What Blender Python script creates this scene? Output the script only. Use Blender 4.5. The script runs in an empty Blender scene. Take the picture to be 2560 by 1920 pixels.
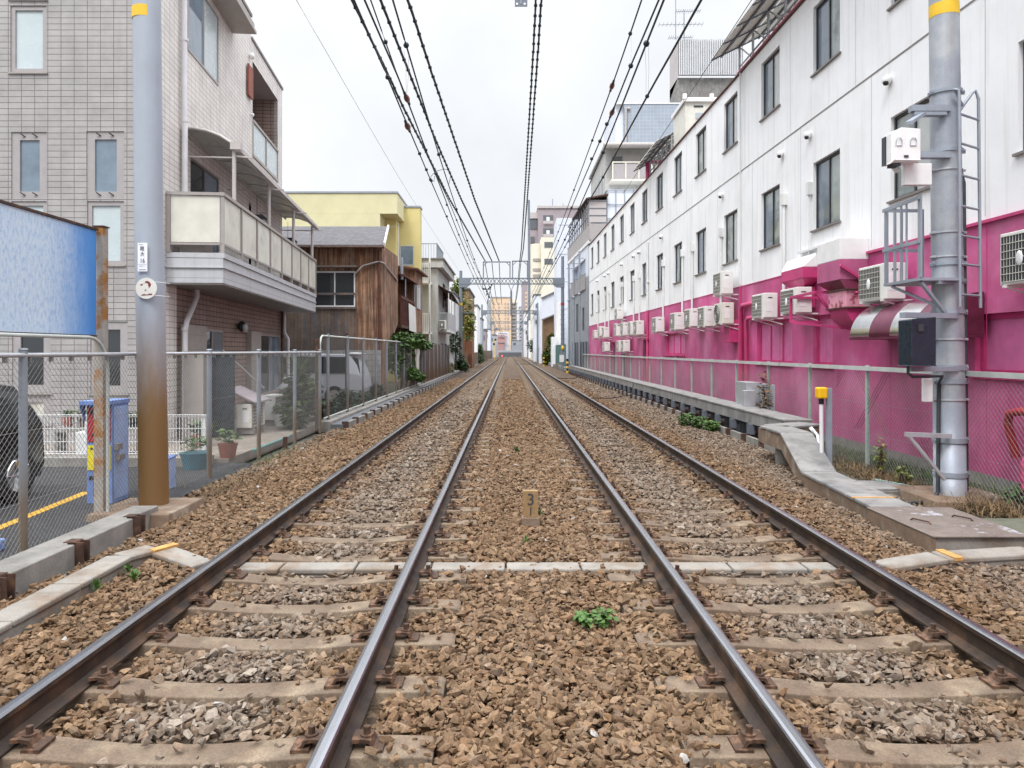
import bpy, bmesh, math, random
import numpy as np
from mathutils import Vector, Matrix
random.seed(7); RS = np.random.RandomState(11)
SC = bpy.context.scene
COL = SC.collection
R = math.radians
# ------------------------------------------------------------------ camera, sky, sun, exposure
CAMZ = 1.74; F = 1823.0; VX = 1273.0; HY = 876.0     # photo pixels (2560 wide): focal length and vanishing point
cd = bpy.data.cameras.new('camera'); cam = bpy.data.objects.new('camera', cd); COL.objects.link(cam)
cam.location = (0, 0, CAMZ); cam.rotation_euler = (R(90), 0, 0)
cd.sensor_width = 36; cd.lens = F/2560*36; cd.shift_x = (1280-VX)/2560; cd.shift_y = -(960-HY)/2560
cd.clip_start = 0.05; cd.clip_end = 4000
SC.camera = cam
W = bpy.data.worlds.new('World'); SC.world = W; W.use_nodes = True
nt = W.node_tree; nt.nodes.clear()
def N_(t, typ, **kw):
    n = t.nodes.new(typ)
    for k, v in kw.items():
        if k.startswith('i_'): n.inputs[k[2:].replace('_', ' ')].default_value = v
        else: setattr(n, k, v)
    return n
wo = N_(nt, 'ShaderNodeOutputWorld'); bg = N_(nt, 'ShaderNodeBackground')
sky = N_(nt, 'ShaderNodeTexSky', sky_type='NISHITA', sun_disc=False, sun_elevation=R(55), sun_rotation=R(200))
sky.air_density = 1.0; sky.dust_density = 3.0
tc = N_(nt, 'ShaderNodeTexCoord'); sep = N_(nt, 'ShaderNodeSeparateXYZ')
nt.links.new(tc.outputs['Generated'], sep.inputs[0])
ramp = N_(nt, 'ShaderNodeValToRGB')      # overcast dome: brighter towards the zenith
e = ramp.color_ramp.elements
e[0].position = 0.0; e[0].color = (0.635, 0.655, 0.685, 1)
e[1].position = 1.0; e[1].color = (3.7, 3.8, 3.95, 1)
k = e.new(0.12); k.color = (0.65, 0.665, 0.69, 1)
k = e.new(0.30); k.color = (0.68, 0.69, 0.705, 1)
k = e.new(0.45); k.color = (0.72, 0.73, 0.75, 1)
nt.links.new(sep.outputs['Z'], ramp.inputs[0])
cn = N_(nt, 'ShaderNodeTexNoise', i_Scale=3.0, i_Detail=6.0, i_Roughness=0.55)
nt.links.new(tc.outputs['Generated'], cn.inputs['Vector'])
cm = N_(nt, 'ShaderNodeMapRange'); cm.inputs[1].default_value = 0.3; cm.inputs[2].default_value = 0.7
cm.inputs[3].default_value = 0.86; cm.inputs[4].default_value = 1.05
nt.links.new(cn.outputs[0], cm.inputs[0])
vm = N_(nt, 'ShaderNodeVectorMath', operation='SCALE')
nt.links.new(ramp.outputs[0], vm.inputs[0]); nt.links.new(cm.outputs[0], vm.inputs['Scale'])
sv = N_(nt, 'ShaderNodeVectorMath', operation='SCALE'); sv.inputs['Scale'].default_value = 0.012
nt.links.new(sky.outputs[0], sv.inputs[0])
ad = N_(nt, 'ShaderNodeVectorMath', operation='ADD')
nt.links.new(vm.outputs[0], ad.inputs[0]); nt.links.new(sv.outputs[0], ad.inputs[1])
nt.links.new(ad.outputs[0], bg.inputs[0]); bg.inputs[1].default_value = 1.0
nt.links.new(bg.outputs[0], wo.inputs[0])
sd = bpy.data.lights.new('sun', 'SUN'); sd.energy = 1.3; sd.angle = R(14); sd.color = (1, .97, .93)
so = bpy.data.objects.new('sun', sd); COL.objects.link(so)
so.rotation_euler = (R(35), 0, R(-20))
SC.view_settings.view_transform = 'Standard'; SC.view_settings.look = 'None'
SC.view_settings.exposure = 0.5; SC.view_settings.gamma = 1.0
# ------------------------------------------------------------------ measuring helpers: a pixel of the photo at a depth
def PX(px, Y): return (px-VX)/F*Y
def PZ(py, Y): return CAMZ+(HY-py)/F*Y
def P3(px, py, Y): return Vector((PX(px, Y), Y, PZ(py, Y)))
def YG(py, z=0.0): return (CAMZ-z)*F/(py-HY)
# ------------------------------------------------------------------ mesh builder
class MB:
    def __init__(s): s.v = []; s.f = []; s.mi = []; s.sm = []
    def add(s, vs, fs, m=0, smooth=False):
        o = len(s.v); s.v += [tuple(p) for p in vs]
        for f in fs: s.f.append([i+o for i in f]); s.mi.append(m); s.sm.append(smooth)
        return s
    def quad(s, a, b, c, d, m=0): return s.add([a, b, c, d], [(0, 1, 2, 3)], m)
    def box(s, x0, x1, y0, y1, z0, z1, m=0):
        v = [(x, y, z) for z in (z0, z1) for y in (y0, y1) for x in (x0, x1)]
        return s.add(v, [(0, 2, 3, 1), (4, 5, 7, 6), (0, 1, 5, 4), (2, 6, 7, 3), (0, 4, 6, 2), (1, 3, 7, 5)], m)
    def hexa(s, v, m=0):   # 8 points: bottom ring 4, top ring 4
        return s.add(v, [(3, 2, 1, 0), (4, 5, 6, 7), (0, 1, 5, 4), (1, 2, 6, 5), (2, 3, 7, 6), (3, 0, 4, 7)], m)
    def beam(s, a, b, w, h, m=0, up=(0, 0, 1)):
        a = Vector(a); b = Vector(b); d = (b-a).normalized(); up = Vector(up)
        if abs(d.dot(up)) > .98: up = Vector((1, 0, 0))
        sx = d.cross(up).normalized()*w/2; sz = sx.cross(d).normalized()*h/2
        return s.hexa([a-sx-sz, a+sx-sz, b+sx-sz, b-sx-sz, a-sx+sz, a+sx+sz, b+sx+sz, b-sx+sz], m)
    def tube(s, pts, r, n=8, m=0, caps=True, smooth=True):
        pts = [Vector(p) for p in pts]; k = len(pts)
        rr = r if isinstance(r, (list, tuple)) else [r]*k
        d = (pts[1]-pts[0]).normalized(); up = Vector((0, 0, 1)) if abs(d.z) < .9 else Vector((1, 0, 0))
        sx = d.cross(up).normalized(); vs = []
        for i, p in enumerate(pts):
            if i == 0: t = pts[1]-p
            elif i == k-1: t = p-pts[i-1]
            else: t = (pts[i+1]-p).normalized()+(p-pts[i-1]).normalized()
            t.normalize(); sx = (sx-t*sx.dot(t)).normalized(); sy = t.cross(sx)
            for j in range(n):
                a = 2*math.pi*(j+.5)/n
                vs.append(p+(sx*math.cos(a)+sy*math.sin(a))*rr[i])
        fs = []
        for i in range(k-1):
            for j in range(n):
                fs.append((i*n+j, i*n+(j+1) % n, (i+1)*n+(j+1) % n, (i+1)*n+j))
        s.add(vs, fs, m, smooth)
        if caps:
            s.add(vs[:n], [tuple(range(n-1, -1, -1))], m); s.add(vs[-n:], [tuple(range(n))], m)
        return s
    def cyl(s, a, b, r0, r1=None, n=16, m=0, caps=True): return s.tube([a, b], [r0, r0 if r1 is None else r1], n, m, caps)
    def sph(s, c, rx, ry=None, rz=None, n=10, m=0):
        ry = ry or rx; rz = rz or rx; c = Vector(c); vs = [c+Vector((0, 0, -rz))]; h = n//2
        for i in range(1, h):
            t = math.pi*i/h-math.pi/2
            for j in range(n):
                a = 2*math.pi*j/n; vs.append(c+Vector((rx*math.cos(t)*math.cos(a), ry*math.cos(t)*math.sin(a), rz*math.sin(t))))
        vs.append(c+Vector((0, 0, rz))); fs = []
        for j in range(n): fs.append((0, 1+(j+1) % n, 1+j))
        for i in range(h-2):
            for j in range(n): fs.append((1+i*n+j, 1+i*n+(j+1) % n, 1+(i+1)*n+(j+1) % n, 1+(i+1)*n+j))
        b = 1+(h-2)*n; t = len(vs)-1
        for j in range(n): fs.append((b+j, b+(j+1) % n, t))
        return s.add(vs, fs, m, True)
    def prism(s, poly, axis, a, b, m=0):   # poly: 2-D outline; axis 'x','y','z' is the extrusion axis
        def q(p, t): return (t, p[0], p[1]) if axis == 'x' else ((p[0], t, p[1]) if axis == 'y' else (p[0], p[1], t))
        n = len(poly); v = [q(p, a) for p in poly]+[q(p, b) for p in poly]
        fs = [tuple(range(n-1, -1, -1)), tuple(range(n, 2*n))]+[(i, (i+1) % n, n+(i+1) % n, n+i) for i in range(n)]
        return s.add(v, fs, m)
    def build(s, name, mat, parent=None, bevel=0, loc=None):
        me = bpy.data.meshes.new(name); o = bpy.data.objects.new(name, me); COL.objects.link(o)
        base = WL(parent) if parent is not None else Vector(loc or (0, 0, 0))
        vs = np.array(s.v, dtype=np.float32)
        vb = vs-np.array(base, dtype=np.float32)
        me.from_pydata(vb.tolist(), [], s.f)
        for i, mm in enumerate(mat if isinstance(mat, (list, tuple)) else [mat]): me.materials.append(M(mm))
        me.polygons.foreach_set('material_index', s.mi); me.polygons.foreach_set('use_smooth', s.sm)
        uv = me.uv_layers.new(name='UVMap')
        nl = len(me.loops); li = np.empty(nl, dtype=np.int32); me.loops.foreach_get('vertex_index', li)
        nr = np.empty(len(me.polygons)*3, dtype=np.float32); me.polygons.foreach_get('normal', nr); nr = nr.reshape(-1, 3)
        lt = np.empty(len(me.polygons), dtype=np.int32); me.polygons.foreach_get('loop_total', lt)
        ln = np.repeat(np.abs(nr), lt, axis=0); co = vs[li]
        uu = np.where((ln[:, 2] > .75)[:, None], co[:, :2], np.where((ln[:, 0] > ln[:, 1])[:, None], co[:, [1, 2]], co[:, [0, 2]]))
        uv.data.foreach_set('uv', uu.astype(np.float32).ravel())
        if parent is not None: o.parent = parent
        else: o.location = base
        if bevel:
            b = o.modifiers.new('bevel', 'BEVEL'); b.width = bevel; b.segments = 2; b.limit_method = 'ANGLE'
        return o
WLOC = {}
def WL(o):
    p = Vector((0, 0, 0))
    while o is not None: p = p+Vector(o.location); o = o.parent
    return p
def tag(o, label, cat, group=None, kind=None):
    if label: o['label'] = label
    if cat: o['category'] = cat
    if group: o['group'] = group
    if kind: o['kind'] = kind
    return o
def thing(name, label, cat, loc=(0, 0, 0), group=None):
    o = bpy.data.objects.new(name, None); COL.objects.link(o); o.location = loc; o.empty_display_size = .2
    return tag(o, label, cat, group)
def structure(mb, name, mat): o = mb.build(name, mat); o['kind'] = 'structure'; return o
def solo(mb, name, mat, label, cat, group=None, loc=None, bevel=0):
    return tag(mb.build(name, mat, None, bevel, loc), label, cat, group)
def copy_tree(o, loc, label=None, group=None):
    c = o.copy(); COL.objects.link(c); c.location = loc
    if label: c['label'] = label
    if group: c['group'] = group
    for ch in [x for x in o.children]:
        d = ch.copy(); COL.objects.link(d); d.parent = c
        for g in ch.children:
            h = g.copy(); COL.objects.link(h); h.parent = d
    return c
class Fr:   # a wall frame: origin, direction along the wall, outward normal
    def __init__(s, o, u, n): s.o = Vector(o); s.u = Vector(u).normalized(); s.n = Vector(n).normalized()
    def p(s, u, z, d=0): return s.o+s.u*u+s.n*d+Vector((0, 0, z))
def fbox(mb, fr, u0, u1, z0, z1, d0, d1, m=0):
    return mb.hexa([fr.p(u0, z0, d0), fr.p(u1, z0, d0), fr.p(u1, z0, d1), fr.p(u0, z0, d1),
                    fr.p(u0, z1, d0), fr.p(u1, z1, d0), fr.p(u1, z1, d1), fr.p(u0, z1, d1)], m)
def wall_open(mb, fr, u0, u1, z0, z1, holes, dep=.12, m=0, mr=None):
    us = sorted(set([u0, u1]+[h[0] for h in holes]+[h[1] for h in holes])); us = [u for u in us if u0 <= u <= u1]
    zs = sorted(set([z0, z1]+[h[2] for h in holes]+[h[3] for h in holes])); zs = [z for z in zs if z0 <= z <= z1]
    for i in range(len(us)-1):
        for j in range(len(zs)-1):
            cu = (us[i]+us[i+1])/2; cz = (zs[j]+zs[j+1])/2
            if any(h[0] < cu < h[1] and h[2] < cz < h[3] for h in holes): continue
            mb.quad(fr.p(us[i], zs[j]), fr.p(us[i+1], zs[j]), fr.p(us[i+1], zs[j+1]), fr.p(us[i], zs[j+1]), m)
    for a, b, c, d in holes:
        for p, q in (((a, c), (b, c)), ((b, c), (b, d)), ((b, d), (a, d)), ((a, d), (a, c))):
            mb.quad(fr.p(p[0], p[1]), fr.p(q[0], q[1]), fr.p(q[0], q[1], -dep), fr.p(p[0], p[1], -dep), m if mr is None else mr)
def window(parent, fr, u0, u1, z0, z1, d=-.08, cols=2, rows=1, fw=.05, fm='frame_dark', gm=('glass_curtain', 'glass_blue'), name='window', sill=0, label=None):
    f = MB(); t = .05
    fbox(f, fr, u0, u1, z0, z0+fw, d, d+t); fbox(f, fr, u0, u1, z1-fw, z1, d, d+t)
    fbox(f, fr, u0, u0+fw, z0+fw, z1-fw, d, d+t); fbox(f, fr, u1-fw, u1, z0+fw, z1-fw, d, d+t)
    for i in range(1, cols):
        u = u0+(u1-u0)*i/cols; fbox(f, fr, u-fw*.4, u+fw*.4, z0+fw, z1-fw, d+.004, d+t-.004)
    for i in range(1, rows):
        z = z0+(z1-z0)*i/rows; fbox(f, fr, u0+fw, u1-fw, z-fw*.4, z+fw*.4, d+.006, d+t-.006)
    if sill: fbox(f, fr, u0-.06, u1+.06, z0-.05, z0-.002, d, sill)
    fo = f.build(name, fm, parent)
    if label: fo['label'] = label
    for i in range(cols):
        g = MB(); a = u0+(u1-u0)*i/cols; b = u0+(u1-u0)*(i+1)/cols
        dd = d+.02+(.006 if i % 2 else 0)
        g.quad(fr.p(a+.01, z0+.01, dd), fr.p(b-.01, z0+.01, dd), fr.p(b-.01, z1-.01, dd), fr.p(a+.01, z1-.01, dd))
        g.build('pane', gm[i % len(gm)] if isinstance(gm, tuple) else gm, fo)
    return fo
# ------------------------------------------------------------------ materials
MATS = {}; DEFS = {}
def M(n):
    if n in MATS: return MATS[n]
    MATS[n] = make_mat(n, *DEFS[n][0], **DEFS[n][1]); return MATS[n]
def D(n, *a, **k): DEFS[n] = (a, k)
def make_mat(n, col, rough=.7, metal=0, var=.12, scale=3., col2=None, c2=(.5, .62), streak=0, scol=(.1, .08, .06), bump=0, bscale=40., tile=None, grad=None, emit=0, spec=.5, alpha=1, fine=0, trans=0, tint=None, grime=0, stretch=None):
    m = bpy.data.materials.new(n); m.use_nodes = True; t = m.node_tree; L = t.links
    b = t.nodes['Principled BSDF']; b.inputs['Roughness'].default_value = rough; b.inputs['Metallic'].default_value = metal
    b.inputs['Specular IOR Level'].default_value = spec
    tc = N_(t, 'ShaderNodeTexCoord'); oc = tc.outputs['Object']
    def noise(sc, det=4, vec=None, mp=None):
        x = N_(t, 'ShaderNodeTexNoise', i_Scale=sc, i_Detail=float(det), i_Roughness=.6)
        v = vec or oc
        if mp:
            q = N_(t, 'ShaderNodeMapping'); q.inputs['Scale'].default_value = mp; L.new(v, q.inputs[0]); v = q.outputs[0]
        L.new(v, x.inputs['Vector']); return x.outputs[0]
    def mix(a, bb, fac, mode='MIX'):
        x = N_(t, 'ShaderNodeMix', data_type='RGBA', blend_type=mode)
        for s, val in ((x.inputs[6], a), (x.inputs[7], bb), (x.inputs[0], fac)):
            if isinstance(val, bpy.types.NodeSocket): L.new(val, s)
            elif isinstance(val, (int, float)): s.default_value = val
            else: s.default_value = (*val, 1)
        return x.outputs[2]
    def ramp(v, lo, hi, a=0., bb=1.):
        x = N_(t, 'ShaderNodeMapRange'); x.interpolation_type = 'SMOOTHSTEP'
        L.new(v, x.inputs[0])
        for i, q in enumerate((lo, hi, a, bb)): x.inputs[i+1].default_value = q
        return x.outputs[0]
    c = col; hgt = None
    if tile:
        w, h, ms, off, mc, dc = tile
        br = N_(t, 'ShaderNodeTexBrick', offset=off)
        br.inputs['Scale'].default_value = 1; br.inputs['Brick Width'].default_value = w; br.inputs['Row Height'].default_value = h
        br.inputs['Mortar Size'].default_value = ms; br.inputs['Mortar Smooth'].default_value = .2; br.inputs['Bias'].default_value = 0
        br.inputs['Color1'].default_value = (*col, 1); br.inputs['Color2'].default_value = (*dc, 1); br.inputs['Mortar'].default_value = (*mc, 1)
        L.new(tc.outputs['UV'], br.inputs['Vector']); c = br.outputs[0]; hgt = br.outputs['Fac']
    if col2: c = mix(c, col2, ramp(noise(scale, 6) if not stretch else noise(1., 6, None, stretch), c2[0], c2[1]))
    if var: c = mix(c, mix(c, (0, 0, 0), ramp(noise(scale*1.7, 5), .25, .8, 0, var*2)), 1.)
    if fine: c = mix(c, (0, 0, 0), ramp(noise(90, 2), .3, .7, 0, fine))
    if streak:
        sfac = ramp(noise(1., 5, None, (7, 7, .35)), .48, .75, 0, streak)
        c = mix(c, scol, sfac)
    if grime: c = mix(c, scol, ramp(noise(1.1, 7), .5, .72, 0, grime))
    if grad:   # a stain that ends at a height: (z0, z1, colour, amount)
        sp = N_(t, 'ShaderNodeSeparateXYZ'); L.new(oc, sp.inputs[0])
        z = N_(t, 'ShaderNodeMath', operation='ADD'); L.new(sp.outputs[grad[5] if len(grad) > 5 else 2], z.inputs[0])
        q = N_(t, 'ShaderNodeMath', operation='MULTIPLY'); L.new(noise(2.2, 5, None, (3, 3, .7)), q.inputs[0]); q.inputs[1].default_value = grad[4] if len(grad) > 4 else .8
        L.new(q.outputs[0], z.inputs[1]); c = mix(c, grad[2], ramp(z.outputs[0], grad[1], grad[0], 0, grad[3]))
    if isinstance(c, bpy.types.NodeSocket): L.new(c, b.inputs['Base Color'])
    else: b.inputs['Base Color'].default_value = (*c, 1)
    if bump or tile:
        bp = N_(t, 'ShaderNodeBump'); bp.inputs['Strength'].default_value = bump or .4; bp.inputs['Distance'].default_value = .012
        hn = noise(bscale, 4)
        if hgt is not None:
            a = N_(t, 'ShaderNodeMath', operation='MULTIPLY'); L.new(hn, a.inputs[0]); a.inputs[1].default_value = .45
            s_ = N_(t, 'ShaderNodeMath', operation='SUBTRACT'); L.new(a.outputs[0], s_.inputs[0]); L.new(hgt, s_.inputs[1]); hn = s_.outputs[0]
        L.new(hn, bp.inputs['Height']); L.new(bp.outputs[0], b.inputs['Normal'])
    if var and rough > .2 and metal < .5:
        L.new(ramp(noise(scale*4, 3), .3, .7, rough*.85, min(1, rough*1.12)), b.inputs['Roughness'])
    if emit: b.inputs['Emission Color'].default_value = (*col, 1); b.inputs['Emission Strength'].default_value = emit
    if alpha < 1: b.inputs['Alpha'].default_value = alpha
    if trans: b.inputs['Transmission Weight'].default_value = trans
    return m
D('frame_dark', (.025, .026, .03), .4, var=0)
D('glass_curtain', (.30, .34, .33), .06, var=.1, scale=1.2, col2=(.10, .13, .13), c2=(.5, .7), spec=.8)
D('glass_blue', (.13, .17, .22), .05, var=.1, scale=.8, col2=(.30, .34, .33), c2=(.5, .7), spec=.9)
D('glass_white', (.46, .48, .47), .1, var=.1, scale=2.5, spec=.7)
D('glass_mid', (.17, .20, .20), .05, var=.1, scale=1.5, col2=(.30, .33, .32), c2=(.45, .55), spec=.8)
D('glass_dark', (.025, .03, .035), .05, var=0, spec=.8)
D('glass_frost', (.52, .60, .62), .25, var=.05, scale=1.5, spec=.6)
D('glass_sky_tint', (.20, .27, .34), .04, var=.2, scale=1., spec=1.)  # sky reflection put into the blue base colour
D('steel', (.34, .38, .44), .5, .25, var=.12, scale=2, streak=.25, scol=(.2, .2, .2), fine=.08)
D('steel_pole', (.33, .365, .43), .5, .2, var=.12, scale=1.5, col2=(.50, .52, .54), c2=(.4, .7), streak=.45, scol=(.22, .20, .17), fine=.12, bump=.1)
D('steel_light', (.55, .57, .60), .4, .5, var=.1)
D('steel_gantry', (.20, .23, .27), .55, .2, var=.1)
D('pole_left', (.36, .40, .46), .45, .1, var=.06, scale=1.5, streak=.12, scol=(.3, .3, .3), grad=(1.45, 3.0, (.20, .112, .042), 1., 1.1), bump=.08)
D('cable_dark', (.018, .032, .038), .6, var=0)
D('cable_pale', (.5, .5, .5), .7, var=0)
D('insulator', (.16, .06, .045), .35, var=.1)
D('rail_steel', (.46, .47, .50), .27, 1., var=.06, scale=2)
D('rail_rust', (.046, .028, .019), .75, 0, var=.25, scale=4, col2=(.13, .07, .037), c2=(.45, .7), fine=.25, bump=.2, bscale=80)
D('rust_dark', (.09, .045, .03), .8, var=.3, scale=9, col2=(.17, .085, .05), fine=.3, bump=.3)
D('clip_rust', (.10, .054, .033), .7, .2, var=.25, scale=15, col2=(.22, .12, .07), fine=.2)
D('sleeper', (.19, .132, .09), .9, var=.2, scale=3.5, col2=(.32, .245, .17), c2=(.42, .7), fine=.3, bump=.35, bscale=60)
D('concrete', (.31, .295, .27), .9, var=.2, scale=2.5, col2=(.30, .28, .25), c2=(.5, .7), streak=.3, scol=(.14, .12, .1), fine=.15, bump=.25)
D('concrete_pale', (.33, .305, .27), .9, var=.15, scale=2.5, col2=(.26, .20, .15), c2=(.45, .65), grime=.35, fine=.2, bump=.2)
D('concrete_rust', (.25, .17, .115), .9, var=.2, scale=3, col2=(.45, .38, .3), c2=(.5, .75), fine=.2, bump=.25)
D('concrete_gray', (.31, .30, .29), .85, var=.2, scale=1.5, col2=(.2, .2, .2), c2=(.5, .75), streak=.6, scol=(.10, .10, .09), fine=.12, bump=.2)
D('asphalt', (.045, .045, .048), .9, var=.2, scale=2, fine=.35, bump=.35, bscale=120)
D('patio', (.28, .24, .2), .9, var=.2, scale=1.5, col2=(.24, .2, .16), fine=.1, bump=.2)
D('soil', (.10, .085, .06), 1, var=.3, scale=3, col2=(.06, .08, .03), c2=(.45, .65), fine=.3, bump=.6, bscale=30)
D('ground', (.16, .14, .12), 1, var=.3, scale=.3, col2=(.1, .1, .08), fine=.2)
D('yellow', (.80, .50, .02), .5, var=.08)
D('yellow_line', (.72, .40, .04), .8, var=.2, scale=6, fine=.2)
D('white', (.80, .80, .80), .5, var=.06)
D('white_dirty', (.74, .75, .74), .6, var=.08, scale=1.2, streak=.12, scol=(.35, .3, .25))
D('white_wall', (.88, .89, .905), .75, var=.05, scale=.7, streak=.30, scol=(.46, .42, .38), grime=.06, fine=.04, bump=.12, bscale=25)
D('pink_pale', (.66, .17, .38), .5, var=.1)
D('pink', (.63, .095, .28), .6, var=.2, scale=.7, grime=.3, grad=(.1, .8, (.26, .06, .13), .35, .9), col2=(.70, .22, .41), c2=(.42, .7), streak=.3, scol=(.36, .03, .17), fine=.06, bump=.15, bscale=30)
D('pink_deep', (.56, .05, .195), .5, var=.15, scale=1.5, streak=.1, scol=(.3, .02, .1))
D('pink_pipe', (.68, .07, .23), .45, var=.15, scale=2, streak=.3, scol=(.35, .03, .06))
D('red_pipe', (.45, .03, .05), .45, var=.15, scale=2)
D('pink_flaked', (.72, .32, .42), .6, var=.1, scale=4, col2=(.25, .04, .05), c2=(.52, .62))
D('duct_metal', (.66, .67, .68), .22, 1., var=.12, scale=1.2)
D('duct_red', (.22, .05, .10), .35, .6, var=.2, scale=2)
D('ac_white', (.76, .76, .73), .45, var=.06, scale=3, streak=.1, scol=(.4, .36, .3))
D('ac_cream', (.70, .69, .62), .5, var=.08, scale=3, streak=.2, scol=(.4, .3, .2))
D('ac_dark', (.035, .04, .045), .6, var=.1)
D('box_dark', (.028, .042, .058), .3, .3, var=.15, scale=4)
D('tile_shaded', (.415, .395, .39), .55, var=.13, scale=1.3, tile=(.235, .108, .006, 0., (.15, .14, .135), (.385, .365, .36)), streak=.18, scol=(.2, .17, .16), bump=.6, bscale=14)  # tile darkened: shade on the camera-facing front put into its colour
D('tile_lit', (.79, .755, .715), .55, var=.1, scale=1.3, tile=(.235, .108, .005, 0., (.27, .23, .21), (.74, .70, .665)), streak=.25, scol=(.33, .28, .24), bump=.5, bscale=14)  # brighter copy of the tile: track-side light put into its colour
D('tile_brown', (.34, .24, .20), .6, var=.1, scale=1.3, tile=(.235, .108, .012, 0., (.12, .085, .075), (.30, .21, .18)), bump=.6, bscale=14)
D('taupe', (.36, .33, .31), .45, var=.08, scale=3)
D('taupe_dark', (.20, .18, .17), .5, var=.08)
D('taupe_pale', (.37, .345, .345), .45, var=.06)
D('siding_gray', (.47, .48, .50), .5, var=.06, streak=.25, scol=(.12, .1, .1), tile=(30., .18, .004, 0., (.2, .2, .21), (.47, .48, .50)))
D('siding_blue', (.38, .44, .56), .5, var=.08, streak=.1, scol=(.2, .22, .3), tile=(.2, 30., .006, 0., (.25, .29, .38), (.38, .44, .56)))
D('panel_frost', (.70, .685, .60), .35, var=.12, scale=1.1, col2=(.42, .41, .37), c2=(.5, .8), spec=.5)
D('canopy_sheet', (.26, .23, .18), .35, var=.2, scale=1.2, trans=.0, alpha=.72)
D('canopy_frame', (.50, .47, .45), .45, var=.05)
D('pipe_white', (.74, .73, .75), .45, var=.08, scale=2, streak=.1, scol=(.4, .4, .4))
D('blue_board', (.36, .53, .76), .6, var=.05, scale=22, stretch=(34, 34, 16), col2=(.60, .72, .84), c2=(.30, .58), streak=.0, fine=.08, grad=(.22, -.75, (.035, .22, .60), .97, .5, 1))
D('rust_paint', (.40, .37, .33), .7, var=.15, scale=4, col2=(.36, .16, .04), c2=(.45, .6), fine=.1)
D('blue_paint', (.16, .27, .62), .45, var=.12, scale=4, col2=(.28, .40, .70), c2=(.5, .7), fine=.05)
D('blue_pale', (.34, .46, .74), .45, var=.12, scale=3, col2=(.12, .2, .55), c2=(.55, .72), fine=.06)
D('red', (.42, .015, .03), .5, var=.1)
D('black', (.012, .012, .014), .5, var=0)
D('lcd', (.08, .13, .08), .2, var=0)
D('yellow_sheet', (.82, .70, .02), .5, var=.06)
D('plate_cream', (.72, .70, .64), .5, var=.05)
D('red_num', (.20, .03, .035), .6, var=.1)
D('sign_white', (.80, .81, .84), .4, var=0)
D('ink', (.04, .04, .05), .6, var=0)
D('ink_blue', (.13, .13, .17), .6, var=0)
D('km_plate', (.33, .21, .095), .7, var=.15, scale=12, fine=.1)
D('car_black', (.012, .013, .018), .12, .3, var=0, spec=.8)
D('car_silver', (.55, .56, .61), .25, .25, var=0)
D('block_wall', (.40, .39, .37), .9, var=.15, scale=1.5, tile=(.4, .2, .008, .5, (.16, .155, .15), (.36, .35, .33)), streak=.3, scol=(.14, .13, .12))
D('tyre', (.015, .015, .016), .8, var=0)
D('chrome', (.7, .7, .72), .15, 1., var=0)
D('wood', (.33, .15, .07), .75, var=.35, scale=1.1, tile=(.11, 30., .006, 0., (.08, .04, .025), (.22, .105, .06)), col2=(.50, .31, .20), c2=(.46, .6), stretch=(10, 10, .5), streak=.6, scol=(.07, .04, .028), fine=.2, bump=.4)
D('wood_gray', (.25, .18, .135), .85, var=.3, scale=1.1, tile=(.12, 30., .005, 0., (.08, .06, .05), (.19, .14, .11)), col2=(.16, .16, .17), c2=(.46, .62), stretch=(6, 6, .5), streak=.5, scol=(.06, .045, .04), fine=.2, bump=.4)
D('wood_red', (.13, .035, .022), .7, var=.3, scale=3, streak=.3, scol=(.04, .015, .01))
D('roof_slate', (.075, .072, .08), .7, var=.2, scale=3, tile=(.5, .12, .008, .5, (.02, .02, .022), (.11, .10, .11)), bump=.6)
D('yellow_wall', (.66, .62, .38), .7, var=.06, scale=.8, streak=.08, scol=(.5, .45, .2))
D('yellow_wall_warm', (.66, .57, .25), .7, var=.06, scale=.8, streak=.08, scol=(.5, .4, .15))
D('gray_wall', (.50, .50, .48), .8, var=.12, scale=.8, streak=.35, scol=(.22, .2, .18))
D('cream_wall', (.76, .72, .61), .75, var=.06, scale=.3, streak=.08, scol=(.5, .42, .3))
D('mauve_wall', (.36, .31, .33), .75, var=.06, scale=.3)
D('mauve_pale', (.50, .46, .46), .75, var=.05, scale=.3)
D('blue_white_wall', (.70, .74, .82), .7, var=.05, scale=.5, streak=.1, scol=(.45, .48, .55))
D('gray_siding', (.30, .32, .35), .6, var=.1, scale=.6, streak=.25, scol=(.16, .16, .17))
D('corrugated', (.62, .63, .65), .5, .2, var=.06, scale=.6, streak=.15, scol=(.4, .4, .42))
D('tower_tile', (.34, .39, .46), .6, var=.08, scale=.6, tile=(.3, .3, .015, 0., (.44, .48, .55), (.32, .37, .44)), streak=.15, scol=(.25, .27, .3))
D('orange_wall', (.72, .54, .38), .8, var=.06, scale=.1)
D('brick_wall', (.30, .12, .06), .8, var=.2, scale=.6)
D('brown_garage', (.26, .16, .09), .8, var=.2, scale=.6)
D('pink_wall', (.52, .28, .25), .8, var=.08, scale=.4)
D('green_sheet', (.10, .20, .19), .6, var=.2, scale=1.2, streak=.4, scol=(.07, .09, .08))
D('brown_sheet', (.16, .115, .09), .7, var=.2, scale=.8, streak=.5, scol=(.07, .045, .03), grad=(.5, 1.9, (.11, .055, .03), .8, .6))
D('post_rust', (.27, .30, .335), .55, .2, var=.1, scale=3, streak=.2, grad=(.55, 1.15, (.17, .125, .08), .9, .5))
D('post_green', (.36, .50, .44), .55, .1, var=.12, scale=3, streak=.2, scol=(.25, .25, .2), col2=(.42, .50, .46))
D('rail_paint', (.52, .56, .53), .6, .1, var=.12, scale=2, col2=(.30, .16, .07), c2=(.63, .70))
D('mesh_dark', (.11, .105, .10), .6, var=.1)
D('mesh_wire', (.24, .235, .22), .5, .3, var=.1)
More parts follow.
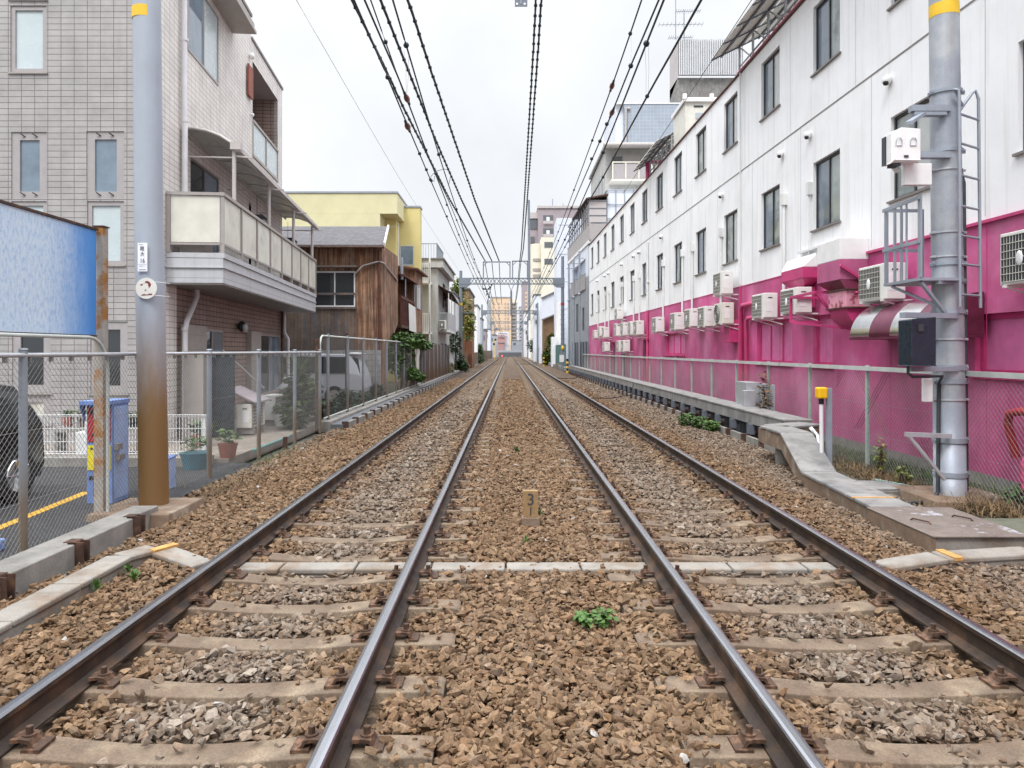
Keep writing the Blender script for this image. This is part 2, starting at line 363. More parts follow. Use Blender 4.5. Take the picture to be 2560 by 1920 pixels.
D('mesh_rust', (.12, .07, .05), .7, .0, var=.1)
D('panel_under', (.74, .72, .66), .6, var=.08, scale=1)
D('steel_dark', (.16, .18, .22), .5, .3, var=.1)
D('leaf', (.05, .11, .022), .6, var=.3, scale=2.5, col2=(.10, .17, .03), c2=(.45, .65))
D('leaf_bright', (.075, .16, .03), .6, var=.2, scale=4, col2=(.16, .30, .05))
D('leaf_yellow', (.24, .26, .04), .6, var=.2, scale=2, col2=(.12, .2, .03), c2=(.45, .6))
D('leaf_dark', (.022, .045, .018), .7, var=.3, scale=2.5, col2=(.04, .08, .02))
D('dry_grass', (.24, .16, .08), .9, var=.3, scale=6, col2=(.12, .08, .04))
D('bark', (.10, .075, .05), .9, var=.2)
D('terracotta', (.30, .09, .06), .7, var=.15)
D('planter_blue', (.07, .20, .26), .6, var=.15, scale=3)
D('stone_gray', (.40, .40, .41), .9, var=.2, scale=8, fine=.2, bump=.4)
D('red_lamp', (1., .03, .06), .3, var=0, emit=6.)
D('orange_mark', (.60, .33, .10), .7, var=.2, scale=12)
D('teal', (.09, .30, .30), .6, var=.1)
D('far_gray', (.40, .44, .48), .8, var=.05, scale=.1)
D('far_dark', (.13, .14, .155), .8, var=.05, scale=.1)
D('metal_plate', (.27, .225, .195), .6, .25, var=.15, scale=3, col2=(.62, .62, .66), c2=(.6, .68), fine=.25, bump=.5, bscale=70)
D('green_board', (.17, .18, .13), .8, var=.2, scale=3, fine=.2)
D('phone_yellow', (.85, .48, .01), .4, var=.05)
# ================================================================== ground, ballast bed, roads
g = MB(); g.quad((-1500, -60, -.14), (1500, -60, -.14), (1500, 3000, -.14), (-1500, 3000, -.14)); structure(g, 'ground', 'ground')
TRX = {'left': (-2.23, -.745), 'right': (1.175, 2.685)}
SLY = [3.21+.6*k for k in range(-6, 150)]
def attr_mat(name, rough=.9, bump=0):
    m = bpy.data.materials.new(name); m.use_nodes = True; t = m.node_tree; b = t.nodes['Principled BSDF']
    a = N_(t, 'ShaderNodeAttribute', attribute_name='Col'); no = N_(t, 'ShaderNodeTexNoise', i_Scale=70., i_Detail=3.)
    tc = N_(t, 'ShaderNodeTexCoord'); t.links.new(tc.outputs['Object'], no.inputs['Vector'])
    mr = N_(t, 'ShaderNodeMapRange'); mr.inputs[1].default_value = .3; mr.inputs[2].default_value = .7; mr.inputs[3].default_value = .78; mr.inputs[4].default_value = 1.22
    t.links.new(no.outputs[0], mr.inputs[0]); v = N_(t, 'ShaderNodeVectorMath', operation='SCALE')
    t.links.new(a.outputs['Color'], v.inputs[0]); t.links.new(mr.outputs[0], v.inputs['Scale']); t.links.new(v.outputs[0], b.inputs['Base Color'])
    b.inputs['Roughness'].default_value = rough; b.inputs['Specular IOR Level'].default_value = .3
    if bump:
        bp = N_(t, 'ShaderNodeBump'); bp.inputs['Strength'].default_value = bump; bp.inputs['Distance'].default_value = .01
        t.links.new(no.outputs[0], bp.inputs['Height']); t.links.new(bp.outputs[0], b.inputs['Normal'])
    MATS[name] = m; return m
attr_mat('stone', .9, .25)
# ballast bed (beyond the modelled stones its own texture carries on)
m = bpy.data.materials.new('ballast_bed'); m.use_nodes = True; t = m.node_tree; b = t.nodes['Principled BSDF']; L = t.links
tc = N_(t, 'ShaderNodeTexCoord'); vo = N_(t, 'ShaderNodeTexVoronoi', i_Scale=19.); L.new(tc.outputs['Object'], vo.inputs['Vector'])
no = N_(t, 'ShaderNodeTexNoise', i_Scale=.9, i_Detail=6.); L.new(tc.outputs['Object'], no.inputs['Vector'])
sp = N_(t, 'ShaderNodeSeparateColor'); L.new(vo.outputs['Color'], sp.inputs[0])
r1 = N_(t, 'ShaderNodeValToRGB'); el = r1.color_ramp.elements
el[0].position = 0; el[0].color = (.045, .03, .02, 1); el[1].position = 1; el[1].color = (.21, .15, .10, 1)
q = el.new(.55); q.color = (.13, .082, .048, 1)
L.new(sp.outputs[0], r1.inputs[0])
mx = N_(t, 'ShaderNodeMix', data_type='RGBA', blend_type='MULTIPLY'); L.new(r1.outputs[0], mx.inputs[6]); mx.inputs[7].default_value = (.62, .6, .62, 1)
mr = N_(t, 'ShaderNodeMapRange'); mr.inputs[1].default_value = .4; mr.inputs[2].default_value = .65; L.new(no.outputs[0], mr.inputs[0]); L.new(mr.outputs[0], mx.inputs[0])
L.new(mx.outputs[2], b.inputs['Base Color']); b.inputs['Roughness'].default_value = .95
bp = N_(t, 'ShaderNodeBump'); bp.inputs['Strength'].default_value = .9; bp.inputs['Distance'].default_value = .03
L.new(vo.outputs['Distance'], bp.inputs['Height']); bp.invert = True; L.new(bp.outputs[0], b.inputs['Normal'])
MATS['ballast_bed'] = m
g = MB()
ys = [-8, 0, 10, 26, 50, 100, 207]
for i in range(len(ys)-1):
    xs = [-3.95, -3.4, -2.6, -.4, .9, 3.0, 4.0, 4.72]; zz = [-.07, -.065, -.08, -.07, -.07, -.08, -.065, -.05] if ys[i] < 25 else [-.05, -.045, -.06, -.05, -.05, -.06, -.045, -.05]
    for j in range(len(xs)-1):
        g.quad((xs[j], ys[i], zz[j]), (xs[j+1], ys[i], zz[j+1]), (xs[j+1], ys[i+1], zz[j+1]), (xs[j], ys[i+1], zz[j]))
structure(g, 'ballast_bed', 'ballast_bed')
# ------------------------------------------------------------------ loose stones, one mass
def stone_shapes(n):
    out = []
    for k in range(n):
        bm = bmesh.new(); rs = np.random.RandomState(100+k); sx, sy, sz = 1, rs.uniform(.6, .9), rs.uniform(.42, .7)
        for i in range(11):
            v = rs.normal(size=3); v /= np.linalg.norm(v); v *= rs.uniform(.84, 1.1)
            bm.verts.new((v[0]*sx, v[1]*sy, v[2]*sz))
        r = bmesh.ops.convex_hull(bm, input=bm.verts); bmesh.ops.triangulate(bm, faces=bm.faces)
        dead = [v for v in bm.verts if not v.link_faces]
        for v in dead: bm.verts.remove(v)
        bm.verts.index_update()
        out.append((np.array([v.co[:] for v in bm.verts]), np.array([[v.index for v in f.verts] for f in bm.faces]))); bm.free()
    return out
SH = stone_shapes(14)
def make_stones(name, P, S, C, mat='stone', flat=.35):
    V = []; T = []; CC = []; off = 0; kinds = RS.randint(0, len(SH), len(P))
    for k, (sv, sf) in enumerate(SH):
        idx = np.where(kinds == k)[0]; n = len(idx)
        if not n: continue
        a = RS.uniform(0, 2*np.pi, n); tx = RS.normal(0, flat, n); ty = RS.normal(0, flat, n)
        ca, sa = np.cos(a), np.sin(a)
        v = np.repeat(sv[None], n, 0)*S[idx][:, None, None]*RS.uniform(.8, 1.2, (n, 1, 3))
        x, y, z = v[..., 0], v[..., 1], v[..., 2]
        cx, sx = np.cos(tx)[:, None], np.sin(tx)[:, None]; y, z = y*cx-z*sx, y*sx+z*cx
        cy, sy = np.cos(ty)[:, None], np.sin(ty)[:, None]; x, z = x*cy+z*sy, -x*sy+z*cy
        x, y = x*ca[:, None]-y*sa[:, None], x*sa[:, None]+y*ca[:, None]
        w = np.stack([x, y, z], -1)+P[idx][:, None, :]
        V.append(w.reshape(-1, 3)); nv = len(sv)
        T.append((sf[None]+(np.arange(n)*nv)[:, None, None]).reshape(-1, 3)+off); off += n*nv
        CC.append(np.repeat(C[idx], nv, 0))
    V = np.concatenate(V); T = np.concatenate(T); CC = np.concatenate(CC)
    me = bpy.data.meshes.new(name); me.vertices.add(len(V)); me.vertices.foreach_set('co', V.astype(np.float32).ravel())
    me.loops.add(len(T)*3); me.loops.foreach_set('vertex_index', T.astype(np.int32).ravel())
    me.polygons.add(len(T)); me.polygons.foreach_set('loop_start', np.arange(0, len(T)*3, 3, dtype=np.int32)); me.polygons.foreach_set('loop_total', np.full(len(T), 3, dtype=np.int32))
    me.polygons.foreach_set('use_smooth', np.zeros(len(T), dtype=bool)); me.update(calc_edges=True)
    ca = me.color_attributes.new('Col', 'FLOAT_COLOR', 'POINT'); ca.data.foreach_set('color', np.concatenate([CC, np.ones((len(CC), 1))], 1).astype(np.float32).ravel())
    me.materials.append(M(mat)); o = bpy.data.objects.new(name, me); COL.objects.link(o); return o
def stones_field():
    P = []; S = []
    bands = [(2.0, 4.6, 2400, .018, .040), (4.6, 8.0, 1900, .019, .041), (8, 14, 1200, .027, .042), (14, 26, 420, .035, .052), (26, 45, 130, .05, .075)]
    for y0, y1, dens, s0, s1 in bands:
        x0, x1 = (-3.9, 5.35); n = int((x1-x0)*(y1-y0)*dens)
        x = RS.uniform(x0, x1, n); y = RS.uniform(y0, y1, n)
        vis = np.abs(x) < (y*.74+1.1); x = x[vis]; y = y[vis]; n = len(x)
        s = RS.uniform(s0, s1, n)*RS.choice([.6, 1, 1, 1.3], n)
        keep = np.ones(n, bool); z = np.full(n, -.020)+RS.uniform(-.032, .020, n)
        if y0 >= 26: z -= .03
        ky = np.round((y-3.21)/.6); dy = np.abs(y-(3.21+.6*ky))
        for a, c in TRX.values():
            mid = (a+c)/2; u = x-mid; au = np.abs(u)
            inside = au < .72
            z = np.where(inside & (au < .5), z-.020, z); z = np.where(inside & (au >= .5), z-.010, z)
            on = (dy < .125+s*.3) & (au < 1.18); rnd = RS.uniform(size=n)
            outer = (np.sign(u) == (-1 if mid < 0 else 1)) & (au > .86)
            lim = np.where(outer, .55, np.where(au > .95, .16, .03))
            lim = np.where((y > 7) & (au < .72), np.maximum(lim, np.clip((y-7)*.12, 0, .5)), lim)
            keep &= ~(on & (rnd > lim)); z = np.where(on & (rnd <= lim), z+.030, z)
            rail = (np.abs(au-.752) < .075+s); keep &= ~rail
        keep &= ~((np.abs(y-5.9) < .13) & (x > -2.7) & (x < 3.3) & (RS.uniform(size=n) > .04))
        keep &= ~((np.abs(x+3.15) < .14) & (y < 6.2) & (RS.uniform(size=n) > .05))
        keep &= ~((x > 3.64) & (x < 4.6) & (y > 6.28) & (y < 7.5)); keep &= ~((x > 3.70) & (x < 4.4) & (y > 7.4) & (y < 9.7))
        keep &= ~((x < -3.52) & (y < 7.3)); keep &= ~((x < -3.6) & (y > 16.4)); keep &= ~((x < -3.45) & (y > 7.2) & (y < 8.4) & (x > -4.3))
        keep &= ~((x > 4.5) & (y > 12.2)); keep &= ~((np.abs(x-.215) < .11) & (np.abs(y-7.33) < .09))
        keep &= ~((x > 4.65) & ((y > 5.2) | (y > 30)))
        P.append(np.stack([x, y, z], 1)[keep]); S.append(s[keep])
    return np.concatenate(P), np.concatenate(S)
P, S = stones_field()
n = len(P); x = P[:, 0]; y = P[:, 1]
def sm(a, lo, hi): q = np.clip((a-lo)/(hi-lo), 0, 1); return q*q*(3-2*q)
# iron dust browns the stones near the rails; the middle of each track, and the shoulders, stay grey
grey = np.zeros(n)
for a, c in TRX.values():
    mid = (a+c)/2; grey = np.maximum(grey, 1-sm(np.abs(x-mid), .12, .62))
grey = np.maximum(grey, sm(x, 3.1, 3.9)*.85); grey = np.maximum(grey, (1-sm(x, -3.9, -3.3))*.55*sm(y, 8, 11))
grey = np.clip(grey*.88+np.sin(x*3.1+np.cos(y*1.3)*2)*.1+RS.normal(0, .16, n), 0, 1)
br = np.array([[.185, .113, .063], [.21, .134, .08], [.15, .092, .054], [.245, .165, .103], [.185, .122, .074]])[RS.randint(0, 5, n)]
gr = np.array([[.20, .16, .13], [.235, .195, .16], [.15, .118, .096], [.275, .235, .20], [.195, .143, .108]])[RS.randint(0, 5, n)]
C = br*(1-grey[:, None])+gr*grey[:, None]; C *= RS.uniform(.66, 1.1, (n, 1))*np.array([[1., .975, .93]])
w = RS.uniform(size=n) < .002; C[w] = (.36, .34, .32)
st = make_stones('ballast_stones', P, S, C)
tag(st, 'loose crushed stones of the rusty brown and grey track ballast', 'ballast', kind='stuff')
print('stones', n)
# ------------------------------------------------------------------ sleepers
def sleeper_mesh():
    m = MB(); st = [(-1.16, -.012, .085, .12), (-1.14, 0, .09, .12), (-.92, .0, .095, .125), (-.58, -.002, .095, .125), (-.40, -.02, .088, .115), (-.2, -.032, .082, .11), (0, -.035, .08, .11)]
    st = st+[(-u, z, a, b) for u, z, a, b in st[-2::-1]]; vs = []
    for u, z, a, b in st: vs += [(u, -b, -.17), (u, -a, z), (u, a, z), (u, b, -.17)]
    fs = []
    for i in range(len(st)-1):
        o = i*4
        for j in range(4): fs.append((o+j, o+(j+1) % 4, o+4+(j+1) % 4, o+4+j))
    m.add(vs, fs); m.add(vs[:4], [(3, 2, 1, 0)]); m.add(vs[-4:], [(0, 1, 2, 3)]); return m
def fastener(m, x, sgn, y=0):   # bent spring clip holding the rail foot, sgn = side it stands on
    w = .045; p = [(0, .048), (.05, .05), (.085, .045), (.098, .02), (.125, .006), (.125, -.0), (.09, .012), (.075, .03), (.045, .036), (0, .03)]
    poly = [(x+sgn*(a+.012), z) for a, z in p]
    m.prism(poly, 'y', y-w, y+w)
    m.box(min(x+sgn*.07, x+sgn*.15), max(x+sgn*.07, x+sgn*.15), y-.06, y+.06, -.003, .012)
def bolt(m, x, sgn, y=0):
    m.cyl((x+sgn*.072, y, .045), (x+sgn*.072, y, .056), .03, n=12); m.cyl((x+sgn*.072, y, .056), (x+sgn*.072, y, .088), .016, n=6)
SLG = {}
for side, (a, c) in TRX.items():
    mid = (a+c)/2
    s0 = sleeper_mesh(); s0.v = [(x+mid, y+SLY[0], z) for x, y, z in s0.v]
    lab = 'rust stained concrete sleeper under the %s track with bolted rail clips' % side; grp = 'sleepers of the %s track' % side
    root = thing('sleeper', lab, 'sleeper', (mid, SLY[0], 0), grp); s0.build('concrete_tie', 'sleeper', root, bevel=.006)
    for rx in (a, c):
        for sg in (-1, 1):
            fm = MB(); fastener(fm, rx+sg*.05, sg, SLY[0]); fo = fm.build('rail_clip', 'clip_rust', root)
            bm_ = MB(); bolt(bm_, rx+sg*.05, sg, SLY[0]); bm_.build('bolt', 'clip_rust', fo)
    tie = [ch for ch in root.children if ch.name.startswith('concrete_tie')][0]
    lab2 = 'distant concrete sleeper of the %s track half buried in brown ballast' % side
    for i, yy in enumerate(SLY[1:]):
        if i < 52: copy_tree(root, (mid+random.uniform(-.01, .01), yy, 0))
        elif i < 148:
            o = tie.copy(); COL.objects.link(o); o.parent = None; o.name = 'sleeper'; o.location = (mid, yy, 0); tag(o, lab2, 'sleeper', 'far sleepers of the %s track' % side)
m = MB()
for a, c in TRX.values():
    for k in range(150-1, 340): yy = 3.21+.6*k; m.box((a+c)/2-1.15, (a+c)/2+1.15, yy-.1, yy+.1, -.1, -.005)
tag(m.build('far_sleepers', 'sleeper'), 'rows of sleepers of both tracks merging in the far distance', 'sleepers', kind='stuff')
# ------------------------------------------------------------------ rails
RP = [(-.064, 0), (.064, 0), (.064, .010), (.022, .022), (.009, .034), (.0075, .10), (.012, .112), (.0325, .122), (.0325, .146), (.026, .1535), (.012, .156), (-.012, .156), (-.026, .1535), (-.0325, .146), (-.0325, .122), (-.012, .112), (-.0075, .10), (-.009, .034), (-.022, .022), (-.064, .010)]
names = ['outer rail of the left track, leftmost of the four rails', 'inner rail of the left track, shining beside the middle strip', 'inner rail of the right track, second rail from the right', 'outer rail of the right track, rightmost of the four rails']
for rx, lb in zip([-2.23, -.745, 1.175, 2.685], names):
    m = MB(); yy = [-8]+[2+4*i for i in range(52)]+[207]; n = len(RP)
    vs = [(rx+px, y, .003+pz) for y in yy for px, pz in RP]
    for i in range(len(yy)-1):
        for j in range(n):
            top = j in (8, 9, 10, 11, 12) if False else (8 <= j <= 12)
            m.f.append([i*n+j, i*n+(j+1) % n, (i+1)*n+(j+1) % n, (i+1)*n+j]); m.mi.append(1 if top else 0); m.sm.append(False)
    m.v = vs; m.f.append(list(range(n))); m.mi.append(0); m.sm.append(False)
    solo(m, 'rail', ['rail_rust', 'rail_steel'], 'steel '+lb, 'rail', 'running rails')
# ------------------------------------------------------------------ cable troughs
def sweep_box(m, pts, w, h):
    pts = [Vector(p) for p in pts]; k = len(pts); vs = []
    for i, p in enumerate(pts):
        d1 = (pts[min(i+1, k-1)]-pts[max(i-1, 0)]); 
        if 0 < i < k-1:
            a = (p-pts[i-1]); b = (pts[i+1]-p); a.z = b.z = 0; a.normalize(); b.normalize(); t = (a+b).normalized(); sc = 1/max(.45, t.dot(a))
        else: t = Vector((d1.x, d1.y, 0)).normalized(); sc = 1
        s = Vector((t.y, -t.x, 0))*w/2*sc
        vs += [p-s-Vector((0, 0, h)), p+s-Vector((0, 0, h)), p+s, p-s]
    fs = [(3, 2, 1, 0), tuple(4*(k-1)+j for j in range(4))]
    for i in range(k-1):
        for j in range(4): fs.append((4*i+j, 4*i+(j+1) % 4, 4*i+4+(j+1) % 4, 4*i+4+j))
    return m.add(vs, fs)
def resample(pts, step, gap=.006):   # cut a path in cover slabs with small joints
    out = []; pts = [Vector(p) for p in pts]
    for a, b in zip(pts, pts[1:]):
        L_ = (b-a).length; n = max(1, round(L_/step))
        for i in range(n): out.append((a.lerp(b, i/n), a.lerp(b, (i+1)/n), i == 0, i == n-1))
    return out
def trough(name, label, pts, w, h, mt, ms, step=.55, bevel=.012):
    root = thing(name, label, 'cable trough', pts[0])
    b = MB(); sweep_box(b, [(p[0], p[1], p[2]-.045) for p in pts], w-.03, h-.045); b.build('channel', ms, root)
    c = MB(); k = len(pts)
    sl = resample(pts, step)
    for a, b_, _, _ in sl:
        d = (b_-a).normalized(); sweep_box(c, [a+d*.008, b_-d*.008], w, .043)
    c.build('cover_slabs', mt, root, bevel=bevel); return root
trough('cable_trough', 'low pale concrete cable trough crossing under all four rails', [(-2.45, 5.92, -.006), (3.0, 5.92, -.006)], .2, .1, 'concrete_pale', 'concrete_pale', .62)
r = trough('cable_trough', 'pale low cable trough bending round the stones left of the tracks', [(-3.17, -2, .07), (-3.17, 5.95, .07), (-3.02, 6.22, .07), (-2.5, 5.96, .0)], .22, .16, 'concrete_pale', 'concrete_pale', .7)
r = trough('cable_trough', 'short pale cable trough end below the steel plated box', [(3.02, 5.93, .0), (3.55, 6.02, .05), (4.35, 6.06, .085)], .24, .15, 'concrete_pale', 'concrete_pale', .6)
for x_, y_, z_ in ((-2.93, 6.19, .066), (3.62, 6.03, .06)): 
    pass
m = MB(); m.beam((-2.96, 6.205, .068), (-2.90, 6.175, .063), .235, .022); solo(m, 'paint_mark', 'orange_mark', 'orange paint mark across the bend of the left cable trough', 'paint mark')
m = MB(); m.beam((3.60, 6.024, .048), (3.67, 6.028, .052), .25, .028); solo(m, 'paint_mark', 'orange_mark', 'orange paint mark on the short trough near the plated box', 'paint mark')
ET = trough('raised_cable_trough', 'long raised gray concrete cable trough running along the right fence', [(4.98, 58, .55), (4.98, 12.55, .55)], .5, .25, 'concrete_gray', 'concrete_gray', 1.2)
s_ = MB()
for i in range(40):
    y_ = 13.2+1.12*i
    s_ = MB(); s_.box(4.70, 4.78, y_-.12, y_+.12, .10, .295); s_.box(4.78, 5.2, y_-.06, y_+.06, .2, .295); s_.box(4.92, 5.05, y_-.1, y_+.1, -.06, .2); s_.build('support_bracket', 'steel_dark', ET)
ET2 = trough('cable_trough', 'gray cable trough ramping down from the raised trough to the plated box', [(5.05, 12.2, .53), (4.27, 11.75, .53), (4.25, 10.8, .53), (4.12, 9.7, .13), (3.97, 7.52, .13)], .46, .27, 'concrete_gray', 'concrete_rust', .85)
m = MB(); m.cyl((4.25, 11.3, -.1), (4.25, 11.3, .26), .12, n=14); m.build('support_leg', 'concrete', ET2)
m = MB(); m.box(3.75, 4.21, 7.96, 8.0, .125, .136); solo(m, 'paint_mark', 'orange_mark', 'yellow painted line across the gray trough beside the post footing', 'paint mark')
# right board kerb with rusty posts
kb = thing('board_kerb', 'low concrete board kerb with rusty posts under the raised trough', 'kerb', (4.6, 12, 0))
m = MB()
for i in range(44):
    y_ = 12.1+1.0*i; m.box(4.56, 4.62, y_+.05, y_+.95, -.08, .10)
m.build('concrete_board', 'concrete', kb)
for i in range(44):
    m = MB(); y_ = 12.1+1.0*i; m.box(4.49, 4.60, y_-.045, y_+.045, -.1, .13); m.build('post', 'rust_dark', kb)
# left kerb boards near the camera
kb = thing('board_kerb', 'concrete board wall with rusty steel posts at the parking edge', 'kerb', (-3.6, 5, 0))
m = MB(); m.box(-3.64, -3.57, -2, 6.97, -.1, .146); m.build('concrete_board', 'concrete', kb, bevel=.01)
m = MB(); m.box(-3.92, -3.655, -2, 7.6, -.1, .125); m.build('top_slab', 'concrete', kb, bevel=.01)
for y_ in (4.2, 5.12, 6.04, 6.97):
    m = MB(); m.box(-3.63, -3.50, y_-.05, y_-.035, -.1, .16); m.box(-3.63, -3.50, y_+.035, y_+.05, -.1, .16); m.box(-3.57, -3.555, y_-.035, y_+.035, -.1, .16); m.box(-3.66, -3.56, y_-.06, y_+.06, .16, .166)
    m.build('post', 'rust_dark', kb)
# left kerb further on
kb = thing('board_kerb', 'stepped concrete kerb with rusty posts along the tall left fence', 'kerb', (-3.9, 17, 0))
m = MB(); m.box(-4.32, -4.02, 16.4, 62, -.1, .14); m.build('kerb_slab', 'concrete', kb, bevel=.01)
m = MB(); m.box(-4.015, -3.74, 16.4, 60, -.1, .075); m.build('duct_cover', 'far_dark', kb)
m = MB()
for i in range(40): y_ = 16.5+1.1*i; m.box(-3.735, -3.66, y_+.09, y_+.98, -.1, .10)
m.build('concrete_board', 'concrete', kb)
for i in range(40): m = MB(); y_ = 16.5+1.1*i; m.box(-3.78, -3.64, y_-.03, y_+.05, -.1, .13); m.build('post', 'rust_dark', kb)
# steel plated box
mbx = thing('utility_box', 'low concrete pit box with rusty checker steel lid in the ballast', 'utility box', (4.07, 6.9, 0))
m = MB(); m.box(3.70, 4.50, 6.34, 7.46, -.1, .115); m.build('body', ['concrete_pale'], mbx, bevel=.006)
m = MB(); m.box(3.675, 3.698, 6.32, 7.47, -.06, .113); m.build('side_board', 'concrete_rust', mbx)
m = MB(); m.box(3.67, 4.53, 6.31, 7.49, .117, .13); m.build('lid', 'metal_plate', mbx, bevel=.003)
for cx, cy in ((3.86, 6.82), (4.33, 6.95)):
    m = MB(); m.tube([(cx-.05, cy+.1, .132), (cx-.04, cy+.08, .15), (cx+.03, cy-.06, .15), (cx+.04, cy-.08, .132)], .008, 6); m.build('handle', 'rust_dark', mbx)
# right soil strip, parking, patio
m = MB(); m.quad((4.6, -5, -.035), (7, -5, -.035), (7, 70, -.035), (4.6, 70, -.035)); structure(m, 'soil_strip', 'soil')
m = MB(); m.quad((-14, -5, .0), (-3.9, -5, .0), (-3.9, 11.3, .0), (-14, 11.3, .0)); structure(m, 'parking_lot', 'asphalt')
m = MB(); m.quad((-4.95, 6.2, .004), (-4.85, 6.2, .004), (-5.12, 8.95, .004), (-5.24, 8.95, .004)); m.build('parking_line', 'yellow_line')['kind'] = 'structure'
m = MB(); m.box(-9, -4.35, 11.3, 24, -.1, .06); structure(m, 'patio', 'patio')
m = MB(); m.box(-14, -4.55, 10.9, 11.25, -.05, .13); structure(m, 'parking_kerb', 'concrete')
m = MB(); m.quad((-12, 24, -.01), (-4.3, 24, -.01), (-4.3, 60, -.01), (-12, 60, -.01)); structure(m, 'yard', 'soil')
# ------------------------------------------------------------------ kilometre post
kp = thing('kilometre_post', 'small weathered 3 over 1 distance marker between the tracks', 'marker', (.215, 7.33, 0))
m = MB(); m.box(.125, .305, 7.26, 7.40, -.05, .07); m.build('base', 'concrete_rust', kp, bevel=.006)
m = MB(); m.box(.14, .29, 7.29, 7.36, .071, .335); m.build('plate', 'km_plate', kp, bevel=.004)
def text(s, size, mat, parent, loc, rot=(R(90), 0, 0), name='lettering', ext=.002, align='CENTER', sx=1.):
    c = bpy.data.curves.new('t', 'FONT'); c.body = s; c.size = size; c.align_x = align; c.align_y = 'CENTER'; c.extrude = ext
    o = bpy.data.objects.new('t', c); COL.objects.link(o); bpy.context.view_layer.update()
    dg = bpy.context.evaluated_depsgraph_get(); me = bpy.data.meshes.new_from_object(o.evaluated_get(dg)); bpy.data.objects.remove(o)
    me.materials.clear(); me.materials.append(M(mat)); me.name = name
    q = bpy.data.objects.new(name, me); COL.objects.link(q); q.parent = parent; q.location = Vector(loc)-WL(parent); q.rotation_euler = rot; q.scale = (sx, 1, 1); return q
text('3', .165, 'ink', kp, (.215, 7.287, .245)); text('1', .12, 'ink', kp, (.215, 7.287, .128))
# ================================================================== plants
def leafmass(name_mat, clumps, n, size, mb=None, seed=1, droop=.3):
    rs = np.random.RandomState(seed); m = mb or MB()
    for i in range(n):
        c, r = clumps[rs.randint(len(clumps))]
        v = rs.normal(size=3); v /= np.linalg.norm(v)+1e-6; v *= rs.uniform(.25, 1.)**.5
        p = Vector((c[0]+v[0]*r[0], c[1]+v[1]*r[1], c[2]+v[2]*r[2]))
        a = rs.uniform(0, 6.28); t = Vector((math.cos(a), math.sin(a), rs.uniform(-droop-.4, .4))).normalized(); s = t.cross(Vector((rs.normal(0, .4), rs.normal(0, .4), 1))).normalized()
        L_ = size*rs.uniform(.6, 1.3); w = L_*.33; b = s.cross(t)*L_*.12
        m.add([p, p+t*L_*.5+s*w+b, p+t*L_, p+t*L_*.5-s*w+b], [(0, 1, 2), (0, 2, 3)])
    return m
def plant(name, label, cat, clumps, n, size, mat, base, stems=4, seed=1, group=None, bark='bark', sr=.012):
    root = thing(name, label, cat, base, group)
    if not isinstance(mat, (list, tuple)): mat = [mat]
    for i, mm in enumerate(mat): leafmass(mm, clumps, n//len(mat), size, seed=seed+i*7).build('foliage', mm, root)
    m = MB(); rs = np.random.RandomState(seed)
    for i in range(stems):
        c, r = clumps[i % len(clumps)]; b = Vector(base)+Vector((rs.uniform(-.1, .1), rs.uniform(-.1, .1), -.03)); c = Vector(c)
        mid = b.lerp(c, .5)+Vector((rs.uniform(-.08, .08), rs.uniform(-.08, .08), .05)); m.tube([b, mid, c+Vector((0, 0, r[2]*.4))], [sr*1.4, sr, sr*.5], 6)
    m.build('stem', bark, root); return root
def rosette(label, x, y, r, n, mat='leaf_bright', h=.12, seed=3, z=-.02):
    rs = np.random.RandomState(seed); m = MB()
    for i in range(n):
        a = rs.uniform(0, 6.28); el = rs.uniform(.15, 1.3); L_ = r*rs.uniform(.5, 1); d = Vector((math.cos(a)*math.cos(el), math.sin(a)*math.cos(el), math.sin(el)*h/r*1.6)); s = Vector((-math.sin(a), math.cos(a), rs.uniform(-.3, .3))); b = Vector((x, y, z))
        st = b+d*L_*.55; w = L_*.2
        m.tube([b, st], [.003, .0015], 4, caps=False)
        m.add([st, st+d*L_*.22+s*w, st+d*L_*.5, st+d*L_*.22-s*w], [(0, 1, 2), (0, 2, 3)])
    return solo(m, 'weed', mat, label, 'weed', 'weeds in the ballast', (x, y, z))
m = leafmass('leaf_bright', [((.53, 4.62, .04), (.10, .08, .05)), ((.60, 4.66, .05), (.06, .06, .04)), ((.48, 4.66, .03), (.05, .05, .03))], 170, .052, seed=9)
for i in range(8): a = i*.8; m.tube([(.53, 4.62, -.03), (.53+.09*math.cos(a), 4.62+.07*math.sin(a), .05)], [.003, .0015], 4, caps=False)
solo(m, 'weed', 'leaf_bright', 'bright green weed alone in the middle strip nearest the camera', 'weed', 'weeds in the ballast', (.53, 4.62, -.02))
rosette('tiny green weed in front of the distance marker', .16, 6.62, .05, 26, seed=5, h=.06)
rosette('tiny green weed just behind the distance marker', .31, 7.75, .07, 30, 'leaf', seed=6, h=.07)
rosette('small weeds on the middle strip further up the line', .13, 12.6, .10, 40, 'leaf', seed=8, h=.07)
for i, (a, b_) in enumerate([(-3.0, 5.75), (-2.86, 5.55), (-3.03, 5.35)]): rosette(['small light green weed by the bend of the left trough', 'light green sprig on stones right of the left trough bend', 'light green seedling beside the left trough, nearest of three'][i], a, b_, .07, 30, seed=20+i, h=.07)
plant('bush', 'low bright green bush against the right board kerb', 'bush', [((4.3, 16.4, .12), (.2, .3, .14)), ((4.15, 17.0, .13), (.2, .3, .15)), ((4.42, 15.9, .10), (.16, .25, .12))], 1500, .07, ['leaf_bright', 'leaf'], (4.3, 16.5, -.03), 5, 31)
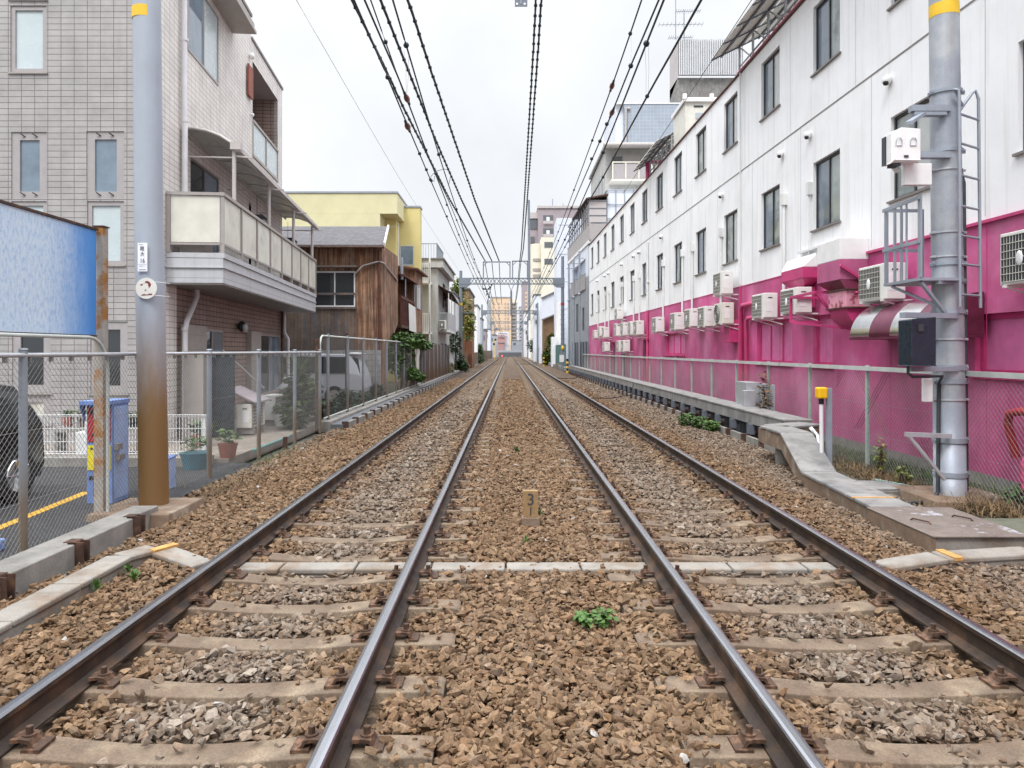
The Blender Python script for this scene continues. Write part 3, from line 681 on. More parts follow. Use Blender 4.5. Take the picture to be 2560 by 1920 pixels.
# ================================================================== left concrete pole
pl = thing('utility_pole', 'blue gray steel pole with rusty brown base beside the parking fence', 'pole', (-3.87, 7.94, 0))
m = MB(); m.tube([(-3.865, 7.94, .05), (-3.92, 7.94, 3), (-3.985, 7.94, 9.5)], [.15, .146, .135], 32); m.build('shaft', 'pole_left', pl)
m = MB(); m.tube([(-3.948, 7.94, 5.33), (-3.95, 7.94, 5.45)], [.1445, .1445], 32, caps=False); m.build('yellow_band', 'yellow', pl)
m = MB(); m.hexa([(-4.32, 7.38, -.1), (-3.44, 7.38, -.1), (-3.44, 8.3, -.1), (-4.32, 8.3, -.1), (-4.3, 7.42, .07), (-3.47, 7.42, .07), (-3.47, 8.28, .07), (-4.3, 8.28, .07)]); m.build('footing', 'concrete_rust', pl, bevel=.01)
tg = thing('number_sign', 'narrow white pole plate with black kanji and number 16', 'sign', (PX(357, 7.78), 7.775, PZ(643, 7.78)))
cx, cz = PX(357, 7.78), PZ(643, 7.78)
m = MB(); m.box(cx-.051, cx+.051, 7.772, 7.778, cz-.152, cz+.152); m.build('plate', 'sign_white', tg)
text('糀', .052, 'ink_blue', tg, (cx-.002, 7.770, cz+.088), sx=.9); text('大', .052, 'ink_blue', tg, (cx, 7.770, cz+.03), sx=.9); text('16', .066, 'ink_blue', tg, (cx, 7.770, cz-.04), sx=.8)
text('HCC-11', .018, 'steel', tg, (cx, 7.770, cz-.095), ext=.0005)
m = MB(); m.box(cx-.04, cx+.005, 7.7705, 7.772, cz+.13, cz+.135); m.box(cx-.035, cx+.038, 7.7705, 7.772, cz-.137, cz-.131); m.box(cx-.05, cx+.05, 7.7705, 7.772, cz-.078, cz-.0765); m.build('rule_line', 'ink_blue', tg)
cx, cz = PX(366, 7.77), PZ(721, 7.77)
rd = thing('round_sign', 'round cream plate with a worn dark red 2 on the left pole', 'sign', (cx, 7.765, cz))
m = MB(); m.cyl((cx, 7.772, cz), (cx, 7.764, cz), .112, n=40); m.build('disc', 'plate_cream', rd)
def num2():
    P_ = []; S_ = .112/257.; c0 = (450, 1265)
    shapes = [[(310, 1200), (318, 1160), (345, 1168), (375, 1160), (365, 1190), (335, 1205)],
              [(385, 1150), (430, 1130), (432, 1100), (490, 1095), (545, 1125), (572, 1175), (560, 1215), (510, 1268), (520, 1225), (497, 1210), (503, 1175), (485, 1150), (440, 1138)],
              [(418, 1335), (420, 1300), (432, 1283), (445, 1300), (470, 1302), (440, 1318)],
              [(325, 1432), (375, 1395), (395, 1400), (410, 1392), (440, 1408), (500, 1402), (520, 1385), (575, 1388), (598, 1378), (598, 1418)]]
    m = MB()
    for s in shapes:
        q = [((p[0]-c0[0])*S_*1.0+cx, -(p[1]-c0[1])*S_*1.06+cz) for p in s]; m.prism(q, 'y', 7.7625, 7.7642)
    return m
num2().build('numeral', 'red_num', rd)
m = MB()
for dz in (.07, -.075): m.tube([(cx+.09*math.copysign(1, 1), 7.77, cz+dz), (cx+.14, 7.80, cz+dz-.003), (cx+.19, 7.9, cz+dz-.006)], .0035, 5); m.tube([(cx-.08, 7.77, cz+dz), (cx-.10, 7.80, cz+dz)], .0035, 5)
m.build('wire_tie', 'pipe_white', rd)
# ================================================================== fences
def chain(m, fr, u0, u1, z0, z1, pitch=.062, r=.0017, d=0, skip=None):
    h = z1-z0; k = pitch*1.0; n = int((u1-u0+h)/k)+1
    for s in (1, -1):
        for i in range(n+1):
            a = u0-h+i*k   # line z-z0 = (u-a) for s=1
            ua, ub = max(u0, a), min(u1, a+h)
            if ub-ua < .02: continue
            za, zb = ua-a, ub-a
            if s < 0: za, zb = h-za, h-zb
            p, q = fr.p(ua, z0+za, d+s*.0012), fr.p(ub, z0+zb, d+s*.0012)
            if skip and skip((p+q)/2): continue
            t = (q-p).normalized(); sd = fr.n.cross(t)*r; nn = fr.n*r
            m.add([p-sd, p+sd, p+nn, q-sd, q+sd, q+nn], [(0, 1, 4, 3), (1, 2, 5, 4), (2, 0, 3, 5)])
F1 = Fr((-4.1, 0, 0), (0, 1, 0), (1, 0, 0))
fe = thing('chain_link_fence', 'gray steel chain link fence between the parking lot and the tracks', 'fence', (-4.1, 6.15, 0))
m = MB(); chain(m, F1, 1.9, 15.8, .04, 1.67, r=.0021); m.build('wire_mesh', 'mesh_wire', fe)
for Y_ in (2.2, 4.17, 6.15, 8.12, 9.97, 11.94, 13.94, 15.8):
    m = MB(); m.cyl((-4.1, Y_, -.05), (-4.1, Y_, 1.745), .034, n=14); m.cyl((-4.1, Y_, 1.745), (-4.1, Y_, 1.76), .040, .03, n=14); m.build('post', 'post_rust', fe)
m = MB(); m.tube([(-4.085, 1.9, 1.70), (-4.085, 15.8, 1.70)], .02, 10); m.build('top_rail', 'steel_light', fe)
m = MB()
for z_ in (.45, 1.05): m.tube([(-4.1, 1.9, z_), (-4.1, 15.8, z_+.02)], .0022, 5)
for i in range(46): m.box(-4.105, -4.075, 2.3+i*.3, 2.325+i*.3, 1.64, 1.70)
m.build('tension_wire', 'mesh_wire', fe)
# frame pipe in front of the sign post
m = MB(); pts = [(-4.15, 3.0, 1.87), (-4.15, 7.2, 1.87)]
for i in range(1, 7): a = i/6*math.pi/2; pts.append((-4.15, 7.2+.34*math.sin(a), 1.87-.34*(1-math.cos(a))))
pts.append((-4.15, 7.54, -.02)); m.tube(pts, .017, 10); solo(m, 'bent_pipe', 'rail_paint', 'pale bent steel pipe curving down beside the rusty billboard post', 'pipe', loc=(-4.15, 7.5, 0))
# billboard
bb = thing('billboard', 'weathered blue sign board with rusty top edge beside the parking', 'billboard', (-4.26, 7.6, 0))
m = MB(); m.box(-4.29, -4.26, 3.2, 7.52, 1.90, 2.975); m.build('board', 'blue_board', bb)
m = MB(); m.box(-4.31, -4.245, 3.2, 7.54, 2.978, 3.0); m.box(-4.305, -4.25, 3.2, 7.52, 1.88, 1.898); m.build('edge_trim', 'rust_dark', bb)
m = MB(); m.box(-4.31, -4.21, 7.56, 7.66, -.02, 3.02); m.build('post', 'rust_paint', bb, bevel=.004)
m = MB(); m.box(-4.315, -4.20, 7.55, 7.67, 3.022, 3.035); m.build('post_cap', 'rust_dark', bb)
# tall fence
F2 = Fr((-4.2, 0, 0), (0, 1, 0), (1, 0, 0))
fe = thing('mesh_fence', 'tall steel post fence with fine gray netting beside the silver van', 'fence', (-4.2, 17, .1))
m = MB(); chain(m, F2, 16.5, 35.2, .2, 2.06, .062, .0016); m.build('wire_mesh', 'mesh_dark', fe)
for i in range(10):
    Y_ = 16.9+2.03*i; m = MB(); m.cyl((-4.2, Y_, .1), (-4.2, Y_, 2.13), .036, n=12); m.build('post', 'post_rust', fe)
m = MB(); m.tube([(-4.2, 16.2, .2), (-4.2, 16.2, 1.9), (-4.2, 16.28, 2.03), (-4.2, 16.4, 2.07), (-4.2, 35.3, 2.07)], .022, 10); m.tube([(-4.2, 16.5, .2), (-4.2, 35.3, .2)], .018, 8); m.build('top_rail', 'rail_paint', fe)
m = MB(); m.box(-4.26, -4.18, 16.0, 16.1, -.05, 2.0); solo(m, 'fence_post', 'rust_dark', 'dark rusty square post where the low and tall left fences meet', 'post', loc=(-4.2, 16.05, 0))
fe = thing('sheet_fence', 'brown weathered sheet metal fence along the left side of the line', 'fence', (-4.2, 35.5, .1))
m = MB()
for i in range(52):
    y0 = 35.4+.3*i; m.add([(-4.24, y0, .14), (-4.24, y0+.2, .14), (-4.2, y0+.22, .14), (-4.2, y0+.28, .14), (-4.24, y0, 2.1), (-4.24, y0+.2, 2.1), (-4.2, y0+.22, 2.1), (-4.2, y0+.28, 2.1)], [(0, 1, 5, 4), (1, 2, 6, 5), (2, 3, 7, 6)])
m.add([(-4.26, 35.4, .14), (-4.26, 51, .14), (-4.26, 51, 2.1), (-4.26, 35.4, 2.1)], [(0, 1, 2, 3)]); m.build('panel', 'brown_sheet', fe)
for i in range(8): m = MB(); Y_ = 36+2.1*i; m.cyl((-4.17, Y_, .1), (-4.17, Y_, 2.16), .036, n=10); m.build('post', 'post_rust', fe)
# ================================================================== parking lot objects
mc = thing('parking_machine', 'blue coin parking machine with red and yellow front behind the fence', 'parking machine', (-4.66, 8.45, 0))
x0, x1, y0, y1 = -4.81, -4.52, 8.3, 8.66
m = MB(); m.box(x0, x1, y0, y1, -.02, 1.12); m.build('body', 'blue_paint', mc, bevel=.008)
m = MB(); m.box(x0-.03, x1+.01, y0-.1, y1+.01, 1.123, 1.17); m.hexa([(x0-.03, y0-.1, 1.12), (x0-.012, y0-.1, 1.12), (x0-.012, y0, .93), (x0-.03, y0, .93), (x0-.03, y0-.1, 1.122), (x0-.012, y0-.1, 1.122), (x0-.012, y0, 1.122), (x0-.03, y0, 1.122)]); m.build('hood', 'blue_paint', mc, bevel=.005)
m = MB(); m.box(x1+.002, x1+.008, y0+.03, y1-.03, .04, 1.09); m.build('side_door', 'blue_pale', mc, bevel=.003)
m = MB(); m.box(x0+.015, x1-.015, y0-.012, y0-.002, .70, 1.09); m.build('red_panel', 'red', mc)
m = MB(); m.box(x0+.09, x1-.05, y0-.018, y0-.013, .84, .97); m.build('screen', 'lcd', mc)
m = MB(); m.box(x0+.015, x1-.015, y0-.012, y0-.002, .38, .66); m.build('tariff_sheet', 'yellow_sheet', mc)
m = MB(); m.box(x0+.08, x0+.2, y0-.01, y0-.002, -.0+.08, .28); m.box(x0+.03, x0+.14, y0-.01, y0-.002, .27, .31)
for i in range(5): m.box(x0+.05+i*.045, x0+.075+i*.045, y0-.0185, y0-.013, .615, .635)
for i in range(3): m.sph((x0+.075+i*.045, y0-.016, .78), .013, .006, .018, 8)
m.box(x0+.05, x0+.23, y0-.0165, y0-.0125, 1.01, 1.06); m.build('slot', 'black', mc)
m = MB(); m.box(x1+.008, x1+.05, y0+.03, y0+.14, .60, .67); m.box(x1+.008, x1+.055, y0+.06, y0+.19, .48, .54); m.build('lock_box', 'taupe_dark', mc)
bx = thing('blue_bin', 'small sloping blue metal box just behind the rusty pole base', 'bin', (-4.3, 9.1, 0))
m = MB(); m.hexa([(-4.5, 8.95, -.02), (-4.27, 8.95, -.02), (-4.27, 9.35, -.02), (-4.5, 9.35, -.02), (-4.5, 8.95, .36), (-4.27, 8.95, .36), (-4.27, 9.35, .385), (-4.5, 9.35, .385)]); m.build('body', 'blue_pale', bx, bevel=.01)
m = MB(); m.hexa([(-4.52, 8.93, .363), (-4.26, 8.93, .363), (-4.26, 9.37, .388), (-4.52, 9.37, .388), (-4.52, 8.93, .378), (-4.26, 8.93, .378), (-4.26, 9.37, .403), (-4.52, 9.37, .403)]); m.build('lid', 'blue_paint', bx)
m = MB(); m.box(-4.68, -4.40, 5.9, 6.38, -.0, .1); solo(m, 'wheel_stop', 'blue_paint', 'blue block on the asphalt at the left edge', 'wheel stop', loc=(-4.5, 6.1, 0), bevel=.015)
def car(name, label, cat, base, L_, W_, H_, prof, gl, mat, wheel_x, rot, belt=.58, lamp=None):
    """prof: (t, z_top) outline of the body along the length; gl: (t0, t1) range of the glasshouse"""
    root = thing(name, label, cat, base); Rz = Matrix.Rotation(rot, 3, 'Z'); B = Vector(base)
    def q(x, y, z): return B+Rz@Vector((x, y, z))
    m = MB(); zb = .2; st = []
    for t, zt in prof:
        x = t*L_; zbl = min(zt, belt); tap = 1-.10*max(0, abs(t-.5)*2-.75)*4
        w = W_/2*tap; wr = w*(1-.16*max(0, (zt-zbl))/(1-belt+.001)) ; zr = zt*H_ if zt <= 1 else zt
        st.append([(x, -w*.93, zb), (x, -w, zb+.18), (x, -w*.99, min(zt*H_, belt*H_)), (x, -wr, zt*H_-.03 if zt > belt else zt*H_), (x, -wr*.8, zt*H_), (x, wr*.8, zt*H_), (x, wr, zt*H_-.03 if zt > belt else zt*H_), (x, w*.99, min(zt*H_, belt*H_)), (x, w, zb+.18), (x, w*.93, zb)])
    vs = [q(*p) for s in st for p in s]; fs = []
    for i in range(len(st)-1):
        for j in range(10): fs.append((i*10+j, i*10+(j+1) % 10, (i+1)*10+(j+1) % 10, (i+1)*10+j))
    fs += [tuple(range(9, -1, -1)), tuple((len(st)-1)*10+j for j in range(10))]
    m.add(vs, fs, 0, False); o = m.build('body', mat, root, bevel=.03)
    # glass: side windows and end screens slightly proud of the shell
    def top(t):
        for a, b in zip(prof, prof[1:]):
            if a[0] <= t <= b[0]: return a[1]+(b[1]-a[1])*(t-a[0])/max(1e-6, b[0]-a[0])
        return prof[-1][1]
    k = len(gl)-1
    for i in range(k):
        a, b = gl[i]+.008, gl[i+1]-.008
        for s in (-1, 1):
            g_ = MB(); za = max(belt*H_+.05, top(a)*H_-.09); zc = max(belt*H_+.05, top(b)*H_-.09); z0 = belt*H_+.03
            def sw(t, z): f = (z-belt*H_)/(H_*(1-belt)); return s*(W_/2*(1-.16*f)+.012)
            g_.add([q(a*L_, sw(a, z0), z0), q(b*L_, sw(b, z0), z0), q(b*L_, sw(b, zc), zc), q(a*L_, sw(a, za), za)], [(0, 1, 2, 3)]); g_.build('side_window', 'glass_dark', root)
    for wx in wheel_x:
        for s in (-1, 1):
            w_ = MB(); c = (wx, s*(W_/2-.09), .31); w_.tube([q(c[0], c[1]-.1*s, c[2]), q(c[0], c[1]+.1*s, c[2])], .31, 24); wo_ = w_.build('wheel', 'tyre', root)
            r_ = MB(); r_.tube([q(c[0], c[1]+.09*s, c[2]), q(c[0], c[1]+.112*s, c[2])], [.2, .19], 20)
            for a in range(5):
                an = a*2*math.pi/5; r_.beam(q(c[0], c[1]+.115*s, c[2]), q(c[0]+.18*math.cos(an), c[1]+.112*s, c[2]+.18*math.sin(an)), .05, .02)
            r_.build('rim', 'chrome', wo_)
    if lamp:
        for s in (-1, 1):
            l_ = MB(); a = q(lamp[0]*L_, s*(W_/2-.12), lamp[1]); l_.sph(a, .09, .09, .16, 10); l_.build('tail_light', lamp[2], root)
    return root, q
car('parked_car', 'black parked car seen through the left chain link fence', 'car', (-6.45, 8.98, 0), 3.6, 1.62, 1.42,
    [(0, .30), (.015, .62), (.06, .76), (.14, .95), (.3, 1.0), (.6, .98), (.76, .66), (.95, .58), (1, .35)], [.13, .34, .55, .70], 'car_black', (.62, 2.95), R(-90), .60)
vr, q = car('parked_van', 'silver minivan parked behind the tall mesh fence', 'van', (-9.2, 24.2, -.02), 4.5, 1.72, 1.66,
    [(0, .35), (.03, .56), (.2, .66), (.34, .98), (.5, 1.0), (.9, .985), (.955, .80), (.985, .56), (1, .32)], [.30, .47, .68, .90], 'car_silver', (.8, 3.6), 0, .60, None)
m = MB(); m.add([q(4.02, -.72, 1.64), q(4.32, -.68, 1.63), q(4.32, .68, 1.63), q(4.02, .72, 1.64), q(4.02, -.72, 1.69), q(4.34, -.68, 1.66), q(4.34, .68, 1.66), q(4.02, .72, 1.69)], [(0, 1, 2, 3), (4, 5, 6, 7), (0, 1, 5, 4), (1, 2, 6, 5), (2, 3, 7, 6)]); m.build('roof_spoiler', 'white', vr)
m = MB(); m.quad(q(4.18, -.7, 1.0), q(4.42, -.76, 1.0), q(4.34, -.745, 1.5), q(4.15, -.69, 1.56)); m.build('rear_window', 'glass_dark', vr)
# white mesh railing in front of the tiled building
rl = thing('mesh_railing', 'white wire mesh railing on the kerb in front of the tiled building', 'railing', (-5.9, 11.1, .13))
m = MB()
for i in range(64): x_ = -7.6+i*.0478; m.box(x_-.003, x_+.003, 11.097, 11.103, .17, .76)
for z_ in (.17, .20, .35, .55, .73, .76): m.box(-7.6, -4.6, 11.105, 11.112, z_-.005, z_+.005)
m.box(-7.6, -4.6, 11.08, 11.09, .755, .765); m.box(-7.6, -4.6, 11.08, 11.09, .165, .175); m.build('mesh_panel', 'white', rl)
for x_ in (-7.55, -6.45, -5.45, -4.66): m = MB(); m.box(x_-.025, x_+.025, 11.12, 11.16, .05, .75); m.build('post', 'white', rl)
# planters behind the railing
for i, (x_, lb) in enumerate([(-7.2, 'orange flower pot with seedlings behind the white mesh railing'), (-6.95, 'dark brown flower pot behind the white mesh railing')]):
    t_ = thing('flower_pot', lb, 'flower pot', (x_, 11.9, .5)); m = MB(); m.cyl((x_, 11.9, .5), (x_, 11.9, .66), .07, .09, 14); m.build('pot', ['terracotta', 'rust_dark'][i], t_); leafmass('leaf', [((x_, 11.9, .72), (.09, .09, .06))], 60, .06, seed=i).build('leaves', 'leaf', t_)
t_ = thing('plant_trough', 'long dark planter with a row of green plants behind the railing', 'planter', (-6.4, 11.9, .5)); m = MB(); m.box(-6.85, -5.95, 11.8, 12.0, .5, .62); m.build('box', 'black', t_); leafmass('leaf', [((x_, 11.9, .67), (.08, .08, .05)) for x_ in np.linspace(-6.8, -6, 8)], 400, .06, seed=4).build('leaves', 'leaf', t_)
m = MB(); m.box(-6.85, -5.95, 11.7, 12.1, .42, .498); m.box(-6.85, -6.8, 11.7, 12.1, 0, .42); m.box(-6.0, -5.95, 11.7, 12.1, 0, .42); m.box(-7.35, -6.88, 11.75, 12.05, .42, .498); m.box(-7.35, -7.3, 11.75, 12.05, 0, .42); solo(m, 'plant_stand', 'concrete', 'low gray stand carrying pots behind the white mesh railing', 'stand', loc=(-6.6, 11.9, 0))
m = MB(); m.box(-6.75, -6.3, 11.35, 11.65, .0, .47); solo(m, 'storage_box', 'white_dirty', 'plain white box behind the white mesh railing', 'box', loc=(-6.5, 11.5, 0), bevel=.02)
# ================================================================== tiled building
tb = thing('tiled_building', 'tall beige tiled building, its front toned gray for shade, with a long frosted glass balcony', 'building', (-6.2, 13, 0))
FF = Fr((0, 13, 0), (1, 0, 0), (0, -1, 0)); FS = Fr((-6.2, 13, 0), (-.095, 1, 0), (1, .095, 0))
win = [(PX(26, 13), PX(116, 13), PZ(181, 13), PZ(14, 13)), (PX(26, 13), PX(116, 13), 8.0, 9.3), (PX(28, 13), PX(117, 13), PZ(498, 13), PZ(330, 13)), (PX(28, 13), PX(117, 13), PZ(662, 13), PZ(503, 13)),
       (PX(216, 13), PX(310, 13), PZ(498, 13), PZ(328, 13)), (PX(218, 13), PX(310, 13), PZ(662, 13), PZ(503, 13)), (PX(30, 13), PX(127, 13), PZ(982, 13), PZ(806, 13)), (PX(226, 13), PX(319, 13), PZ(984, 13), PZ(804, 13)), (PX(30, 13), PX(127, 13), PZ(1060, 13), PZ(986, 13))]
m = MB(); wall_open(m, FF, -16, -6.2, -.05, 10.5, win, .1); m.build('front_wall', 'tile_shaded', tb)
for i, w_ in enumerate(win):
    g_ = ('glass_frost',) if i in (0, 1, 3, 5) else (('glass_sky_tint',) if i in (2, 4) else ('glass_dark',))
    if i == 8: g_ = ('panel_frost',)
    f = window(tb, FF, w_[0], w_[1], w_[2], w_[3], d=-.07, cols=1, fw=.075 if i in (0, 1, 3, 5) else .14, fm='taupe_pale', gm=g_)
    m = MB()
    if i not in (2, 4): fbox(m, FF, w_[0]-.03, w_[1]+.03, w_[2]-.03, w_[2], -.05, .03); m.build('sill', 'taupe', f)
    if i in (2, 4):
        for dx in (.28, .62):
            for z_ in (w_[2]+.07, w_[3]-.08): m = MB(); m.beam(FF.p(w_[0]+dx*(w_[1]-w_[0])+.06, z_, -.02), FF.p(w_[0]+dx*(w_[1]-w_[0]), z_+.045, .03), .022, .015); m.build('hinge', 'frame_dark', f)
def us(px):   # distance along the side wall for a photo column
    Y = -4.965/((px-VX)/F+.095); return (Y-13)*1.0045
holes = [(us(468), us(545), 7.65, 9.2), (6.35, 9.35, 6.87, 9.4), (us(476), us(548), 3.55, 5.6), (us(622), us(692), 3.55, 5.6)]
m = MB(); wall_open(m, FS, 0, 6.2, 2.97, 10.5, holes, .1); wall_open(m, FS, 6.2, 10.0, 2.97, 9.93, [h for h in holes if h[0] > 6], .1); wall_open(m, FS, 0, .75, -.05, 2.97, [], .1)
m.quad(FS.p(6.2, 9.93), FS.p(6.2, 10.5), FS.p(6.2, 10.5, -5), FS.p(6.2, 9.93, -5)); m.build('side_wall', 'tile_lit', tb)
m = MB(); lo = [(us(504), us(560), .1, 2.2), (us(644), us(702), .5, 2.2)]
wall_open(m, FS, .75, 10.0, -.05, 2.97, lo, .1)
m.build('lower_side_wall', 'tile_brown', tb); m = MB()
# loggia interior
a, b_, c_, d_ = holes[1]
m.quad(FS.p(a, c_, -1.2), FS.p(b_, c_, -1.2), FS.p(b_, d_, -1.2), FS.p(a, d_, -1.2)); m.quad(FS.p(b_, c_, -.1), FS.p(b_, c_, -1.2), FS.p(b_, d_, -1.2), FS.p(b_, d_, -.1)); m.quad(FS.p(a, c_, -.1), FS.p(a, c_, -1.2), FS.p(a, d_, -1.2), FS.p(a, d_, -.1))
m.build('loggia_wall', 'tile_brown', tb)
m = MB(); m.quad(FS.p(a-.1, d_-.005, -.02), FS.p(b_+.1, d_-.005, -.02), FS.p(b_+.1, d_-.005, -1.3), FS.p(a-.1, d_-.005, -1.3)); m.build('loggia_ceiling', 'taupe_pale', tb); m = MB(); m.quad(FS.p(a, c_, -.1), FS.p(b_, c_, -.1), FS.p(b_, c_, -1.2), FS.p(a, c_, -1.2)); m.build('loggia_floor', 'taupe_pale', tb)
window(tb, FS, a+1.0, a+2.2, c_+.05, d_-.3, d=-1.15, cols=1, fm='white', gm=('glass_blue',))
m = MB(); B_ = FS.p(10, 0); m.quad(B_, Vector((-16, 24, 0)), Vector((-16, 24, 9.93)), FS.p(10, 9.93)); m.quad(FS.p(0, 10.5), FS.p(6.2, 10.5), (-16, 19.2, 10.5), (-16, 13, 10.5)); m.quad(FS.p(6.2, 9.93), FS.p(10, 9.93), (-16, 24, 9.93), (-16, 19.2, 9.93)); m.build('roof', 'taupe_dark', tb)
m = MB(); fbox(m, FS, 0, 6.21, 10.5, 10.58, -.2, .035); fbox(m, FS, 6.215, 10.02, 9.93, 10.0, -.2, .035); m.build('roof_trim', 'taupe_dark', tb)
h = holes[0]; f = window(tb, FS, h[0], h[1], h[2], h[3], d=-.03, cols=2, fm='taupe_pale', gm=('glass_sky_tint', 'glass_frost'))
m = MB(); fbox(m, FS, h[0]+1.0, h[1]+1.2, 9.35, 9.42, 0, .55); fbox(m, FS, h[0]+1.0, h[1]+1.2, 9.42, 9.6, .0, .5); m.build('window_hood', 'taupe', tb)
for h in holes[2:4]: window(tb, FS, h[0], h[1], h[2], h[3], d=-.06, cols=2, fm='taupe_dark', gm=('glass_dark', 'glass_sky_tint'))
for h in lo: window(tb, FS, h[0], h[1], h[2], h[3], d=-.06, cols=2, fm='taupe', gm=('glass_dark', 'glass_sky_tint'))
for p0, p1 in ((451, 501), (616, 641)):
    m = MB(); fbox(m, FS, us(p0), us(p1), .05, 2.24, .0, .13); o = m.build('shutter_box', 'taupe', tb, bevel=.008)
    g_ = MB()
    for i in range(7): fbox(g_, FS, us(p0)+.02, us(p1)-.02, .3+i*.29, .305+i*.29, .13, .134)
    g_.build('groove', 'taupe_dark', o)
m = MB(); m.sph(FS.p(us(592), 2.33, .12), .11, .11, .13, 12); o = m.build('wall_lamp', 'frame_dark', tb); m = MB(); m.sph(FS.p(us(592)-.04, 2.3, .2), .07, .07, .09, 10); m.build('lamp_glass', 'glass_frost', o)
m = MB(); fbox(m, FS, us(600), us(612), 2.2, 2.42, 0, .08); m.build('vent', 'taupe_pale', tb)
m = MB(); m.sph(FS.p(6.0, 9.4, .07), .07, .07, .09); m.sph(FS.p(6.1, 7.9, .06), .05); m.build('vent_cap', 'white', tb)
m = MB(); fbox(m, FS, 5.7, 6.15, 8.3, 9.1, .03, .07); o = m.build('hanging_mat', 'terracotta', tb); o['label'] = 'faded brown mat hung by the upper loggia'
# loggia parapet
m = MB()
for i in range(2): fbox(m, FS, a+.06+i*1.5, a+1.46+i*1.5, 6.98, 7.80, -.02, -.005)
m.build('parapet_glass', 'glass_frost', tb)
m = MB(); fbox(m, FS, a, b_, 7.80, 7.87, -.04, .03); fbox(m, FS, a, b_, 6.88, 6.96, -.04, .03)
for u_ in (a, a+1.48, b_-.05): fbox(m, FS, u_, u_+.05, 6.96, 7.80, -.035, .02)
m.build('parapet_frame', 'taupe', tb)
# main balcony
FB = Fr((-5.22, 13.3, 0), (-.095, 1, 0), (1, .095, 0)); BL = 9.95
bal = MB(); fbox(bal, FB, 0, BL, 2.97, 3.42, -1.0, 0); fbox(bal, FB, 0, BL, 3.425, 3.52, -.14, .025); fbox(bal, FB, 0, .12, 3.427, 3.518, -1.0, -.143); bo = bal.build('balcony', 'siding_gray', tb)
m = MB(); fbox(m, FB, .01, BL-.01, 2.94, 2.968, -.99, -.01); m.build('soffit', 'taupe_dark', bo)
m = MB(); fbox(m, FB, -.03, BL, 3.24, 3.262, -.0, .028); fbox(m, FB, -.03, -.002, 3.24, 3.262, -1.0, -.001); m.build('seam_strip', 'siding_gray', bo)
m = MB(); fbox(m, FB, -.02, BL+.03, 4.56, 4.62, -.06, .03); fbox(m, FB, -.02, .05, 4.562, 4.618, -1.02, -.063); fbox(m, FB, 0, BL, 3.66, 3.70, -.03, .01); fbox(m, FB, 0, .03, 3.66, 3.70, -1.0, -.033)
for i in range(9): fbox(m, FB, i*BL/8.0-.03 if i else -.0, i*BL/8.0+.03, 3.523, 4.558, -.045, .02)
fbox(m, FB, -.01, .05, 3.523, 4.558, -1.0, -.93); m.build('railing_frame', 'taupe', bo)
for i in range(8): m = MB(); fbox(m, FB, i*BL/8+.05, (i+1)*BL/8-.05, 3.71, 4.55, -.022, -.008); m.build('frosted_panel', 'panel_frost', bo)
m = MB(); m.hexa([FB.p(.008, 3.71, -.92), FB.p(.022, 3.71, -.92), FB.p(.022, 3.71, -.06), FB.p(.008, 3.71, -.06), FB.p(.008, 4.55, -.92), FB.p(.022, 4.55, -.92), FB.p(.022, 4.55, -.06), FB.p(.008, 4.55, -.06)]); m.build('frosted_panel', 'panel_frost', bo)
m = MB(); fbox(m, FB, .3, .9, 3.53, 4.15, -.85, -.45); m.build('shelf', 'taupe', bo)
# canopy
cn_ = MB(); prof = [(-1.02, 6.03), (-.8, 6.03), (-.55, 5.99), (-.3, 5.9), (-.08, 5.76), (.0, 5.68)]; u0, u1 = .85, BL+.35
for (d0, z0_), (d1, z1_) in zip(prof, prof[1:]): cn_.hexa([FB.p(u0, z0_-.006, d0), FB.p(u1, z0_-.006, d0), FB.p(u1, z1_-.006, d1), FB.p(u0, z1_-.006, d1), FB.p(u0, z0_, d0), FB.p(u1, z0_, d0), FB.p(u1, z1_, d1), FB.p(u0, z1_, d1)])
co_ = cn_.build('canopy', 'canopy_sheet', tb)
m = MB()
for i in range(9):
    u_ = u0+(u1-u0)*i/8; pts = [FB.p(u_, z_-.025 if 0 < i < 8 else z_+.0, d_) for d_, z_ in prof]; m.tube(pts, .028 if i in (0, 8) else .02, 6)
fbox(m, FB, u0-.02, u1, 5.6, 5.69, -.02, .09); fbox(m, FB, u0-.05, u0+.1, 5.63, 5.78, -.1, .1); m.tube([FB.p(u0, 5.97, -1.0), FB.p(u1, 5.97, -1.0)], .03, 6)
for i in range(4): m.tube([FB.p(u0+.05+i*2.9, 4.62, -.05), FB.p(u0+.05+i*2.9, 5.64, -.05)], .042, 6); m.tube([FB.p(u0+.1+i*2.9, 5.5, -1.0), FB.p(u0+.1+i*2.9, 5.5, -.05)], .018, 6); m.beam(FB.p(u0+.05+i*2.9, 5.52, 0), FB.p(u0+.05+i*2.9, 5.5, .3), .03, .03)
m.build('canopy_frame', 'canopy_frame', co_)
for i, u_ in enumerate((4.2, 7.8)):
    t_ = thing('laundry_rack', ['dark plastic laundry hanger nearest under the balcony canopy', 'dark laundry hanger at the far end of the balcony canopy'][i], 'laundry rack', FB.p(u_, 5.2, -.3)); m = MB()
    for k in range(2): m.beam(FB.p(u_-.05, 4.98, -.65+k*.35), FB.p(u_+.6, 4.98, -.65+k*.35), .02, .02)
    for k in range(8): m.beam(FB.p(u_-.03+k*.085, 4.98, -.66), FB.p(u_-.03+k*.085, 4.98, -.28), .012, .012); m.beam(FB.p(u_-.03+k*.085, 4.97, -.28), FB.p(u_-.03+k*.085, 4.90, -.28), .015, .015)
    m.tube([FB.p(u_+.27, 4.99, -.48), FB.p(u_+.27, 5.5, -.48)], .006, 5); m.build('hanger', 'black', t_)
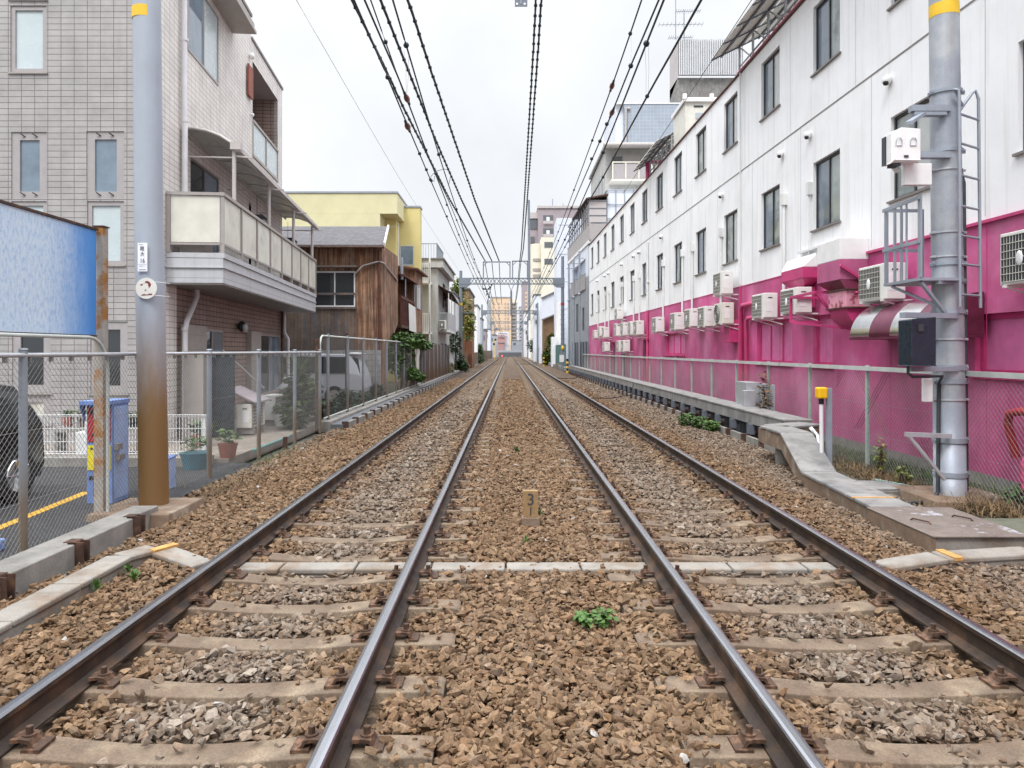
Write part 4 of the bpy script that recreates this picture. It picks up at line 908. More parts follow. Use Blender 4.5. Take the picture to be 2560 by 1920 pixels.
m = MB(); m.tube([FS.p(.93, 9.9, .08), FS.p(.93, 6.2, .08), FS.p(.93, 6.15, .09), FS.p(.93, 4.6, .09), FS.p(.93, 3.4, .09)], .055, 12)
for z_ in (9.2, 7.65, 6.1): m.tube([FS.p(.93, z_, .09), FS.p(.93, z_+.05, .09)], .064, 12)
m.build('downpipe', 'pipe_white', tb)
m = MB(); m.tube([FS.p(1.5, 2.96, .13), FS.p(1.5, 2.8, .13), FS.p(1.3, 2.62, .13), FS.p(.95, 2.3, .12), FS.p(.85, 2.1, .12), FS.p(.82, 0, .12)], .05, 12)
for z_ in (2.12, 1.0): m.tube([FS.p(.83, z_, .12), FS.p(.83, z_+.05, .12)], .057, 12)
m.build('downpipe', 'pipe_white', tb)
m = MB(); m.tube([FS.p(9.75, 2.96, .12), FS.p(9.75, 2.3, .12), FS.p(9.9, 2.1, .2), FS.p(9.9, 0, .2)], .05, 10); m.build('downpipe', 'pipe_white', tb)
m = MB(); m.tube([FS.p(9.5, 2.96, .1), FS.p(9.5, 0, .1)], .045, 10); m.build('downpipe', 'rust_dark', tb)
# ================================================================== patio objects
def ac_unit(label, loc, face, w=.8, d=.3, h=.6, group=None, round_fan=False, bracket=True, mat='ac_white'):
    """face: unit vector the fan looks to"""
    root = thing('air_conditioner', label, 'air conditioner', loc, group); B = Vector(loc); n = Vector((face[0], face[1], 0)).normalized(); u = Vector((-n.y, n.x, 0))
    fr = Fr(B, u, n); m = MB(); fbox(m, fr, -w/2, w/2, .03, h, -d/2, d/2); m.build('casing', mat, root, bevel=.012)
    if round_fan:
        g_ = MB(); c = fr.p(-w*.14, h*.52, d/2); g_.tube([c, c+n*.012], h*.42, 24); g_.build('fan_grille', 'ac_dark', root)
        g_ = MB()
        for r_ in (.12, .22, .32, .42): g_.tube([c+n*.015+u*h*r_*math.cos(t_)+Vector((0, 0, h*r_*math.sin(t_))) for t_ in np.linspace(0, 6.283, 17)], .004, 4, caps=False)
        g_.build('grille_ring', 'ac_cream', root)
    else:
        g_ = MB(); fbox(g_, fr, -w*.46, w*.28, .07, h-.04, d/2, d/2+.008); go = g_.build('fan_grille', 'ac_dark', root)
        b = MB()
        for i in range(7): z_ = .07+i*(h-.11)/6; fbox(b, fr, -w*.46, w*.28, z_-.004, z_+.004, d/2+.008, d/2+.014)
        for i in range(14): u_ = -w*.46+i*w*.74/13; fbox(b, fr, u_-.0025, u_+.0025, .07, h-.04, d/2+.008, d/2+.011)
        b.build('grille_bars', 'ac_cream', go)
        b = MB(); c = fr.p(-w*.1, h*.5, d/2+.015); b.sph(c, .012 if abs(n.x) > .5 else .06, .06 if abs(n.x) > .5 else .012, .09, 10); b.build('hub_cap', 'white', go)
    s = MB(); sg = 1 if B.x > 0 else -1
    e0 = w/2*(1 if (u.y < 0) else -1)   # the end that faces the camera
    uu = (e0, e0+(.006 if e0 > 0 else -.006)); fbox(s, fr, min(uu), max(uu), h*.28, h*.72, -d*.12, d*.34); s.build('service_cover', 'white', root, bevel=.003)
    s = MB(); fbox(s, fr, min(uu), max(uu)+.0005, h*.80, h*.84, -d*.1, d*.22); s.build('handle_slot', 'ac_dark', root)
    if bracket:
        for e_ in (-w*.38, w*.38):
            b = MB(); b.beam(fr.p(e_, .015, -d/2-.16), fr.p(e_, .015, d/2+.03), .035, .03); b.beam(fr.p(e_, -.0, d/2-.02), fr.p(e_, -.12, -d/2-.15), .025, .02)
            b.build('bracket', 'ac_white', root)
    else:
        b = MB()
        for e_ in (-w*.36, w*.36): fbox(b, fr, e_-.06, e_+.06, -.09, .028, -d/2-.02, d/2+.02)
        b.build('foot_block', 'concrete', root)
    return root
ac_unit('cream air conditioner under a slanted board on the patio', (-5.22, 14.75, .18), (1, 0), h=.50, bracket=False, mat='ac_cream')
ac_unit('white air conditioner with blocks under it behind the patio fence', (-5.35, 16.6, .16), (1, .0), h=.58, bracket=False)
m = MB(); m.hexa([(-5.6, 14.3, .98), (-4.98, 14.3, .70), (-4.98, 15.2, .70), (-5.6, 15.2, .98), (-5.6, 14.3, 1.01), (-4.98, 14.3, .73), (-4.98, 15.2, .73), (-5.6, 15.2, 1.01)]); solo(m, 'slanted_board', 'mauve_wall', 'slanted gray slatted board laid over the patio air conditioner', 'board', loc=(-5.3, 14.7, .7))
m = MB(); m.beam((-5.75, 14.6, 1.75), (-5.15, 15.3, .95), .06, .03); solo(m, 'wooden_stick', 'taupe_pale', 'pale plank leaning against the wall above the patio unit', 'plank', loc=(-5.4, 15, .9))
t_ = thing('sliding_screen', 'tall gray folding screen standing on the patio by the wall', 'screen', (-5.9, 13.7, .06)); m = MB(); m.box(-6.12, -5.75, 13.7, 13.74, .06, 1.72); m.build('panel', 'taupe', t_); m = MB(); m.box(-5.74, -5.3, 14.05, 14.1, .06, 1.7); m.build('dark_panel', 'box_dark', t_)
def pot(label, x, y, r, h, mat, z=.06, leaf='leaf', n=70, ls=.10, group=None):
    t_ = thing('potted_plant', label, 'potted plant', (x, y, z), group); m = MB(); m.tube([(x, y, z), (x, y, z+h*.8), (x, y, z+h)], [r*.75, r*.95, r*1.05], 16); m.build('pot', mat, t_)
    leafmass(leaf, [((x, y, z+h+.12), (r*1.0, r*1.0, .12))], n, ls, seed=int(abs(x*100)), droop=.0).build('leaves', leaf, t_)
pot('plant in a teal blue pot behind the left fence', -4.62, 10.75, .22, .24, 'planter_blue', 0)
pot('plant in a reddish brown pot beside the teal pot', -4.42, 11.45, .15, .22, 'terracotta', .06)
pot('broad leaved plant in a brown pot against the patio wall', -5.4, 12.8, .16, .2, 'terracotta', .06, n=90, ls=.14)
pot('spiky plant in a terracotta pot by the stone lantern', -4.95, 17.3, .14, .2, 'terracotta', .06)
ln = thing('stone_lantern', 'pale carved stone lantern standing among the patio plants', 'stone lantern', (-5.2, 16.9, .06)); m = MB()
X_, Y_ = -5.2, 16.9
m.tube([(X_, Y_, .06), (X_, Y_, .12), (X_, Y_, .3), (X_, Y_, .62), (X_, Y_, .66)], [.15, .15, .1, .09, .13], 8); m.build('shaft', 'stone_gray', ln)
m = MB(); m.box(X_-.1, X_+.1, Y_-.1, Y_+.1, .665, .84); m.build('light_box', 'stone_gray', ln); m = MB(); m.tube([(X_, Y_, .842), (X_, Y_, .87), (X_, Y_, .98), (X_, Y_, 1.05)], [.2, .19, .07, .05], 8); m.sph((X_, Y_, 1.08), .05); m.build('cap', 'stone_gray', ln)
pot('plant in a round white ribbed pot in front of the stone lantern', -5.1, 16.2, .13, .26, 'white', .06, n=40)
plant('palm_shrub', 'spiky dark palm like shrub at the end of the low left fence', 'shrub', [((-4.65, 16.3, .8), (.3, .4, .5)), ((-4.85, 17.4, .6), (.35, .5, .5)), ((-4.6, 15.6, .35), (.2, .3, .3))], 2200, .16, ['leaf', 'leaf_dark'], (-4.7, 16.4, 0), 6, 51)
m = MB(); rs = np.random.RandomState(4)
for i in range(46):
    a = rs.uniform(0, 6.28); e_ = rs.uniform(.3, 1.4); p = Vector((-4.65, 16.1, 1.25)); d = Vector((math.cos(a)*math.cos(e_), math.sin(a)*math.cos(e_), math.sin(e_))); s_ = Vector((-math.sin(a), math.cos(a), 0))*.014
    m.add([p-s_, p+s_, p+d*.5+s_*.3-Vector((0, 0, .04)), p+d*.5-s_*.3-Vector((0, 0, .04))], [(0, 1, 2, 3)])
m.tube([(-4.65, 16.1, .0), (-4.65, 16.1, 1.27)], .045, 8); solo(m, 'yucca', 'leaf', 'spiky yucca head rising above the shrub by the fence', 'plant', loc=(-4.65, 16.1, 0))
m = MB(); m.tube([(-4.25, 12.1, .08), (-4.22, 13, .09), (-4.25, 14.1, .08)], .02, 8); solo(m, 'hose', 'teal', 'teal green hose lying along the foot of the fence', 'hose', loc=(-4.25, 13, .08))
m = MB(); m.box(-4.02, -3.96, 12.95, 13.03, -.1, .2); solo(m, 'stake', 'rust_dark', 'short rusty steel stake in the stones before the fence', 'stake', loc=(-4, 13, 0))
plant('climbing_vine', 'bright green leafy vine hanging over the tall left fence', 'vine', [((-4.3, 29.5, 2.1), (.35, 1.6, .4)), ((-4.1, 32.0, 2.15), (.35, 1.5, .35)), ((-4.45, 28, 1.6), (.3, 1.2, .8)), ((-4.0, 34.5, 2.0), (.25, 1.1, .2)), ((-4.5, 31.5, 1.2), (.35, 2, .8))], 3600, .2, ['leaf_bright', 'leaf'], (-4.5, 30, 0), 7, 61, sr=.02)
plant('vine_clump', 'yellow green vine clump low on the tall left fence', 'vine', [((-4.1, 31.0, .75), (.2, 1.0, .25)), ((-4.0, 32.5, .55), (.2, .7, .2))], 700, .18, 'leaf_bright', (-4.3, 31.5, .1), 3, 62)
m = MB(); m.prism([(32.2, .85), (32.2, 1.9), (32.5, 2.05), (32.75, 1.85), (33.3, 2.0), (33.4, 1.6), (32.95, 1.35), (32.95, .85)], 'x', -4.12, -4.09); solo(m, 'white_board', 'white_dirty', 'forked white board fixed to the tall left fence below the vine', 'board', loc=(-4.1, 32.6, 1))
for i, (y_, h_) in enumerate([(20.5, .55), (22.5, .4), (25, .5), (18.3, .45)]):
    plant('fence_bush', ['dark low bush behind the mesh fence below the van', 'small dark bush behind the mesh fence, mid way along the van', 'low dark bush behind the mesh fence beyond the van', 'dark bush just behind the start of the tall fence'][i], 'bush', [((-4.6, y_, h_*.6), (.3, .9, h_*.6))], 700, .12, 'leaf_dark', (-4.6, y_, 0), 3, 70+i)
# concrete block wall behind the van
m = MB(); m.box(-12, -4.5, 25.5, 25.65, 0, 1.75); solo(m, 'block_wall', 'block_wall', 'gray block wall behind the silver van', 'wall', loc=(-8, 25.6, 0))
m = MB(); m.box(-4.95, -4.85, 22.0, 22.1, 0, 2.25); solo(m, 'timber_post', 'rust_dark', 'dark timber post standing behind the mesh fence by the van', 'post', loc=(-4.9, 22, 0))
# ================================================================== wooden house
wh = thing('wooden_house', 'old two storey house clad in weathered brown vertical boards', 'house', (-6, 26, 0))
FW = Fr((0, 26, 0), (1, 0, 0), (0, -1, 0)); x1 = PX(955, 26); wx0, wx1 = PX(785, 26), PX(888, 26); zw0, zw1 = PZ(767, 26), PZ(678, 26)
m = MB(); xs = PX(890, 26); wall_open(m, FW, xs, x1, -.05, 5.5, [], .1); wall_open(m, FW, -11, xs, zw1-.02+.05, 5.5, [], .1)
m.build('front_wall', 'wood', wh)
m = MB(); wall_open(m, FW, -11, xs, -.05, zw1+.03, [(wx0, wx1, zw0, zw1)], .1); m.build('front_wall', 'wood_gray', wh)
window(wh, FW, wx0, wx1, zw0, zw1, d=-.06, cols=2, fw=.05, fm='white', gm=('glass_dark',))
m = MB(); fbox(m, FW, wx0-.4, wx1+.1, 4.68, 4.74, 0, .3); fbox(m, FW, wx0-.05, wx1+.05, zw0-.08, zw0-.01, 0, .08); fbox(m, FW, wx0, wx1, zw0+.42, zw0+.5, .02, .06); m.build('window_trim', 'wood_gray', wh)
m = MB(); A_ = (x1, 26); B2 = (x1+.08, 29.2)
m.add([(A_[0], 26, -.05), (A_[0], 26, 5.5), (B2[0], 29.2, 5.5), (B2[0], 29.2, 2.8), (x1+.04, 27.3, 1.9), (x1+.02, 26.5, -.05)], [(0, 1, 2, 3, 4, 5)])
m.quad((B2[0], 29.2, 2.8), (B2[0], 29.2, 5.5), (-8, 29.2, 5.5), (-8, 29.2, 2.8)); m.build('side_wall', 'wood', wh)
m = MB(); m.hexa([(-11, 25.6, 5.38), (x1+.12, 25.6, 5.38), (-4.82, 28.8, 6.55), (-11, 28.8, 6.55), (-11, 25.6, 5.45), (x1+.12, 25.6, 5.45), (-4.82, 28.8, 6.63), (-11, 28.8, 6.63)]); ro = m.build('roof', 'roof_slate', wh)
m = MB(); m.tube([(-11, 25.55, 5.36), (x1+.15, 25.55, 5.36)], .05, 8); m.build('gutter', 'rust_dark', ro); m = MB(); m.beam((x1+.16, 25.58, 5.46), (-4.77, 28.8, 6.63), .06, .14); m.build('rake_board', 'white_dirty', ro)
m = MB(); m.tube([(x1-.1, 25.9, 5.3), (x1-.1, 25.9, 4.2), (x1-.06, 25.9, 0)], .04, 8); m.build('downpipe', 'wood_red', wh)
m = MB(); m.tube([(wx1, 25.9, 4.45), (wx1+.3, 25.9, 4.75), (x1-.1, 25.88, 4.9), (x1+.06, 26.1, 4.85), (x1+.1, 28.9, 4.5)], .03, 6); m.build('conduit', 'taupe_pale', wh)
# balcony and rear wing
X2 = -4.33
m = MB(); m.box(-5.1, X2, 29.35, 33.4, 2.66, 2.78)
for y_ in (29.6, 31.5, 33.2): m.beam((-4.5, y_, 2.65), (-5.0, y_, 1.9), .1, .1); m.box(-4.5, -4.4, y_-.05, y_+.05, 0 if y_ > 30 else 1.9, 2.66)
bo = m.build('balcony', 'rust_dark', wh)
m = MB(); m.box(X2-.05, X2, 29.35, 33.4, 3.85, 3.95)
for i in range(22): m.box(X2-.04, X2-.01, 29.4+i*.19, 29.45+i*.19, 2.78, 3.85)
m.box(-5.1, X2, 29.33, 29.38, 3.85, 3.95)
for i in range(6): m.box(-5.1+i*.14, -5.06+i*.14, 29.34, 29.38, 2.78, 3.85)
m.build('railing', 'wood_red', bo)
m = MB(); m.add([(X2+.03, 31.1, 3.75), (X2+.03, 33.3, 3.7), (X2+.05, 33.5, 2.55), (X2+.02, 31.4, 2.6), (X2+.05, 31.1, 3.75), (X2+.05, 33.3, 3.7), (X2+.07, 33.5, 2.55), (X2+.04, 31.4, 2.6)], [(0, 1, 2, 3), (4, 5, 6, 7), (0, 1, 5, 4), (1, 2, 6, 5), (2, 3, 7, 6), (3, 0, 4, 7)]); o = m.build('sheet_panel', 'white_dirty', bo)
m = MB(); m.quad((-5.3, 29.3, 2.7), (-5.3, 33.5, 2.7), (-5.3, 33.5, 5.3), (-5.3, 29.3, 5.3)); m.build('shaded_wall', 'box_dark', wh)  # shade behind the balcony put into the dark wall colour
m = MB(); m.hexa([(-5.5, 29.2, 5.0), (X2+.1, 29.2, 4.75), (X2+.15, 33.6, 4.75), (-5.5, 33.6, 5.0), (-5.5, 29.2, 5.04), (X2+.1, 29.2, 4.79), (X2+.15, 33.6, 4.79), (-5.5, 33.6, 5.04)]); m.build('awning', 'wood_red', wh)
m = MB(); m.tube([(X2, 30.4, 3.95), (X2, 30.4, 4.75)], .03, 6); m.tube([(X2, 33.2, 3.95), (X2, 33.2, 4.75)], .03, 6); m.tube([(X2, 29.4, 4.6), (X2, 29.4, 5.5)], .06, 6); m.build('awning_post', 'steel', wh)
m = MB(); m.quad((X2, 33.4, 2.0), (X2, 36.4, 2.0), (X2, 36.4, 5.4), (X2, 33.4, 5.4)); m.quad((X2, 33.4, 2.0), (X2, 33.4, 5.4), (-7, 33.4, 5.4), (-7, 33.4, 2.0)); m.build('side_wall', 'wood', wh)
F3_ = Fr((X2, 0, 0), (0, 1, 0), (1, 0, 0)); window(wh, F3_, 34.0, 35.3, 3.7, 4.85, d=.0, cols=2, fm='steel_light', gm=('glass_frost',))
m = MB(); m.hexa([(-8, 33.1, 5.9), (X2+.2, 33.1, 5.4), (X2+.25, 36.7, 5.4), (-8, 36.7, 5.9), (-8, 33.1, 5.98), (X2+.2, 33.1, 5.48), (X2+.25, 36.7, 5.48), (-8, 36.7, 5.98)]); m.build('roof', 'wood_red', wh)
m = MB()
for y_ in (33.6, 35.0, 36.2): m.box(X2-.12, X2-.02, y_-.06, y_+.06, 0, 2.0)
m.build('stilt', 'wood_gray', wh)
# ================================================================== yellow building
yb = thing('yellow_building', 'pale yellow flat roofed building rising behind the wooden house', 'building', (-8, 34.5, 0))
YA = PX(993, 38.5); m = MB(); m.box(-16, YA, 38.5, 48, PZ(534, 38.5), PZ(483, 38.5)); m.box(-16, PX(950, 38.5), 38.5, 48, 0, PZ(534, 38.5)-.003); m.build('front_wall', 'yellow_wall', yb)
m = MB(); m.box(PX(950, 38.5)+.003, PX(990, 40), 40, 48, 0, PZ(534, 38.5)-.004); m.build('recessed_wall', 'yellow_wall_warm', yb)
YB = PX(1050, 41); m = MB(); m.box(PX(997, 41), YB, 41, 41.8, -.05, PZ(519, 41)); wb = m.build('wing_wall', 'yellow_wall_warm', yb)
m = MB(); m.box(-16, YA+.04, 38.45, 48, PZ(483, 38.5)+.002, PZ(480, 38.5)+.03); m.box(PX(997, 41)-.03, YB+.04, 40.95, 41.85, PZ(519, 41)+.002, PZ(516, 41)+.03); m.build('roof_trim', 'steel', yb)
FY = Fr((0, 41, 0), (1, 0, 0), (0, -1, 0)); window(yb, FY, PX(1000, 41), PX(1035, 41), PZ(664, 41), PZ(614, 41), d=.0, cols=1, rows=1, fm='steel_light', gm=('glass_sky_tint',))
m = MB(); m.tube([(PX(994.5, 40.9), 40.9, 0), (PX(994.5, 40.9), 40.9, 9.6)], .08, 8); m.build('downpipe', 'white', yb)
m = MB(); FYa = Fr((0, 38.5, 0), (1, 0, 0), (0, -1, 0)); fbox(m, FYa, -16, YA, 8.28, 8.29, 0, .012); m.build('joint_line', 'gray_wall', yb)
# ================================================================== gray white house beyond
gh = thing('white_house', 'gray white stucco house with roof railing and rusty awning', 'house', (-4.8, 46, 0))
Y0 = 46; xa, xb = PX(1052, Y0), PX(1108, Y0)
m = MB(); m.box(-9, xb-.35, Y0, 55, -.05, 6.9); m.build('wall', 'gray_wall', gh)
m = MB(); m.box(-9, xb, Y0-.3, 55.3, 6.95, 7.45); ro = m.build('roof', 'gray_wall', gh); m = MB(); m.box(-9, xb+.1, Y0-.4, 55.5, 7.453, 7.53); m.build('roof_edge', 'taupe_dark', ro)
m = MB(); xr = PX(1093, Y0); m.box(-9, xr, Y0, Y0+.05, 8.45, 8.5); m.box(xr-.05, xr, Y0, 50.5, 8.45, 8.5)
for i in range(24): x_ = xr-.03-i*.17; m.box(x_-.02, x_, Y0, Y0+.04, 7.53, 8.45)
for i in range(26): m.box(xr-.04, xr, Y0+i*.17, Y0+i*.17+.03, 7.53, 8.45)
m.build('roof_railing', 'steel', gh)
GF = Fr((xb-.35, 0, 0), (0, 1, 0), (1, 0, 0))
window(gh, GF, 49.5, 50.9, 4.6, 6.3, d=.01, cols=2, rows=2, fm='frame_dark', gm=('glass_dark',)); window(gh, GF, 51.5, 53, 4.4, 5.9, d=.01, cols=2, fm='rust_dark', gm=('glass_dark',)); window(gh, GF, 48, 49.2, .6, 2.2, d=.01, cols=2, fm='rust_dark', gm=('glass_dark',)); window(gh, GF, 50, 52, .6, 2.2, d=.01, cols=3, fm='wood_gray', gm=('glass_dark',))
m = MB(); m.hexa([(xb-.4, 46.4, 5.9), (xb+.55, 46.4, 5.35), (xb+.55, 53, 5.0), (xb-.4, 53, 5.6), (xb-.4, 46.4, 5.95), (xb+.55, 46.4, 5.4), (xb+.55, 53, 5.05), (xb-.4, 53, 5.65)]); m.build('awning', 'rust_dark', gh)
m = MB(); m.box(xb-.35, xb+.35, 46.4, 52, 2.9, 3.05); bo = m.build('balcony', 'white_dirty', gh); m = MB(); m.box(xb+.31, xb+.35, 46.4, 52, 3.055, 4.15); m.box(xb-.35, xb+.3, 46.4, 46.44, 4.1, 4.15); m.build('parapet_panel', 'siding_gray', bo)
m = MB()
for y_ in (46.5, 49, 51.9): m.tube([(xb+.3, y_, 4.15), (xb+.3, y_, 5.4)], .03, 6)
m.build('awning_post', 'white_dirty', gh)
m = MB(); xe = PX(1074, 44.5)
for z_ in (2.75, 5.85): m.box(xa, xe, 44.5, 46, z_, z_+.15)
for z_ in (3.95, 7.0): m.box(xa, xe, 44.5, 44.55, z_, z_+.06)
for i in range(8): x_ = xa+i*(xe-xa)/7; m.box(x_-.015, x_+.015, 44.5, 44.54, 2.9, 3.95); m.box(x_-.015, x_+.015, 44.5, 44.54, 6.0, 7.0)
for x_ in (xa, xe): m.box(x_-.05, x_+.05, 44.5, 44.6, 0, 7.4)
m.build('steel_balcony', 'white', gh)
ac_unit('air conditioner on the balcony of the gray white house', (xb-.05, 46.25, 3.05), (0, -1), w=.45, bracket=False)
m = MB(); xw = PX(1142, 62); m.box(-9, xw, 58, 66, -.05, 6.3); o = thing('pale_house', 'narrow pale house just before the left gantry post', 'house', (-5, 58, 0)); m.build('wall', 'white_wall', o); window(o, Fr((0, 58, 0), (1, 0, 0), (0, -1, 0)), xw-1.0, xw-.3, 4.2, 5.6, d=0, cols=1); m = MB(); m.box(-9, xw+.1, 57.8, 66, 6.31, 6.45); m.build('roof', 'far_dark', o); m = MB(); m.box(xw-.9, xw+.05, 57.4, 58, 3.3, 3.42); m.build('awning', 'far_dark', o)
# ================================================================== white and pink building
WA = .017; n_ = Vector((-1, -WA, 0)); FR = Fr((6.4, 0, 0), (-WA, 1, 0), (-1, -WA, 0))
def YW(px, x0=6.4): return x0/((px-VX)/F+WA)
pb = thing('pink_white_building', 'long three storey building painted white above and bright pink below', 'building', (6.4, 20, 0))
wins = []
for k in range(15):
    u1 = 8.95+2.9*k; u0 = u1-1.15
    wins += [(u0, u1, 4.16, 5.52), (u0, u1, 7.30, 8.66)]
m = MB(); wall_open(m, FR, -4, 50.6, 3.42, 9.0, wins, .13); m.build('upper_wall', 'white_wall', pb)
low = [(7.6, 9.76, 1.42, 2.22), (13.9, 14.75, 1.44, 2.44), (15.8, 17.95, 1.44, 2.44), (24.8, 27.6, 1.58, 2.36), (30.9, 31.9, .1, 2.2), (36.4, 37.6, .1, 2.1), (39.5, 40.5, .1, 2.2), (3.5, 5.5, 1.42, 2.22)]
m = MB(); wall_open(m, FR, -4, 50.6, .12, 3.42, low, .16); m.build('lower_wall', 'pink', pb)
m = MB(); wall_open(m, FR, -4, 50.6, -.1, .12, [], .1); fbox(m, FR, -4, 50.6, -.1, .10, -.1, -.02); m.build('plinth', 'concrete', pb)
for w_ in wins:
    f = window(pb, FR, *w_, d=-.11, cols=2, fw=.045, gm=random.choice([('glass_curtain', 'glass_blue'), ('glass_curtain', 'glass_blue'), ('glass_white', 'glass_mid'), ('glass_mid', 'glass_blue'), ('glass_white', 'glass_blue')]))
    s_ = MB(); fbox(s_, FR, w_[0]-.05, w_[1]+.05, w_[2]-.035, w_[2]-.001, -.1, .045); s_.build('sill', 'taupe_dark', f)
for i, w_ in enumerate(low):
    if w_[2] < .5:
        d_ = MB(); fbox(d_, FR, w_[0]+.06, w_[1]-.06, w_[2]+.02, w_[3]-.06, -.14, -.11); do = d_.build('door', 'ac_dark', pb)
        d_ = MB(); fbox(d_, FR, w_[0], w_[0]+.055, w_[2], w_[3], -.14, -.07); fbox(d_, FR, w_[1]-.055, w_[1], w_[2], w_[3], -.14, -.07); fbox(d_, FR, w_[0]+.06, w_[1]-.06, w_[3]-.055, w_[3], -.14, -.07); d_.build('frame', 'taupe_dark', do)
    else:
        f = window(pb, FR, *w_, d=-.12, cols=3 if w_[1]-w_[0] > 1 and i != 0 else 1, fw=.07, fm='pink_deep', gm=('pink_pale',))
        s_ = MB(); fbox(s_, FR, w_[0]-.05, w_[1]+.05, w_[2]-.05, w_[2]-.001, -.1, .05); s_.build('sill', 'pink_deep', f)
m = MB(); m.quad(FR.p(-4, 9.0), FR.p(50.6, 9.0), FR.p(50.6, 9.0, -9), FR.p(-4, 9.0, -9)); m.quad(FR.p(50.6, -.1), FR.p(50.6, 9.0), FR.p(50.6, 9, -9), FR.p(50.6, -.1, -9)); m.quad(FR.p(-4, -.1), FR.p(-4, 9.0), FR.p(-4, 9, -9), FR.p(-4, -.1, -9)); m.build('roof', 'concrete_gray', pb)
m = MB(); fbox(m, FR, -4, 50.6, 9.002, 9.04, -.2, .05); m.build('roof_edge', 'wood_red', pb)
m = MB(); m.tube([FR.p(8, 9.08, .0), FR.p(19.3, 9.08, .0)], .04, 8); m.build('roof_pipe', 'pink_pipe', pb)
m = MB(); fbox(m, FR, -4, 50.6, 6.425, 6.45, .001, .008); m.build('floor_joint', 'taupe_dark', pb)
m = MB(); fbox(m, FR, -4, 13.2, 3.40, 3.44, .0015, .05); fbox(m, FR, 13.2, 50.6, 3.405, 3.425, .0015, .012); m.build('drip_edge', 'pink_deep', pb)
m = MB()
for k in range(18): u_ = 9.55+2.9*k-2.9; fbox(m, FR, u_, u_+.008, 3.5, 6.42, .001, .004) ; fbox(m, FR, u_+.55, u_+.558, 6.46, 8.98, .001, .004)
m.build('panel_joint', 'far_gray', pb)
m = MB()
for k in range(20): fbox(m, FR, 7.2+2.9*k*.8, 7.21+2.9*k*.8, .13, 3.38, .001, .004)
m.build('panel_joint', 'pink_deep', pb)
# vent hoods, vertical refrigerant ducts with caps
for px, py in ((2226, 195), (2026, 334), (1957, 383), (1807, 486), (1656, 590), (1600, 628), (1586, 639), (1556, 661), (1523, 685), (1514, 689), (1495.6, 699)):
    u_ = YW(px); z_ = 6.13; m = MB(); m.sph(FR.p(u_, z_, .06), .075, .09, .085, 10); o = m.build('vent_hood', 'white', pb); m = MB(); m.sph(FR.p(u_-.02, z_-.045, .085), .05, .055, .05, 8); m.build('vent_mouth', 'black', o)
for px in (1586.7, 1601, 1661, 1709.5, 1734, 1806.6, 1965, 1497, 1514.5, 1524, 1558):
    u_ = YW(px); m = MB(); z0 = 2.9 if px > 1600 else 2.6; m.tube([FR.p(u_, z0, .05), FR.p(u_, 5.0, .05)], .035, 8); fbox(m, FR, u_-.07, u_+.07, 4.95, 5.2, 0, .11); m.build('pipe_cover', 'white_dirty', pb)
u_ = YW(2029); m = MB(); m.tube([FR.p(u_, 3.7, .05), FR.p(u_, 5.05, .05)], .02, 6); fbox(m, FR, u_-.06, u_+.06, 4.9, 5.15, 0, .1); m.build('pipe_cover', 'white_dirty', pb)
u_ = YW(1622); m = MB(); m.tube([FR.p(u_, 3.44, .06), FR.p(u_, 6.3, .06)], .05, 8); fbox(m, FR, u_-.1, u_+.1, 4.6, 4.63, 0, .1); m.build('downpipe', 'white_dirty', pb); m = MB(); m.tube([FR.p(u_, .0, .06), FR.p(u_, 3.42, .06)], .055, 8); fbox(m, FR, u_-.12, u_+.12, 2.2, 2.23, 0, .12); m.build('downpipe', 'pink_pipe', pb)
u_ = YW(1854); m = MB(); m.tube([FR.p(u_, 3.45, .04), FR.p(u_, 9, .04)], .018, 6); m.build('downpipe', 'white_dirty', pb); m = MB(); m.tube([FR.p(u_, .0, .04), FR.p(u_, 3.4, .04)], .02, 6); m.build('downpipe', 'pink_deep', pb)
u_ = YW(1871); m = MB(); m.tube([FR.p(u_-.9, 2.9, .08), FR.p(u_+.2, 2.9, .08), FR.p(u_+.35, 2.8, .08), FR.p(u_+.35, .3, .08)], .06, 10); m.tube([FR.p(u_-1.2, 2.55, .08), FR.p(u_-.2, 2.55, .08), FR.p(u_-.1, 2.5, .08), FR.p(u_-.1, .2, .08)], .05, 10); m.build('pink_pipes', 'pink_pipe', pb)
m = MB(); u_ = YW(1843); fbox(m, FR, u_-.12, u_+.35, 1.95, 2.55, .0, .25); m.build('meter_box', 'pink_deep', pb, bevel=.01)
m = MB(); m.tube([FR.p(30.8, 9.0, .02), FR.p(30.8, 9.75, .02)], .1, 10); m.tube([FR.p(30.8, 9.7, -.02), FR.p(30.8, 9.7, -1.5)], .08, 10); m.build('roof_pipe', 'pink_pipe', pb)
